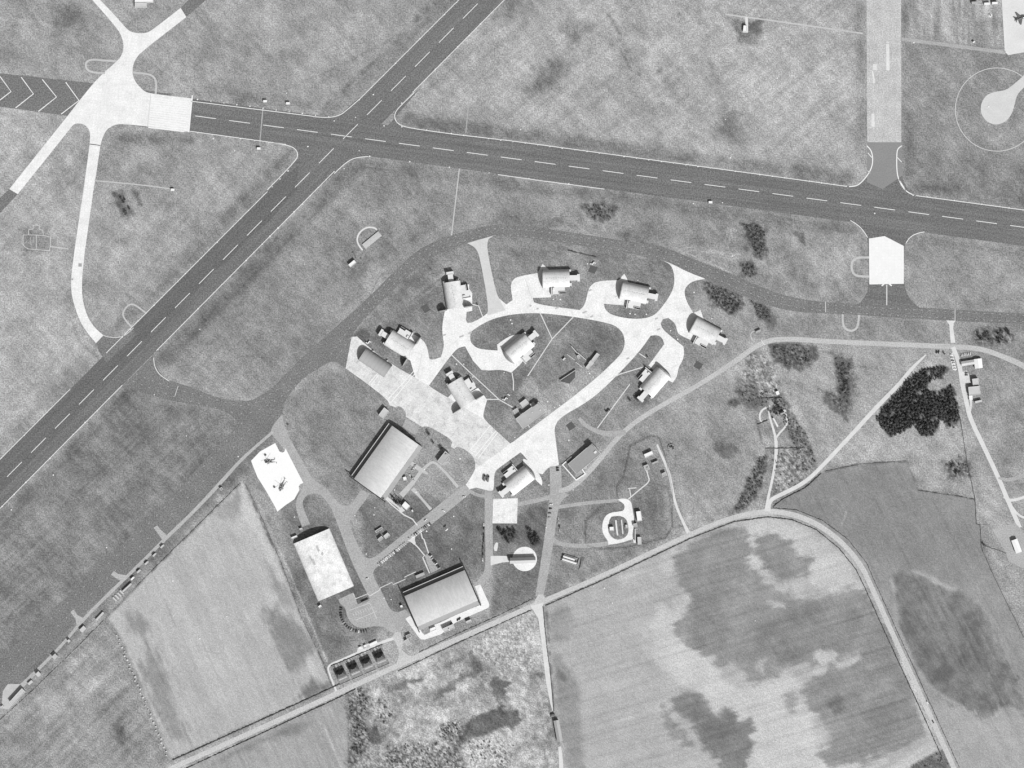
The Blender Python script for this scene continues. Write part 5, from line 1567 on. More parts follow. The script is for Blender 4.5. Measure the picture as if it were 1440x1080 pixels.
flat_building('small white shed at the lower left corner of the blister hangar', [(447.5, 852.5), (451, 850), (453, 852.5), (449.5, 855)], 3.0, M_ROOFW, name='shed', cat='shed')
flat_building('small white shed at the upper left corner of the blister hangar', [(409.5, 755.5), (417.5, 752.5), (418.5, 755), (411, 758)], 2.8, M_ROOFW, name='shed', cat='shed')
flat_building('small grey shed beside the helicopter-pad road end above the blister hangar', [(421, 743.2), (425, 742), (425.8, 744.5), (422, 745.5)], 2.6, M_ROOFG, name='shed', cat='shed')
flat_building('long low bicycle shelter beside the marked car park', [(508, 847), (518, 842.5), (519.5, 845), (510, 849)], 2.6, M_FELT_DK, name='bicycle_shelter', cat='shelter', parapet=False)

# radar / missile site
flat_building('white roofed hall right of the oval concrete ring', [(894.5, 719), (901.5, 718.5), (902.3, 732), (896, 733.5)], 4.0, M_ROOFW, extras=(('roof_vent', 5, -2, 1, 1, 0.8),))
flat_building('smaller grey hall south of the white roofed hall by the oval ring', [(896, 755), (901.5, 755), (902, 765.5), (897, 766)], 3.2, M_ROOFG)
flat_building('little clustered hut with dark gaps between the two halls by the oval ring', [(890.5, 736.5), (895.5, 735.5), (896, 740.5), (891, 741)], 3.6, M_FELT, name='service_hut', cat='hut')
flat_building('small white hut inside the west side of the oval ring', [(857, 741), (863, 740.5), (863.3, 746), (857.3, 746.3)], 3.2, M_ROOFW, name='service_hut', cat='hut')
flat_building('tiny white hut inside the east side of the oval ring', [(879.5, 738), (882.5, 737.7), (882.7, 742.5), (879.8, 742.7)], 2.4, M_ROOFG, name='service_hut', cat='hut')
t = thing('low_wall', 'pale wall running down the right edge of the oval ring', 'wall', 893, 752)
MB().box(0, 0, 0, 0.9, 17, 1.8).obj('wall_panel', M_ROOFW, t)
flat_building('white roofed shed at the top of the small fenced compound', [(905.2, 639), (916.5, 634), (919, 639), (907.5, 644)], 3.6, M_ROOFW, name='shed', cat='shed')
flat_building('grey hut ringed by dark gaps below the white compound shed', [(904.5, 655), (911, 653), (914, 659.5), (907.5, 662.5)], 3.2, M_FELT, name='service_hut', cat='hut', extras=(('plant_room', 1, -1, 2, 2, 1.2),))
flat_building('narrow dark-shadowed hut right of the ringed hut in the small compound', [(916.5, 651), (925, 647), (926, 649.5), (917.5, 653)], 3.0, M_FELT, name='service_hut', cat='hut', parapet=False)
flat_building('pale hut beside the compound access track', [(930, 666), (935.5, 663.5), (937.5, 667.5), (932, 670)], 3.4, M_FELT, name='service_hut', cat='hut')
t = thing('fuel_store', 'tiny ring of low walls and tanks alone in the pasture right of the compound track', 'fuel store', 944, 629)
for k in range(8):
    a = k * math.pi / 4
    if k != 6:
        MB().box(4.2 * math.cos(a), 4.2 * math.sin(a), 0, 0.7, 2.6, 1.4, a).obj('bund_wall', M_FELT, t)
for k in (-1, 1):
    MB().cyl(k * 1.4, 0.5, 0, 1.1, 2.2, 10).obj('tank', M_DARK, t)

# engine test building on its round pad
gable_building('long ridged engine test shed lying across the round concrete pad', [(717, 792.5), (753.2, 791.5), (753.2, 783), (717, 784)], 4.2, 3.0, surf_mat('ribbed_roof', 190, grain=0.08, streak=(R(0), 0.02, 1.2, 0.08)), M_DOOR, name='engine_test_shed', cat='shed', nwin=4)
# bunded tanks
t = thing('tank_bund', 'tilted walled bund holding two pale horizontal tanks beside the site road', 'bund', 802, 787, heading(790, 784, 812, 791))
for y, l, s in ((4.6, 20, 0), (-4.8, 24, 0)):
    MB().box(-0.4, y, 0, l, 0.7, 1.6).obj('bund_wall', M_FELT, t)
MB().box(11.6, -0.1, 0, 0.7, 9.0, 1.8).obj('bund_wall', M_FELT, t)
for y, x0, x1 in ((2.0, -11, 6), (-2.2, -11, 10)):
    MB().tube((x0, y, 1.9), (x1, y, 1.9), 1.7, 14).obj('tank', M_SHELL2, t)
    for xs in (x0 + 2.5, x1 - 2.5):
        MB().box(xs, y, 0, 0.5, 2.6, 0.9).obj('saddle', M_DARK, t)
t = thing('earth_bank', 'low grassy bank wrapped round the right end of the tank bund', 'bank', 818, 793)
MB().box(0, 0, 0, 6, 20, 1.8, heading(815, 785, 823, 786.5), taper=0.45).obj('bank', surf_mat('bank_grass', 138, grain=0.2), t)

# ---------------------------------------------------------------- houses beside the lane
HROW = [(479.6, 947.5), (497.5, 940), (515.8, 932), (534.2, 924)]
HLAB = ['first dark roofed house pair of the row, at the corner of the loop path', 'second dark roofed house pair from the left in the row beside the lane', 'third dark roofed house pair from the left in the row beside the lane', 'last dark roofed house pair of the row, nearest the junction']
for (x, y), lab in zip(HROW, HLAB):
    c, s = math.cos(R(23.3)), -math.sin(R(23.3))
    q = []
    for u, v in ((-7.2, 4.6), (7.2, 4.6), (7.2, -4.6), (-7.2, -4.6)):
        q.append((x + u * c - v * s, y + u * s + v * c))
    t = gable_building(lab, q, 5.0, 3.6, M_SLATE, M_BRICK, name='semi_detached_house', cat='house', group='house pairs in the row beside the lane', hip=3.6, chimneys=((-3.2, 0.6), (3.2, 0.6)), nwin=4)
    MB().box(-4.0, 6.2, 0, 3.4, 3.4, 2.8).obj('back_extension', M_SLATE, t)
    MB().box(4.0, 6.2, 0, 3.4, 3.4, 2.8).obj('back_extension', M_SLATE, t)
    # garden walls and front paths
    for u in (-9.4, 9.4):
        w_ = MB().box(u, -9.0, 0, 0.4, 9.5, 0.9).obj('garden_wall', M_WALL, t)
    MB().box(0, -13.8, 0, 18.6, 0.4, 0.8).obj('garden_wall', M_WALL, t)
    MB().box(0, -10.2, 0.0, 17.6, 5.6, 0.05).obj('front_garden', surf_mat('garden_grass', 150, grain=0.5), t)
    MB().box(0, 10.4, 0.0, 17.6, 8.0, 0.05).obj('back_garden', surf_mat('garden_grass', 150, grain=0.5), t)
    MB().box(0, -7.2, 0.0, 12.5, 1.8, 0.14).obj('front_path', M_YARD, t)
    MB().box(-2.0, 11.0, 0.0, 1.5, 8, 0.14).obj('back_path', M_YARD, t)
    MB().box(2.0, 11.0, 0.0, 1.5, 8, 0.14).obj('back_path', M_YARD, t)
for k, (x, y, lab) in enumerate(((507, 909, 'left garage of the white pair north of the house row'), (513.5, 906.5, 'right garage of the white pair north of the house row'))):
    flat_building(lab, [(x - 2.2, y + 1), (x + 1.2, y - .4), (x + 2.2, y + 2.4), (x - 1.2, y + 3.8)], 2.4, M_ROOFW, name='garage', cat='garage', parapet=False, nwin=1)
flat_building('long white garage block above the loop path near the junction', [(519, 905.5), (529.5, 900.5), (531.5, 904), (521, 909)], 2.6, M_ROOFW, name='garage', cat='garage', parapet=False, nwin=4)

# long buildings along the diagonal road at lower left
flat_building('large pale shed filling the lower left yard on the diagonal road', [(14, 986.5), (31.5, 967.5), (36.5, 972), (18.5, 992)], 4.2, M_YARD, name='shed', cat='shed')
flat_building('small shed next to the left of the photo below the large pale shed', [(1, 994), (4, 991.5), (6, 993.5), (3, 996)], 2.4, M_ROOFG, name='shed', cat='shed')
for q, h, lab in (([(39, 961), (44.5, 956), (47, 958.5), (41.5, 963.5)], 2.6, 'low pale pen roof just up the road from the large pale shed'), ([(50.5, 947.5), (54.5, 943.5), (58.5, 947.5), (54, 952)], 4.0, 'square pale hut second up the road from the large pale shed'),
                  ([(73, 923.5), (78, 918.5), (82, 922.5), (77, 927)], 4.0, 'square grey hut midway along the diagonal road row'), ([(94.5, 901), (97.5, 898.5), (100, 901), (97, 903.5)], 3.6, 'lone small hut below the side turning of the diagonal road'),
                  ([(112, 885.5), (118, 879.5), (122, 883.5), (116, 889.5)], 3.2, 'cluttered small building on its own pad at the side turning'), ([(134.5, 871), (145, 860), (147, 862), (136.5, 873)], 2.4, 'long thin shed just right of the side turning'),
                  ([(172, 831), (184.5, 819.5), (186, 821.2), (173.5, 832.8)], 2.8, 'long thin shed up the road beside the striped pallets')):
    flat_building(lab, q, h, M_YARD if 'grey' in lab else M_ROOFG, name='roadside_shed', cat='shed', parapet=False, nwin=2)
for k in range(4):
    x, y = 161.5 + 3.3 * k, 842.5 - 3.2 * k
    t = thing('trailer', ['lowest', 'second lowest', 'second highest', 'highest'][k] + ' of four pale flat trailers beside the thin shed', 'trailer', x, y, R(-45), 'flat trailers parked beside the diagonal road')
    MB().box(0, 0, 0.8, 7.5, 2.2, 0.35).obj('deck', M_ROOFG, t)
    for s in (-2, 2):
        MB().box(s, 0, 0, 0.8, 2.3, 0.8).obj('axle', M_DARK, t)
flat_building('small dark roofed hut on the pale road opposite the tip of the stubble field', [(309, 687), (312, 684.5), (314, 687.5), (311, 690)], 3.0, M_FELT_DK, name='service_hut', cat='hut')

# airfield huts
flat_building('white cabin beside the old semicircular bank west of the perimeter taxiway', [(490, 372.5), (498, 365.5), (501.5, 369.5), (493, 376)], 3.6, M_ROOFW, name='cabin', cat='cabin')
flat_building('long pale concrete target wall block inside the semicircular bank', [(509, 343.5), (532, 325.5), (537, 331), (514.5, 350.5)], 1.2, M_YARD, name='low_platform', cat='platform', parapet=False, nwin=1)
flat_building('pale hut with equipment on the airfield path in the upper right grass', [(1045.5, 36), (1050.5, 36.5), (1049.5, 45), (1044.5, 44.5)], 2.8, M_ROOFW, name='navigation_hut', cat='hut')
for x, y, lab in ((373, 142.5, 'white arrester-gear hut on the upper side of the cross runway'), (364, 209, 'white arrester-gear hut on the lower side of the cross runway'), (405, 145.5, 'white sighting hut right of the upper arrester-gear hut'), (999, 284.5, 'tiny white hut on the lower edge of the cross runway'), (243, 267, 'small hut at the end of the thin path east of the gridded taxiway')):
    flat_building(lab, [(x - 2.6, y + 1.6), (x + 2.6, y + 1.6), (x + 2.6, y - 1.6), (x - 2.6, y - 1.6)], 2.6, M_ROOFW, name='airfield_hut', cat='hut', parapet=False, nwin=1)
t = flat_building('white building cut by the top of the photo between the two pale taxiway arms', [(190, -14), (216, -14), (216, 4), (190, 4)], 4.0, M_ROOFW)
flat_building('low white annex below the building cut by the top of the photo', [(190, 4.5), (207, 4.5), (207, 11), (190, 11)], 3.0, M_ROOFG, nwin=4)
for x, y, lab in ((1370, 4, 'pale roofed hut in the dark yard at the top right'), (1387.5, 5.5, 'white van-like hut left of the upper right apron'), (1398.5, 4.5, 'white hut touching the upper right apron')):
    flat_building(lab, [(x - 4, y + 2), (x + 4, y + 1.6), (x + 4, y - 1.6), (x - 4, y - 1.2)], 3.4, M_ROOFW if 'white' in lab else M_FELT, name='airfield_hut', cat='hut', parapet=False, nwin=2)
flat_building('small white shed among the grass strips left of the upper right apron', [(1367, 59.5), (1370, 58), (1371, 59.5), (1368, 61)], 3.0, M_ROOFW, name='shed', cat='shed', parapet=False, nwin=1)
t = thing('concrete_mount', 'pale round mount in the grass left of the upper right apron', 'mount', 1392.5, 21.5)
MB().cyl(0, 0, 0, 2.6, 0.8, 16).obj('base_ring', M_SHELL2, t)
MB().cyl(0, 0, 0.8, 0.8, 1.2, 12).obj('pivot', M_DARK, t)
flat_building('small dark hut above the bend of the perimeter road beside a thin loop path', [(1062, 466.5), (1069, 463), (1070.2, 465.3), (1063.2, 468.8)], 2.8, M_FELT, name='service_hut', cat='hut', parapet=False, nwin=1)
# old earthwork outline at left
t = thing('kerb_outline', 'faint stepped kerb outline of an old post in the left grass', 'kerb outline', 51, 337)
pts = [(32.5, 330.5), (40, 330.2), (40.5, 322.5), (46.5, 322), (46.8, 317), (55.5, 317.3), (55.7, 323), (60.5, 323.2), (60.8, 331), (71.3, 333.5), (70.5, 345.5), (69.8, 352.5), (40, 350), (34.5, 347), (32.2, 343), (32.5, 330.5)]
kb = MB()
for i, (a0, b0) in enumerate(list(zip(pts, pts[1:])) + [((40, 330.2), (60.8, 331)), ((51, 331.5), (51, 350))]):
    a, b = W(*a0) - W(51, 337), W(*b0) - W(51, 337)
    m_ = (a + b) / 2
    kb.box(m_.x, m_.y, 0, (b - a).length + 0.3, 0.7, 0.25 + 0.003 * i, math.atan2((b - a).y, (b - a).x))
kb.obj('kerb', surf_mat('old_kerb', 222), t)
t = thing('low_wall', 'short line of pale wall stubs inside the old post outline', 'wall', 43, 340)
for k, (x, y, l, a) in enumerate(((37, 340, 4, 60), (42.5, 337, 8, 88), (43.5, 342, 5, 90), (47.6, 337, 9, 90))):
    p = W(x, y) - W(43, 340)
    MB().box(p.x, p.y, 0, l, 0.7, 0.5, R(a)).obj('wall_stub', M_YARD, t)

# ---------------------------------------------------------------- farm and yards on the right
gable_building('L-shaped white roofed farm range, its long arm below the parked row of pale cars', [(1351.5, 515), (1370, 512.2), (1369, 505.5), (1351, 508.5)], 3.0, 1.2, M_ROOFG, name='farm_building', cat='farm building', nwin=6)
gable_building('bright end wing closing the right end of the white farm range', [(1370.2, 518.5), (1369.2, 505.5), (1379.6, 503.5), (1381.8, 517.3)], 3.0, 1.2, M_ROOFW, name='farm_building', cat='farm building', nwin=4)
flat_building('small square grey shed between the two larger farm roofs', [(1366.3, 533), (1375.3, 531.8), (1376, 540.6), (1367.5, 541.6)], 4.6, M_ROOFG, name='farm_shed', cat='shed')
flat_building('large square grey shed on the farm road with a short shadow', [(1360.5, 544.5), (1377, 542.5), (1378, 554.5), (1362.5, 556)], 4.8, M_ROOFG, name='farm_shed', cat='shed')
flat_building('narrow pale lean-to below the large square farm shed', [(1362, 556.5), (1367, 556), (1367.3, 562), (1362.8, 562.5)], 2.8, M_ROOFW, name='farm_shed', cat='shed', parapet=False)
flat_building('little shed with its own dark shadow right of the farm road loop', [(1370, 564.5), (1380, 562), (1380.5, 565), (1371, 567)], 3.4, M_ROOFG, name='farm_shed', cat='shed', parapet=False)
gable_building('lone white barn inside the pale yard at the right edge', [(1421.7, 760.2), (1428.2, 778.6), (1436.5, 775), (1429.5, 757)], 3.6, 1.0, M_ROOFW, name='barn', cat='barn')
flat_building('small white shed above the cottage garden at the end of the forked drive', [(1090, 551), (1094, 549.5), (1096.5, 554), (1092, 556)], 2.8, M_ROOFW, name='shed', cat='shed', parapet=False)
gable_building('cottage inside the forked drive, half hidden by dark trees', [(1091, 584.5), (1094, 588), (1097, 585.8), (1093.5, 580.5)], 3.0, 1.8, M_FELT, name='cottage', cat='house', chimneys=((0, 0),))
gable_building('narrow cottage wing right of the cottage inside the forked drive', [(1096, 580), (1102, 577.5), (1103.5, 581), (1097.5, 583.5)], 2.6, 1.4, M_FELT_DK, name='cottage_wing', cat='house')
gable_building('long thin white outbuilding leaning along the left drive of the cottage', [(1086, 588.5), (1092.5, 600.5), (1094.6, 599.3), (1088, 587.3)], 2.6, 0.8, M_ROOFW, name='outbuilding', cat='outbuilding')
gable_building('long dark-shadowed barn standing on the bottom track', [(778, 1013), (784, 1043), (791, 1041.5), (786, 1012)], 3.6, 1.6, M_FELT, name='barn', cat='barn')

# ---------------------------------------------------------------- trees and bushes
random.seed(11)
M_CON = leaf_mat('conifer_needles', 100)
M_GORSE = leaf_mat('gorse_leaves', 126)
M_SHRUB = leaf_mat('shrub_leaves', 138)
M_BROAD = leaf_mat('broad_leaves', 92)
M_BARK = plain('bark', 80)


def crown_mesh(name, mat, r, z0, z1, n, leaf, shape, seed):
    rnd = random.Random(seed)
    mb = MB()
    lobes = [(rnd.uniform(-.45, .45) * r, rnd.uniform(-.45, .45) * r, rnd.uniform(.55, .8) * r) for _ in range(5)]
    for _ in range(n):
        if shape == 'cone':
            t = rnd.random() ** 1.5
            rr = r * (1 - t) ** 0.9 * math.sqrt(rnd.uniform(0.15, 1)) * rnd.uniform(.8, 1.15) + 0.15
            a = rnd.uniform(0, 2 * math.pi)
            p = Vector((rr * math.cos(a), rr * math.sin(a), z0 + (z1 - z0) * t))
        else:
            lx, ly, lr = rnd.choice(lobes)
            d = Vector((rnd.gauss(0, 1), rnd.gauss(0, 1), rnd.gauss(0, 1))).normalized() * rnd.uniform(.55, 1.05)
            zc = (z0 + z1) / 2
            p = Vector((lx + d.x * lr, ly + d.y * lr, max(z0, zc + d.z * (z1 - z0) / 2)))
        nrm = Vector((rnd.gauss(0, 1), rnd.gauss(0, 1), rnd.gauss(0.6, 1))).normalized()
        u = nrm.orthogonal().normalized()
        u = Matrix.Rotation(rnd.uniform(0, 6.28), 3, nrm) @ u
        w = nrm.cross(u)
        s = leaf * rnd.uniform(.6, 1.3)
        v = [p + u * s, p + w * s * .8, p - u * s * .9, p - w * s * .7]
        mb.add(v, [(0, 1, 2, 3)])
    return mb.mesh(name, mat)


def trunk_mesh(r, h, limbs, seed):
    rnd = random.Random(seed)
    mb = MB().tube((0, 0, 0), (0, 0, h), r, 6, 0, r * .35)
    for k in range(limbs):
        a = k * 2.4 + rnd.uniform(-.4, .4)
        z = h * rnd.uniform(.35, .75)
        mb.tube((0, 0, z), (math.cos(a) * h * .3, math.sin(a) * h * .3, z + h * .22), r * .4, 5, 0, r * .15)
    return mb.mesh('trunk', M_BARK)


CON = [(crown_mesh('crown', M_CON, 2.7, .5, 5.2, 110, .55, 'cone', s), trunk_mesh(.16, 4.8, 3, s)) for s in (1, 2, 3)]
GOR = [(crown_mesh('crown', M_GORSE, 1.9, 0.1, 1.9, 70, .42, 'blob', s), trunk_mesh(.1, 1.0, 3, s)) for s in (4, 5, 6)]
SHR = [(crown_mesh('crown', M_SHRUB, 1.7, 0.1, 1.7, 60, .40, 'blob', s), trunk_mesh(.1, 0.9, 3, s)) for s in (7, 8, 9)]
BRO = [(crown_mesh('crown', M_BROAD, 3.4, 1.6, 7.6, 150, .62, 'blob', s), trunk_mesh(.26, 5.0, 4, s)) for s in (10, 11, 12)]


def plant(name, kinds, x, y, sc, label, cat, group):
    me, tr = random.choice(kinds)
    t = thing(name, label, cat, x, y, random.uniform(0, 6.28), group)
    t.scale = (sc, sc, sc * random.uniform(.85, 1.15))
    link('crown', me, t)
    link('trunk', tr, t)
    return t


def inside(p, poly):
    x, y = p
    c = False
    n = len(poly)
    for i in range(n):
        x0, y0 = poly[i]
        x1, y1 = poly[(i + 1) % n]
        if (y0 > y) != (y1 > y) and x < (x1 - x0) * (y - y0) / (y1 - y0) + x0:
            c = not c
    return c


def scatter(poly, spacing, maxn, rnd):
    xs, ys = [p[0] for p in poly], [p[1] for p in poly]
    pts = []
    for _ in range(maxn * 60):
        p = (rnd.uniform(min(xs), max(xs)), rnd.uniform(min(ys), max(ys)))
        if not inside(p, poly):
            continue
        if poly is WOOD and any((p[0] - g[0]) ** 2 + (p[1] - g[1]) ** 2 < (g[2] + 1.2) ** 2 for g in WOOD_GAPS):
            continue
        if all((p[0] - q[0]) ** 2 + (p[1] - q[1]) ** 2 > spacing * spacing for q in pts):
            pts.append(p)
            if len(pts) >= maxn:
                break
    return pts


def sector(p, poly):
    xs, ys = [q[0] for q in poly], [q[1] for q in poly]
    u = (p[0] - min(xs)) / (max(xs) - min(xs))
    v = (p[1] - min(ys)) / (max(ys) - min(ys))
    w = ('upper ' if v < .33 else 'lower ' if v > .67 else 'middle ') + ('left' if u < .33 else 'right' if u > .67 else 'centre')
    return w.replace('middle centre', 'very middle')


rnd = random.Random(5)
for p in scatter(WOOD, 3.9, 296, rnd):
    edge = max(.35, min(1.0, float(poly_sd(WOOD, np.array([p[0]]), np.array([p[1]]))[0]) / 9.0))
    plant('conifer_tree', CON, p[0], p[1], rnd.uniform(.7, 1.3) * (.55 + .45 * edge), 'dark conifer in the ' + sector(p, WOOD) + ' of the plantation beside the straight farm track', 'conifer', 'conifers of the dark plantation, ' + sector(p, WOOD))
# the smaller conifers between them, beyond counting
mb = MB()
for p in scatter(WOOD, 2.2, 420, random.Random(77)):
    c = W(*p)
    s = rnd.uniform(.5, 1.2)
    for _ in range(26):
        t_ = rnd.random() ** 1.4
        rr = 1.7 * s * (1 - t_) * math.sqrt(rnd.random()) + .1
        a = rnd.uniform(0, 6.28)
        q = Vector((c.x + rr * math.cos(a), c.y + rr * math.sin(a), .3 + 2.6 * s * t_))
        n_ = Vector((rnd.gauss(0, 1), rnd.gauss(0, 1), rnd.gauss(.6, 1))).normalized()
        u = n_.orthogonal().normalized() * .5
        w = n_.cross(u)
        mb.add([q + u, q + w, q - u, q - w], [(0, 1, 2, 3)])
o = mb.obj('undergrowth', M_CON)
o['kind'] = 'stuff'
GORSE = [([(1042, 315), (1066, 315), (1075, 326), (1075, 345), (1071, 365), (1064, 355), (1054, 330)], 46, 'gorse bush in the dark clump above the pale spot beside the taxiway'),
         ([(1044, 372), (1060, 369), (1062, 382), (1055, 390), (1044, 385)], 20, 'gorse bush in the small round clump just above the taxiway'),
         ([(994, 400), (1010, 405), (1034, 413), (1042, 425), (1034, 439), (1020, 431), (1005, 424), (994, 411)], 62, 'gorse bush in the patch above the easternmost aircraft shelter'),
         ([(1058, 424), (1079, 433), (1081, 449), (1068, 446)], 26, 'gorse bush in the patch where perimeter road meets taxiway'),
         ([(1086, 490), (1120, 484), (1143, 496), (1138, 513), (1110, 518), (1092, 504)], 40, 'gorse bush in the wide clump below the perimeter road bend'),
         ([(1174, 500), (1197, 508), (1193, 568), (1182, 577), (1180, 530)], 36, 'gorse bush in the upright clump left of the straight farm track'),
         ([(1062, 656), (1076, 642), (1071, 680), (1050, 714), (1033, 718), (1046, 692)], 50, 'gorse bush in the slanting strip left of the farm drive')]
for poly, n, lab in GORSE:
    for p in scatter(poly, 2.5, n, rnd):
        plant('gorse_bush', GOR, p[0], p[1], rnd.uniform(.5, 1.2), lab.replace('gorse bush in the', 'gorse bush, ' + sector(p, poly) + ' of the'), 'gorse bush', 'gorse: ' + lab[14:] + ', ' + sector(p, poly))
SHRUBS = [([(820, 291), (845, 287), (864, 293), (860, 305), (848, 311), (832, 305)], 26, 'low shrub in the dark hollow between cross runway and taxiway'),
          ([(1092, 552), (1112, 585), (1136, 610), (1148, 655), (1134, 662), (1112, 615), (1092, 575)], 90, 'low shrub in the belt right of the forked farm drive'),
          ([(1040, 552), (1068, 544), (1082, 552), (1078, 572), (1056, 574)], 26, 'low shrub in the thicket left of the white cottage shed'),
          ([(1086, 640), (1120, 632), (1138, 662), (1112, 688), (1088, 700)], 16, 'low shrub dotted on the triangle between farm drive and track'),
          ([(490, 976), (514, 962), (519, 985), (512, 1010), (518, 1040), (500, 1078), (492, 1070), (498, 1030)], 60, 'low shrub in the long thicket at the left edge of the rough ground'),
          ([(522, 985), (545, 982), (554, 1004), (540, 1018), (526, 1010)], 14, 'low shrub scattered round the small mound in the rough ground'),
          ([(616, 1024), (640, 1013), (649, 1025), (640, 1044), (620, 1040)], 26, 'low shrub in the round thicket beside the marsh'),
          ([(545, 1048), (600, 1042), (640, 1052), (655, 1078), (540, 1078)], 40, 'low shrub along the bottom edge of the rough ground'),
          ([(650, 1045), (690, 1035), (725, 1045), (715, 1076), (665, 1078)], 22, 'low shrub on the pale broken ground right of the marsh'),
          ([(1282, 1078), (1324, 1056), (1336, 1078)], 14, 'low shrub in the dark corner plot beside the bottom right lane'),
          ([(1333, 655), (1348, 646), (1361, 651), (1365, 668), (1345, 667)], 12, 'low shrub at the right edge of the meadow below the plantation')]
for poly, n, lab in SHRUBS:
    for p in scatter(poly, 2.0, int(n * 1.0), rnd):
        plant('low_shrub', SHR, p[0], p[1], rnd.uniform(.45, 1.15), lab.replace('low shrub ', 'low shrub, ' + sector(p, poly) + ', ', 1), 'shrub', 'shrubs: ' + lab[10:] + ', ' + sector(p, poly))
BROADS = [([(698, 742), (714, 746), (726, 745), (722, 761), (712, 764)], 15, 'dark leafy tree in the left grove above the round concrete pad'),
          ([(742, 743), (752, 747), (760, 760), (750, 767), (744, 757)], 15, 'dark leafy tree in the right grove above the round concrete pad'),
          ([(1082, 572), (1092, 564), (1098, 574), (1090, 582), (1083, 584)], 9, 'dark leafy tree crowding the cottage in the forked drive'),
          ([(600, 607), (618, 620), (626, 632), (616, 634), (602, 622)], 4, 'dark leafy tree in the lawn below the slab apron'),
          ([(1375, 466), (1390, 462), (1392, 478), (1376, 480)], 7, 'dark leafy tree in the left thicket above the bend of the right-hand road'),
          ([(1404, 464), (1420, 464), (1422, 480), (1404, 482)], 10, 'dark leafy tree in the right thicket above the bend of the right-hand road'),
          ([(1333, 656), (1344, 648), (1350, 664), (1338, 668)], 5, 'dark leafy tree on the meadow edge by the right boundary fence'),
          ([(882, 562), (912, 548), (908, 566), (890, 574)], 4, 'dark leafy tree on the bank below the shelter by the perimeter road'),
          ([(168, 274), (174, 276), (186, 300), (178, 306)], 5, 'dark leafy bush-like tree in the hollow east of the gridded taxiway')]
for poly, n, lab in BROADS:
    for p in scatter(poly, 2.6, n, rnd):
        plant('leafy_tree', BRO, p[0], p[1], rnd.uniform(.5, .85), lab.replace('dark leafy tree', 'dark tree, ' + sector(p, poly)), 'tree', 'trees: ' + lab[16:])
plant('leafy_tree', BRO, 1384, 767, .7, 'single dark tree on the boundary line left of the lone white barn', 'tree', None)
plant('leafy_tree', BRO, 1327.5, 497.5, .5, 'single small tree left of the farm car park', 'tree', None)
plant('leafy_tree', BRO, 570.5, 895.5, .5, 'single dark tree beside the round-ended grey store', 'tree', None)
plant('leafy_tree', BRO, 910, 501.5, .4, 'single dark bush at the end of the short white path by the ring road', 'tree', None)
plant('leafy_tree', BRO, 671, 428, .4, 'single dark bush at the end of the short white path below the northern spur', 'tree', None)
plant('leafy_tree', BRO, 405, 597, .35, 'single dark bush at the taxiway end of the site road', 'tree', None)

# hedges: each a continuous bumpy strip
M_HEDGE = leaf_mat('hedge_leaves', 98)


def hedge(label, pts, w=1.5, h=1.4, name='hedge', cat='hedge', gap=0.0):
    rn = random.Random(len(pts) * 7 + int(pts[0][0]))
    x0, y0 = pts[0]
    t = link(name, None) if False else None
    mb = MB()
    base = W(x0, y0)
    prev = None
    for a, b in zip(pts, pts[1:]):
        l = math.hypot(b[0] - a[0], b[1] - a[1])
        n = max(2, int(l / 2.0))
        ux, uy = (b[0] - a[0]) / l, (b[1] - a[1]) / l
        rings = []
        for i in range(n + 1):
            x, y = a[0] + (b[0] - a[0]) * i / n, a[1] + (b[1] - a[1]) * i / n
            j = rn.uniform(-.3, .3)
            x, y = x - uy * j, y + ux * j
            ww, hh = .85 * w * rn.uniform(.55, 1.3), .8 * h * rn.uniform(.5, 1.25)
            if rn.random() < gap:
                ww, hh = ww * .3, hh * .3
            c = W(x, y) - base
            sx, sy = -uy, -ux
            ring = []
            for s, z in ((-.5, 0), (-.48, .6), (-.2, 1), (.2, .95), (.5, .55), (.5, 0)):
                ring.append((c.x + sx * s * ww, c.y + sy * s * ww, z * hh))
            rings.append(ring)
        mb.loft(rings)
    o = mb.obj(name, M_HEDGE)
    o.location = base
    return tag(o, label, cat)


hedge('dark hedge along the upper verge of the lane below the stubble field', [(243, 1069), (360, 1016), (450, 975), (478, 962)], 1.7, 1.6)
hedge('dark hedge along the lower verge of the lane at lower left', [(250, 1086), (362, 1034), (470, 984), (500, 969)], 1.3, 1.2, gap=.15)
hedge('hedge along the lower verge of the lane under the house row', [(560, 944), (600, 925), (660, 897), (724, 868), (748, 858)], 1.3, 1.2, gap=.12)
hedge('thin hedge along the upper verge of the lane behind the lane hangar', [(588, 918), (640, 893), (700, 866), (750, 842)], 1.0, 1.0, gap=.2)
hedge('hedge at the upper edge of the crop field along the lane', [(767, 852), (850, 815), (972, 757), (1032, 734), (1080, 727)], 1.6, 1.4)
hedge('curved hedge following the lane bend inside the crop field', [(1080, 727), (1114, 731), (1148, 745), (1180, 771), (1204, 801), (1216, 826), (1244, 888), (1297, 1003), (1325, 1065)], 1.5, 1.4)
hedge('thin hedge along the outer side of the lane beside the east field', [(1084, 714), (1120, 717), (1157, 732), (1192, 758), (1219, 792), (1231, 820), (1260, 884), (1313, 1000), (1349, 1079)], 1.0, 1.0, gap=.1)
hedge('dark hedge between farm track and east field', [(1087, 713), (1100, 703), (1133, 686), (1155, 666)], 1.8, 1.6)
hedge('fence-like hedge down the east field boundary', [(1337, 540), (1350, 588), (1360, 650), (1371, 701), (1373, 737), (1378.5, 739), (1380, 770), (1398, 811), (1440, 897)], 1.0, 1.2)
hedge('hedge line from the single dark tree to the lone white barn yard', [(1386, 768), (1400, 772.5), (1415, 778)], 0.9, .9)
hedge('short dark hedge above the cottage, left of the gap', [(1071, 560.2), (1087, 559.8)], 1.4, 1.8)
hedge('short dark hedge above the cottage, right of the gap', [(1089.5, 559.8), (1100, 560)], 1.9, 2.2)
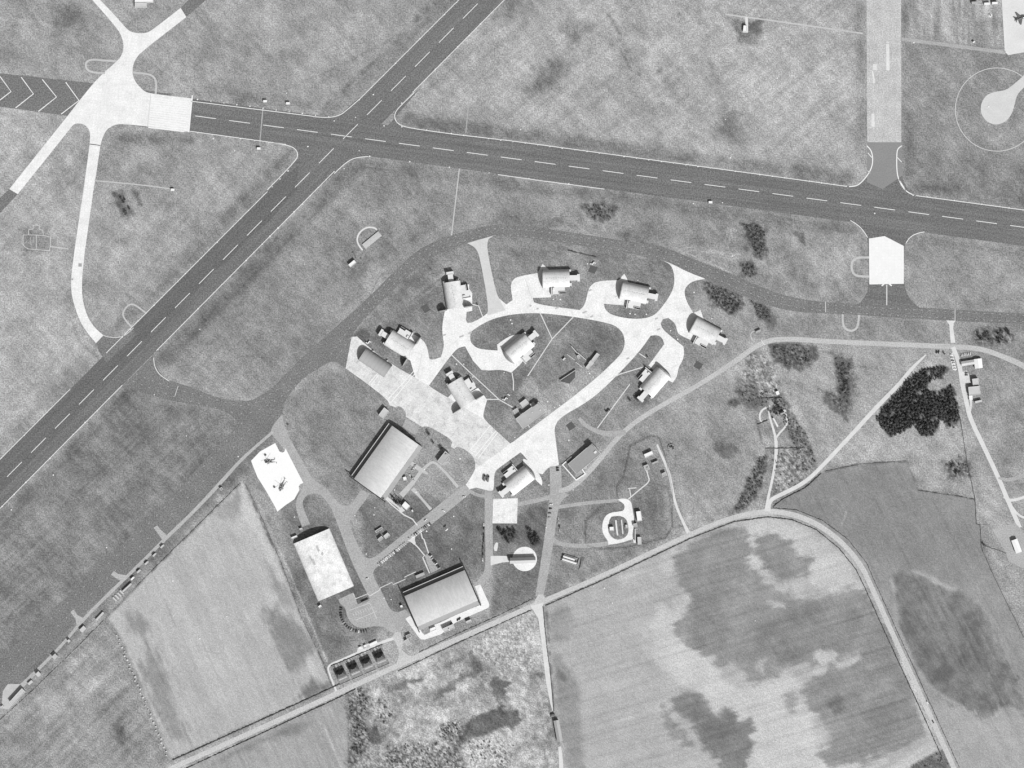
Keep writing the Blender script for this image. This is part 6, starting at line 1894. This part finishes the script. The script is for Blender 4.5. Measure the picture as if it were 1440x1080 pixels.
hedge('dark strip standing in for a wall shadow at the foot of the cottage turning circle', [(1065.5, 597), (1079.5, 591)], 1.4, 1.8)  # hedge-shaped dark strip added in place of a wall's cast shadow
hedge('hedge crossing below the forked drive', [(1076, 630.5), (1129, 630.5)], 1.2, 1.3)
hedge('hedge at the top of the east field beside the meadow', [(1160, 663), (1210, 652.5), (1274, 648.5)], 1.0, .9, gap=.35)
hedge('hedge at the meadow corner above the east field', [(1291, 689.5), (1345, 697.5), (1370, 702)], 1.1, 1.0, gap=.2)
hedge('dark hedge along the stubble field edge beside the diagonal road', [(338, 679), (206, 810), (190, 826)], 1.0, .7, gap=.2)
hedge('dark hedge between blister hangar lawn and stubble field', [(345, 681), (362, 714), (395, 790), (423, 866), (452, 926), (467, 966)], .9, .8, gap=.3)
hedge('thin hedge along the diagonal road at lower left', [(146, 872), (100, 918), (40, 976), (0, 1012)], .9, .7, gap=.3)
hedge('hedge beside the bottom track along the crop field', [(763.5, 853), (768, 900), (775, 955), (779, 1000)], 1.2, 1.1)
hedge('clipped hedge along the loop path above the house row', [(465.5, 936.5), (480, 930.5), (505, 920), (538, 906)], 1.2, 1.2)
hedge('dark hedge at the top of the bottom track barn', [(774, 1006), (780, 1004.5)], 5.5, 4.0)
hedge('hedge beside the top of the taxiway strip near the shelters', [(798, 351.5), (815, 356), (838, 361.5)], 1.8, 1.0, gap=.3)

# wire fences round the compounds: posts, rails and mesh strip
M_WIRE = plain('fence_wire', 92)


def fence(label, pts, h=2.2):
    base = W(*pts[0])
    t = thing('wire_fence', label, 'fence', pts[0][0], pts[0][1])
    post = MB().box(0, 0, 0, .18, .18, h + .2).mesh('post', M_WIRE)
    pan = MB()
    for a, b in zip(pts, pts[1:]):
        A, B = W(*a) - base, W(*b) - base
        l = (B - A).length
        ang = math.atan2((B - A).y, (B - A).x)
        n = max(1, int(l / 8))
        for i in range(n):
            p = A + (B - A) * i / n
            link('post', post, t, p)
        mid = (A + B) / 2
        for z in (.15, .7, 1.25, 1.8, h):
            pan.box(mid.x, mid.y, z, l, .05, .06, ang)
    pan.obj('wire', M_WIRE, t)


fence('wire fence round the white shed compound above the oval ring', [(887, 627), (915, 613), (927, 616), (936, 642), (946, 690), (946, 742), (936, 757)])
fence('wire fence down the left side of the compound above the oval ring', [(887, 627), (877, 672), (868, 683), (868, 700)])
fence('wire fence wrapping the left of the oval ring', [(872, 707), (848, 711), (823, 733), (824, 764)])
fence('wire fence below the oval ring along the lane', [(826, 768), (845, 773), (880, 770), (936, 757)])

# ---------------------------------------------------------------- edge lights and small markers
M_LAMP = plain('white_lamp_housing', 250)
lm = MB().cyl(0, 0, 0, 1.05, .2, 8).cyl(0, 0, .25, .35, .45, 8).mesh('runway_edge_light', M_LAMP)


def nth(k):
    return str(k) + ('th' if 10 < k % 100 < 14 else {1: 'st', 2: 'nd', 3: 'rd'}.get(k % 10, 'th'))


def lights(x0, y0, x1, y1, step, label, group, jit=.25):
    l = math.hypot(x1 - x0, y1 - y0)
    n = int(l / step)
    cnt = 0
    for i in range(n + 1):
        x, y = x0 + (x1 - x0) * i / max(n, 1), y0 + (y1 - y0) * i / max(n, 1)
        if -5 < x < 1445 and -5 < y < 1085:
            o = link('runway_edge_light', lm, None, W(x + random.uniform(-jit, jit), y + random.uniform(-jit, jit), Z_MARK))
            sc = random.uniform(.6, 1.1)
            o.scale = (sc, sc, 1)
            cnt += 1
            tag(o, 'edge light, ' + nth(cnt) + ' from the left, ' + label, 'edge light', group)


lights(2, rA_nw(2), 98, rA_nw(98), 22.5, 'upper side of the diagonal runway bottom stretch', 'edge lights, lower diagonal runway, upper side')
lights(150, rA_nw(150), 405, rA_nw(405), 15.5, 'upper side of the diagonal runway below the crossing', 'edge lights, lower diagonal runway, upper side')
lights(505, rA_nw(505), 642, rA_nw(642), 22.5, 'upper side of the diagonal runway above the crossing', 'edge lights, upper diagonal runway, upper side')
lights(3, rA_se(3), 170, rA_se(170), 22.5, 'lower side of the diagonal runway bottom stretch', 'edge lights, lower diagonal runway, lower side')
lights(222, rA_se(222), 470, rA_se(470), 16, 'lower side of the diagonal runway below the crossing', 'edge lights, lower diagonal runway, lower side')
lights(565, rA_se(565), 707, rA_se(707), 22, 'lower side of the diagonal runway above the crossing', 'edge lights, upper diagonal runway, lower side')
lights(278, rB_top(278), 462, rB_top(462), 18, 'upper side of the cross runway left of the crossing', 'edge lights, cross runway, upper left')
lights(565, rB_top(565), 1190, rB_top(1190), 17.5, 'upper side of the cross runway right of the crossing', 'edge lights, cross runway, upper right')
lights(1284, rB_top(1284), 1438, rB_top(1438), 17.5, 'cross runway upper side beyond old runway', 'edge lights, cross runway, far right')
lights(278, rB_bot(278), 398, rB_bot(398), 18, 'lower side of the cross runway left of the crossing', 'edge lights, cross runway, lower left')
lights(520, rB_bot(520), 800, rB_bot(800), 56, 'lower side of the cross runway right of the crossing', 'edge lights, cross runway, lower right')
mk = MB().box(0, 0, 0, 1.6, 1.6, .6).mesh('concrete_marker', M_LAMP)
for lab, pts in (('small white concrete cover in the lawns round the aircraft shelters', [(718, 450), (717, 470), (778, 421), (788, 421), (867, 418), (886, 441), (893, 442), (909, 442), (976, 411), (1001, 448), (943, 465), (953, 477), (826, 371), (897, 394), (642, 512), (652, 512), (665, 530), (709, 524), (700, 519)]),
                 ('small white concrete cover in the lawns of the technical area', [(414, 727), (499, 725), (527, 714), (555, 689), (585, 692), (515, 779), (526, 724), (600, 747), (638, 726), (635, 772), (540, 841), (550, 843), (597, 660), (647, 645), (772, 682), (806, 689), (800, 619), (724, 615), (780, 573), (787, 570), (793, 575), (770, 565), (829, 525), (834, 530), (768, 742), (660, 680)]),
                 ('small white marker post in the airfield grass', [(1020, 168), (1027, 222), (732, 182), (403, 131), (300, 195), (330, 212), (1016, 285), (975, 286), (1030, 360), (720, 455), (335, 642), (75, 668), (16, 717), (262, 613), (217, 555), (1093, 110), (1390, 150), (1230, 300), (1285, 60), (500, 165), (470, 170), (525, 133), (540, 177), (433, 206), (505, 212), (484, 237), (281, 463), (150, 770), (100, 945), (244, 866), (281, 898), (319, 867), (243, 817)]),
                 ('small pale stone lying in the crop field', [(835, 824), (850, 827), (861, 848), (938, 911), (1015, 977), (1062, 873), (1091, 1043)])):
    for x, y in pts:
        o = link('concrete_marker', mk, None, W(x, y), random.uniform(0, 3))
        s = random.uniform(.7, 1.15)
        o.scale = (s, s, 1)
        tag(o, lab, 'marker', lab + ' group')
# pale heaps along the stubble field
hm = MB()
rn = random.Random(3)
hm.loft([[(math.cos(a) * r * rn.uniform(.85, 1.15), math.sin(a) * r * rn.uniform(.85, 1.15), z) for a in [k * math.pi / 4 for k in range(8)]] for r, z in ((1.6, 0), (1.3, .8), (.7, 1.4), (.15, 1.6))])
heap_me = hm.mesh('straw_heap', M_YARD)
for k in range(30):
    u = k / 29
    x, y = 165 + (236 - 165) * u + 1.5 * math.sin(k * 2.1), 893 + (1062 - 893) * u
    o = link('straw_heap', heap_me, None, W(x - 1, y), rn.uniform(0, 3))
    o.scale = (rn.uniform(.7, 1.2),) * 2 + (rn.uniform(.7, 1.1),)
    tag(o, 'pale straw heap, ' + nth(k + 1) + ' from the top, along the left edge of the stubble field', 'straw heap', 'heaps along the stubble field edge')

# ---------------------------------------------------------------- vehicles
M_GLASSC = GLASS
M_TYRE = plain('tyre', 50)
CAR_PAINT = [plain('white_car_paint', 250, .35, .02, .02), plain('silver_car_paint', 205, .35, .02, .02), plain('mid_car_paint', 130, .35, .02, .02), plain('dark_car_paint', 66, .35, .02, .02)]


def car_meshes(paint):
    b = MB()
    prof = [(-2.1, .35), (-2.1, .85), (-1.9, .95), (1.1, .92), (2.0, .75), (2.1, .5), (2.05, .35)]
    b.loft([[(x, y, z) for x, z in prof] for y in (-.82, .82)])
    body = b.mesh('body', paint)
    c = MB()
    c.loft([[(-1.75, -.74, .9), (1.05, -.74, .9), (1.05, .74, .9), (-1.75, .74, .9)], [(-1.25, -.62, 1.38), (.35, -.62, 1.38), (.35, .62, 1.38), (-1.25, .62, 1.38)]])
    cab = c.mesh('window_band', M_GLASSC)
    r = MB().box(-.45, 0, 1.38, 1.62, 1.26, .06).mesh('roof', paint)
    w = MB().tube((0, -.1, 0), (0, .1, 0), .32, 10).mesh('wheel', M_TYRE)
    return body, cab, r, w


CARS = [car_meshes(p) for p in CAR_PAINT]
CAR_ROOT = {}


def car(kind, x, y, ang, label, group=None):
    if kind not in CAR_ROOT:
        t = thing('parked_car', label, 'car', x, y, ang, group, Z_PAVE)
        body, cab, r, w = CARS[kind]
        link('body', body, t)
        link('window_band', cab, t)
        link('roof', r, t)
        for sx in (-1.3, 1.35):
            for sy in (-.74, .74):
                link('wheel', w, t, (sx, sy, .32))
        CAR_ROOT[kind] = (t, kid_tree(t))
        return t
    t, kids = CAR_ROOT[kind]
    c = dup(t, x, y, ang, label, group, kids, z=Z_PAVE)
    if group is None and 'group' in c:
        del c['group']
    return c


CK = ['white', 'silver', 'grey', 'dark']
rn = random.Random(8)


def car_row(x0, y0, x1, y1, n, ang, where, weights=(5, 4, 2, 3), miss=.0):
    end = 'left' if abs(x1 - x0) > abs(y1 - y0) else 'top'
    for i in range(n):
        if rn.random() < miss:
            continue
        k = rn.choices(range(4), weights)[0]
        x, y = x0 + (x1 - x0) * i / max(1, n - 1), y0 + (y1 - y0) * i / max(1, n - 1)
        lab = CK[k] + ' car, ' + nth(i + 1) + ' from the ' + end + ' ' + where
        car(k, x + rn.uniform(-.3, .3), y + rn.uniform(-.3, .3), ang + rn.uniform(-.08, .08), lab, 'cars ' + where)


car_row(583.5, 751.5, 604.5, 736.5, 11, R(-50), 'on the upper diagonal site road kerb')
car_row(532.5, 794, 570, 764, 17, R(-55), 'on the lower diagonal site road kerb')
car_row(680.5, 738, 678.5, 792, 13, R(95), 'parked in line beside the upright site road', (1, 2, 3, 5), .25)
car_row(775, 709, 772.5, 728, 4, R(0), 'beside the junction right of the square pad')
car_row(785, 729, 787, 746, 4, R(95), 'parked on the verge facing the road junction', (5, 3, 1, 1))
for a in range(18):
    t_ = R(192 - a * 7.6)
    x, y = 506 + 27 * math.cos(t_), 860.5 + 27.5 * math.sin(t_)
    k = rn.choices(range(4), (1, 2, 4, 7))[0]
    lab = CK[k] + ' car, ' + nth(a + 1) + ' from the left in the curved car park row'
    car(k, x, y, -t_ + rn.uniform(-.1, .1), lab, 'cars in the curved row')
car_row(604, 780, 617, 798, 8, R(-150), 'beside the staff path above the lane hangar', (5, 3, 1, 3))
car_row(575.5, 757.5, 584, 751.5, 3, R(-50), 'at the head of the staff path', (4, 3, 2, 3))
car_row(597, 876, 612, 869, 5, R(60), 'along the lane side of the long hangar', (3, 3, 2, 4))
car_row(1338, 499, 1343, 519, 6, R(-5), 'in the farm car park left of the farm road', (6, 2, 1, 1), .1)
car_row(1352.5, 499.5, 1364, 497.5, 5, R(80), 'in the row above the white farm range', (7, 2, 0, 0))
car_row(575, 666, 584, 678, 6, R(-60), 'in the yard beside the bright hangar', (6, 3, 1, 2), .1)
car_row(580.5, 661, 584, 655, 3, R(20), 'at the top of the yard path', (4, 3, 1, 2))
for x, y, a, k, lab in ((664, 685.5, 78, 2, 'left one of two long dark lorries'), (0, 0, 0, 0, '')):
    pass
for x, y, a, k, lab in ((623.5, 718.3, -35, 0, 'white car driving alone on the diagonal site road'), (598.5, 731.5, 40, 0, 'white car crossing from the far kerb of the diagonal site road'), (652.5, 698.5, 5, 0, 'white car at the fork by the pale apron corner'),
                        (516.5, 813.5, 25, 0, 'white car alone on the site road beside the blister hangar'), (1304, 988, -62, 0, 'white car driving on the lane at the lower right'), (1312, 1015, -62, 3, 'dark car driving on the lane at the lower right'),
                        (1359, 524.5, 5, 2, 'upper grey car in the yard between the farm roofs'), (1359, 527.5, 5, 2, 'lower grey car in the yard between the farm roofs'), (784, 658, 10, 3, 'upper dark car on the road corner by the shelter pad'), (784.5, 661.5, 10, 3, 'lower dark car on the road corner by the shelter pad'),
                        (715, 555, -40, 0, 'white car by the path in the ring island'), (634, 876.5, 60, 3, 'dark car at the left end of the pale lane-side yard'), (644, 871.5, 60, 3, 'dark car beside the pale lane-side hut'), (646.5, 870, 60, 3, 'dark car nearest the lane hangar wall'),
                        (1317, 495, 80, 3, 'left dark car on the grass beside the farm track'), (1320, 495, 80, 3, 'right dark car on the grass beside the farm track')):
    car(k, x, y, R(a), lab)


def lorry(x, y, ang, label, group=None, L=9.0):
    t = thing('lorry', label, 'lorry', x, y, ang, group, Z_PAVE)
    MB().box(-.9, 0, .9, L - 2.2, 2.4, 2.3).obj('box_body', CAR_PAINT[2], t)
    MB().loft([[(L / 2 - 1.9, -1.15, .6), (L / 2, -1.15, .6), (L / 2, 1.15, .6), (L / 2 - 1.9, 1.15, .6)], [(L / 2 - 1.9, -1.1, 2.5), (L / 2 - .4, -1.1, 2.5), (L / 2 - .4, 1.1, 2.5), (L / 2 - 1.9, 1.1, 2.5)]]).obj('cab', CAR_PAINT[3], t)
    MB().box(L / 2 - .15, 0, 1.5, .12, 2.0, .7).obj('windscreen', GLASS, t)
    for sx in (-L / 2 + 1.6, L / 2 - 1.2):
        for sy in (-1.05, 1.05):
            MB().tube((sx, sy - .15, .48), (sx, sy + .15, .48), .48, 10).obj('wheel', M_TYRE, t)


lorry(681.5, 672.5, R(83), 'left one of two grey lorries parked on the pale apron corner', 'lorries on the pale apron corner')
lorry(686.5, 673.5, R(80), 'right one of two grey lorries parked on the pale apron corner', 'lorries on the pale apron corner')

for x, y, a, lab in ((228.5, 768, -45, 'pale box van topmost on the diagonal road verge'), (217.5, 780, -45, 'pale box van second from the top on the diagonal road verge'), (206.5, 791.5, -45, 'pale box van third from the top on the diagonal road verge'), (195.5, 803, -45, 'pale box van lowest on the diagonal road verge'),
                     (187, 813, -45, 'white van at the side turning above the thin shed')):
    t = thing('box_van', lab, 'van', x, y, R(-a), 'box vans on the verge of the diagonal road')
    MB().box(-.6, 0, .6, 5.0, 2.3, 2.5).obj('box_body', CAR_PAINT[1 if 'pale' in lab else 0], t)
    MB().loft([[(1.9, -1.05, .5), (3.3, -1.05, .5), (3.3, 1.05, .5), (1.9, 1.05, .5)], [(1.9, -1.0, 2.0), (2.7, -1.0, 2.0), (2.7, 1.0, 2.0), (1.9, 1.0, 2.0)]]).obj('cab', CAR_PAINT[0], t)
    for sx in (-2, 2.3):
        for sy in (-.95, .95):
            MB().tube((sx, sy - .12, .38), (sx, sy + .12, .38), .38, 8).obj('wheel', M_TYRE, t)

# raised white tank with a detached shadow on the lawn
t = thing('floodlight_mast', 'white lamp board on a tall mast above the big lawn right of the site road', 'mast', 628.5, 744.8, R(40))
MB().tube((0, 0, 0), (0, 0, 4.6), .16, 6).obj('mast', M_DOOR, t)
MB().box(0, 0, 4.4, 4.6, 1.3, 1.1).obj('lamp_board', M_ROOFW, t)

# ---------------------------------------------------------------- helicopters on the bright pad
M_HELI = plain('helicopter_paint', 118, .5, .04, .04)
M_BLADE = plain('rotor_blade_grey', 236, .6, .03, .03)


def ell(x, w, h, zc, n=14):
    return [(x, w * math.cos(2 * math.pi * i / n), zc + h * math.sin(2 * math.pi * i / n)) for i in range(n)]


def helicopter(label, x, y, ang, phase):
    t = thing('rescue_helicopter', label, 'helicopter', x, y, ang, 'helicopters on the bright pad', Z_PAVE)
    MB().loft([ell(6.0, .25, .3, 1.6), ell(5.4, .8, .75, 1.75), ell(4.2, 1.1, 1.15, 2.0), ell(2.0, 1.2, 1.35, 2.2), ell(-2.5, 1.2, 1.3, 2.25), ell(-4.6, .85, .95, 2.55), ell(-6.4, .5, .6, 2.9), ell(-9.4, .32, .4, 3.15)]).obj('fuselage', M_HELI, t, smooth=True)
    MB().loft([ell(3.2, .5, .35, 3.35), ell(2.4, .8, .6, 3.5), ell(-1.2, .85, .65, 3.55), ell(-3.4, .3, .3, 3.3)]).obj('engine_cowling', M_HELI, t, smooth=True)
    MB().loft([ell(5.6, .55, .35, 2.25), ell(4.9, .98, .55, 2.4), ell(4.0, 1.12, .6, 2.55)]).obj('cockpit_window', GLASS, t)
    f = MB()
    f.loft([[(-9.0, -.12, 3.2), (-10.2, -.12, 3.2), (-10.2, .12, 3.2), (-9.0, .12, 3.2)], [(-10.4, -.1, 5.1), (-11.2, -.1, 5.1), (-11.2, .1, 5.1), (-10.4, .1, 5.1)]])
    f.box(-10.7, 1.2, 4.7, .9, 2.0, .14)
    f.obj('tail_fin', M_HELI, t)
    tr = MB().tube((-10.9, -.35, 4.9), (-10.9, -.05, 4.9), .18, 8).obj('tail_rotor', M_BLADE, t)
    for k in range(5):
        a = k * 2 * math.pi / 5 + .3
        MB().tube((-10.9, -.3, 4.9), (-10.9 + 1.5 * math.cos(a), -.3, 4.9 + 1.5 * math.sin(a)), .09, 4).obj('blade', M_BLADE, tr)
    for s in (-1, 1):
        sp = MB().loft([[(p[0], p[1] + s * 2.0, p[2]) for p in ell(x_, w_, h_, 1.1, 10)] for x_, w_, h_ in ((2.6, .15, .15), (2.0, .42, .4), (.2, .42, .4), (-.6, .15, .15))]).obj('float_sponson', M_HELI, t)
        MB().box(1.0, s * 1.5, 1.4, .5, 1.2, .16).obj('strut', M_HELI, sp)
        MB().tube((1.0, s * 2.0 - .15, .42), (1.0, s * 2.0 + .15, .42), .42, 10).obj('wheel', M_TYRE, t)
    MB().tube((-7.4, -.12, .3), (-7.4, .12, .3), .3, 8).tube((-7.4, 0, .3), (-7.0, 0, 2.5), .09, 5).obj('tail_wheel', M_TYRE, t)
    mr = MB().cyl(0, 0, 4.0, .28, .7, 10).cyl(0, 0, 4.55, .6, .25, 10).obj('main_rotor', M_HELI, t)
    for k in range(5):
        a = k * 2 * math.pi / 5 + phase
        b = MB()
        b.box(5.1, 0, 4.62, 8.6, .3, .06)
        o = b.obj('blade', M_BLADE, mr)
        o.rotation_euler = (0, 0, a)
    return t


helicopter('upper dark helicopter on the bright pad with its nose toward the left', 378.5, 649.8, heading(386, 649.5, 371, 650), .35)
helicopter('lower dark helicopter on the bright pad with its tail toward the upper right', 396.8, 685.6, heading(403, 676, 394, 689), .9)
for x, y, lab in ((373.4, 640, 'dark power trolley above the upper helicopter'), (386, 685.2, 'dark power trolley left of the lower helicopter')):
    t = thing('power_trolley', lab, 'trolley', x, y, .4, 'power trolleys on the bright pad', Z_PAVE)
    MB().box(0, 0, .4, 2.4, 1.6, 1.3).obj('cabinet', CAR_PAINT[3], t)
    for sx in (-.8, .8):
        MB().tube((sx, -.85, .3), (sx, .85, .3), .3, 8).obj('wheel', M_TYRE, t)
    MB().tube((1.2, 0, .5), (2.4, 0, .3), .08, 5).obj('tow_bar', M_TYRE, t)

# ---------------------------------------------------------------- swept wing jet at the upper right apron
M_JET = plain('jet_camouflage', 112, .5, .06, .1)
t = thing('swept_wing_jet', 'dark swept wing jet half out of the photo on the upper right apron', 'aircraft', 1436, 25.5, heading(1430, 27.5, 1442, 23), None, Z_PAVE)
MB().loft([ell(9.0, .1, .1, 1.9), ell(6.8, .6, .6, 1.95), ell(4, .85, .95, 2.0), ell(0, 1.1, 1.0, 2.0), ell(-5, .95, .9, 2.0), ell(-8.4, .5, .55, 2.1)]).obj('fuselage', M_JET, t, smooth=True)
MB().loft([ell(6.0, .2, .15, 2.6), ell(5.0, .5, .5, 2.7), ell(3.4, .5, .5, 2.75), ell(2.2, .15, .2, 2.7)]).obj('canopy', GLASS, t, smooth=True)
for s in (-1, 1):
    MB().prism([(1.5, s * .9), (-3.0, s * 8.6), (-5.0, s * 8.6), (-4.2, s * .9)], 1.75, 1.95).obj('wing', M_JET, t)
    MB().prism([(-6.2, s * .6), (-8.6, s * 3.4), (-9.6, s * 3.4), (-8.6, s * .6)], 2.0, 2.12).obj('tailplane', M_JET, t)
    MB().box(2.0, s * 1.25, 1.4, 4.4, .7, 1.1).obj('intake', M_JET, t)
    MB().tube((-1.5, s * 1.6 - .15, .45), (-1.5, s * 1.6 + .15, .45), .45, 10).tube((-1.5, s * 1.6, .4), (-1.5, s * 1.3, 1.6), .12, 6).obj('main_wheel', M_TYRE, t)
MB().tube((5.6, -.12, .32), (5.6, .12, .32), .32, 10).tube((5.6, 0, .3), (5.6, 0, 1.6), .1, 6).obj('nose_wheel', M_TYRE, t)
MB().loft([[(-4.6, -.1, 2.6), (-8.2, -.1, 2.6), (-8.2, .1, 2.6), (-4.6, .1, 2.6)], [(-7.8, -.05, 5.2), (-9.2, -.05, 5.2), (-9.2, .05, 5.2), (-7.8, .05, 5.2)]]).obj('tail_fin', M_JET, t)

# poles and gantries on the airfield
for x, y, lab in ((500.5, 362, 'thin dark pole leaning shadow over the cabin by the semicircular bank'), (512, 370.5, 'thin dark pole right of the cabin by the semicircular bank'), (609.5, 384.5, 'short pole above the gorse path near the shelter with open doors'), (480 + 60 / 1, 700, 'short pole above the triangular lawn')):
    t = thing('pole', lab, 'pole', x, y)
    MB().tube((0, 0, 0), (0, 0, 7.5), .22, 6).obj('shaft', M_DARK, t)
    MB().box(0, 0, 6.6, 1.6, .9, .9).obj('lamp_head', M_DARK, t)
for x, y, lab in ((834, 370.5, 'bent white pipe and box beside the gravel pad on the north lawn'), (518.5, 481.5, 'small white plant box near the left shelter forecourt'), (710.5, 561, 'small white plant box on the island below the footpath'), (854.8, 577.3, 'black cluster of drums beside the footpath near the perimeter road')):
    t = thing('plant_box', lab, 'plant box', x, y, R(50))
    mt = M_DARK if 'black' in lab else M_ROOFW
    MB().box(0, 0, 0, 5.5, 1.3, 2.0).obj('cabinet', mt, t)
    MB().cyl(-2.4, 2.0, 0, .9, 2.4, 10).obj('drum', mt, t)
    MB().cyl(2.2, -1.8, 0, .8, 2.0, 10).obj('drum', mt, t)
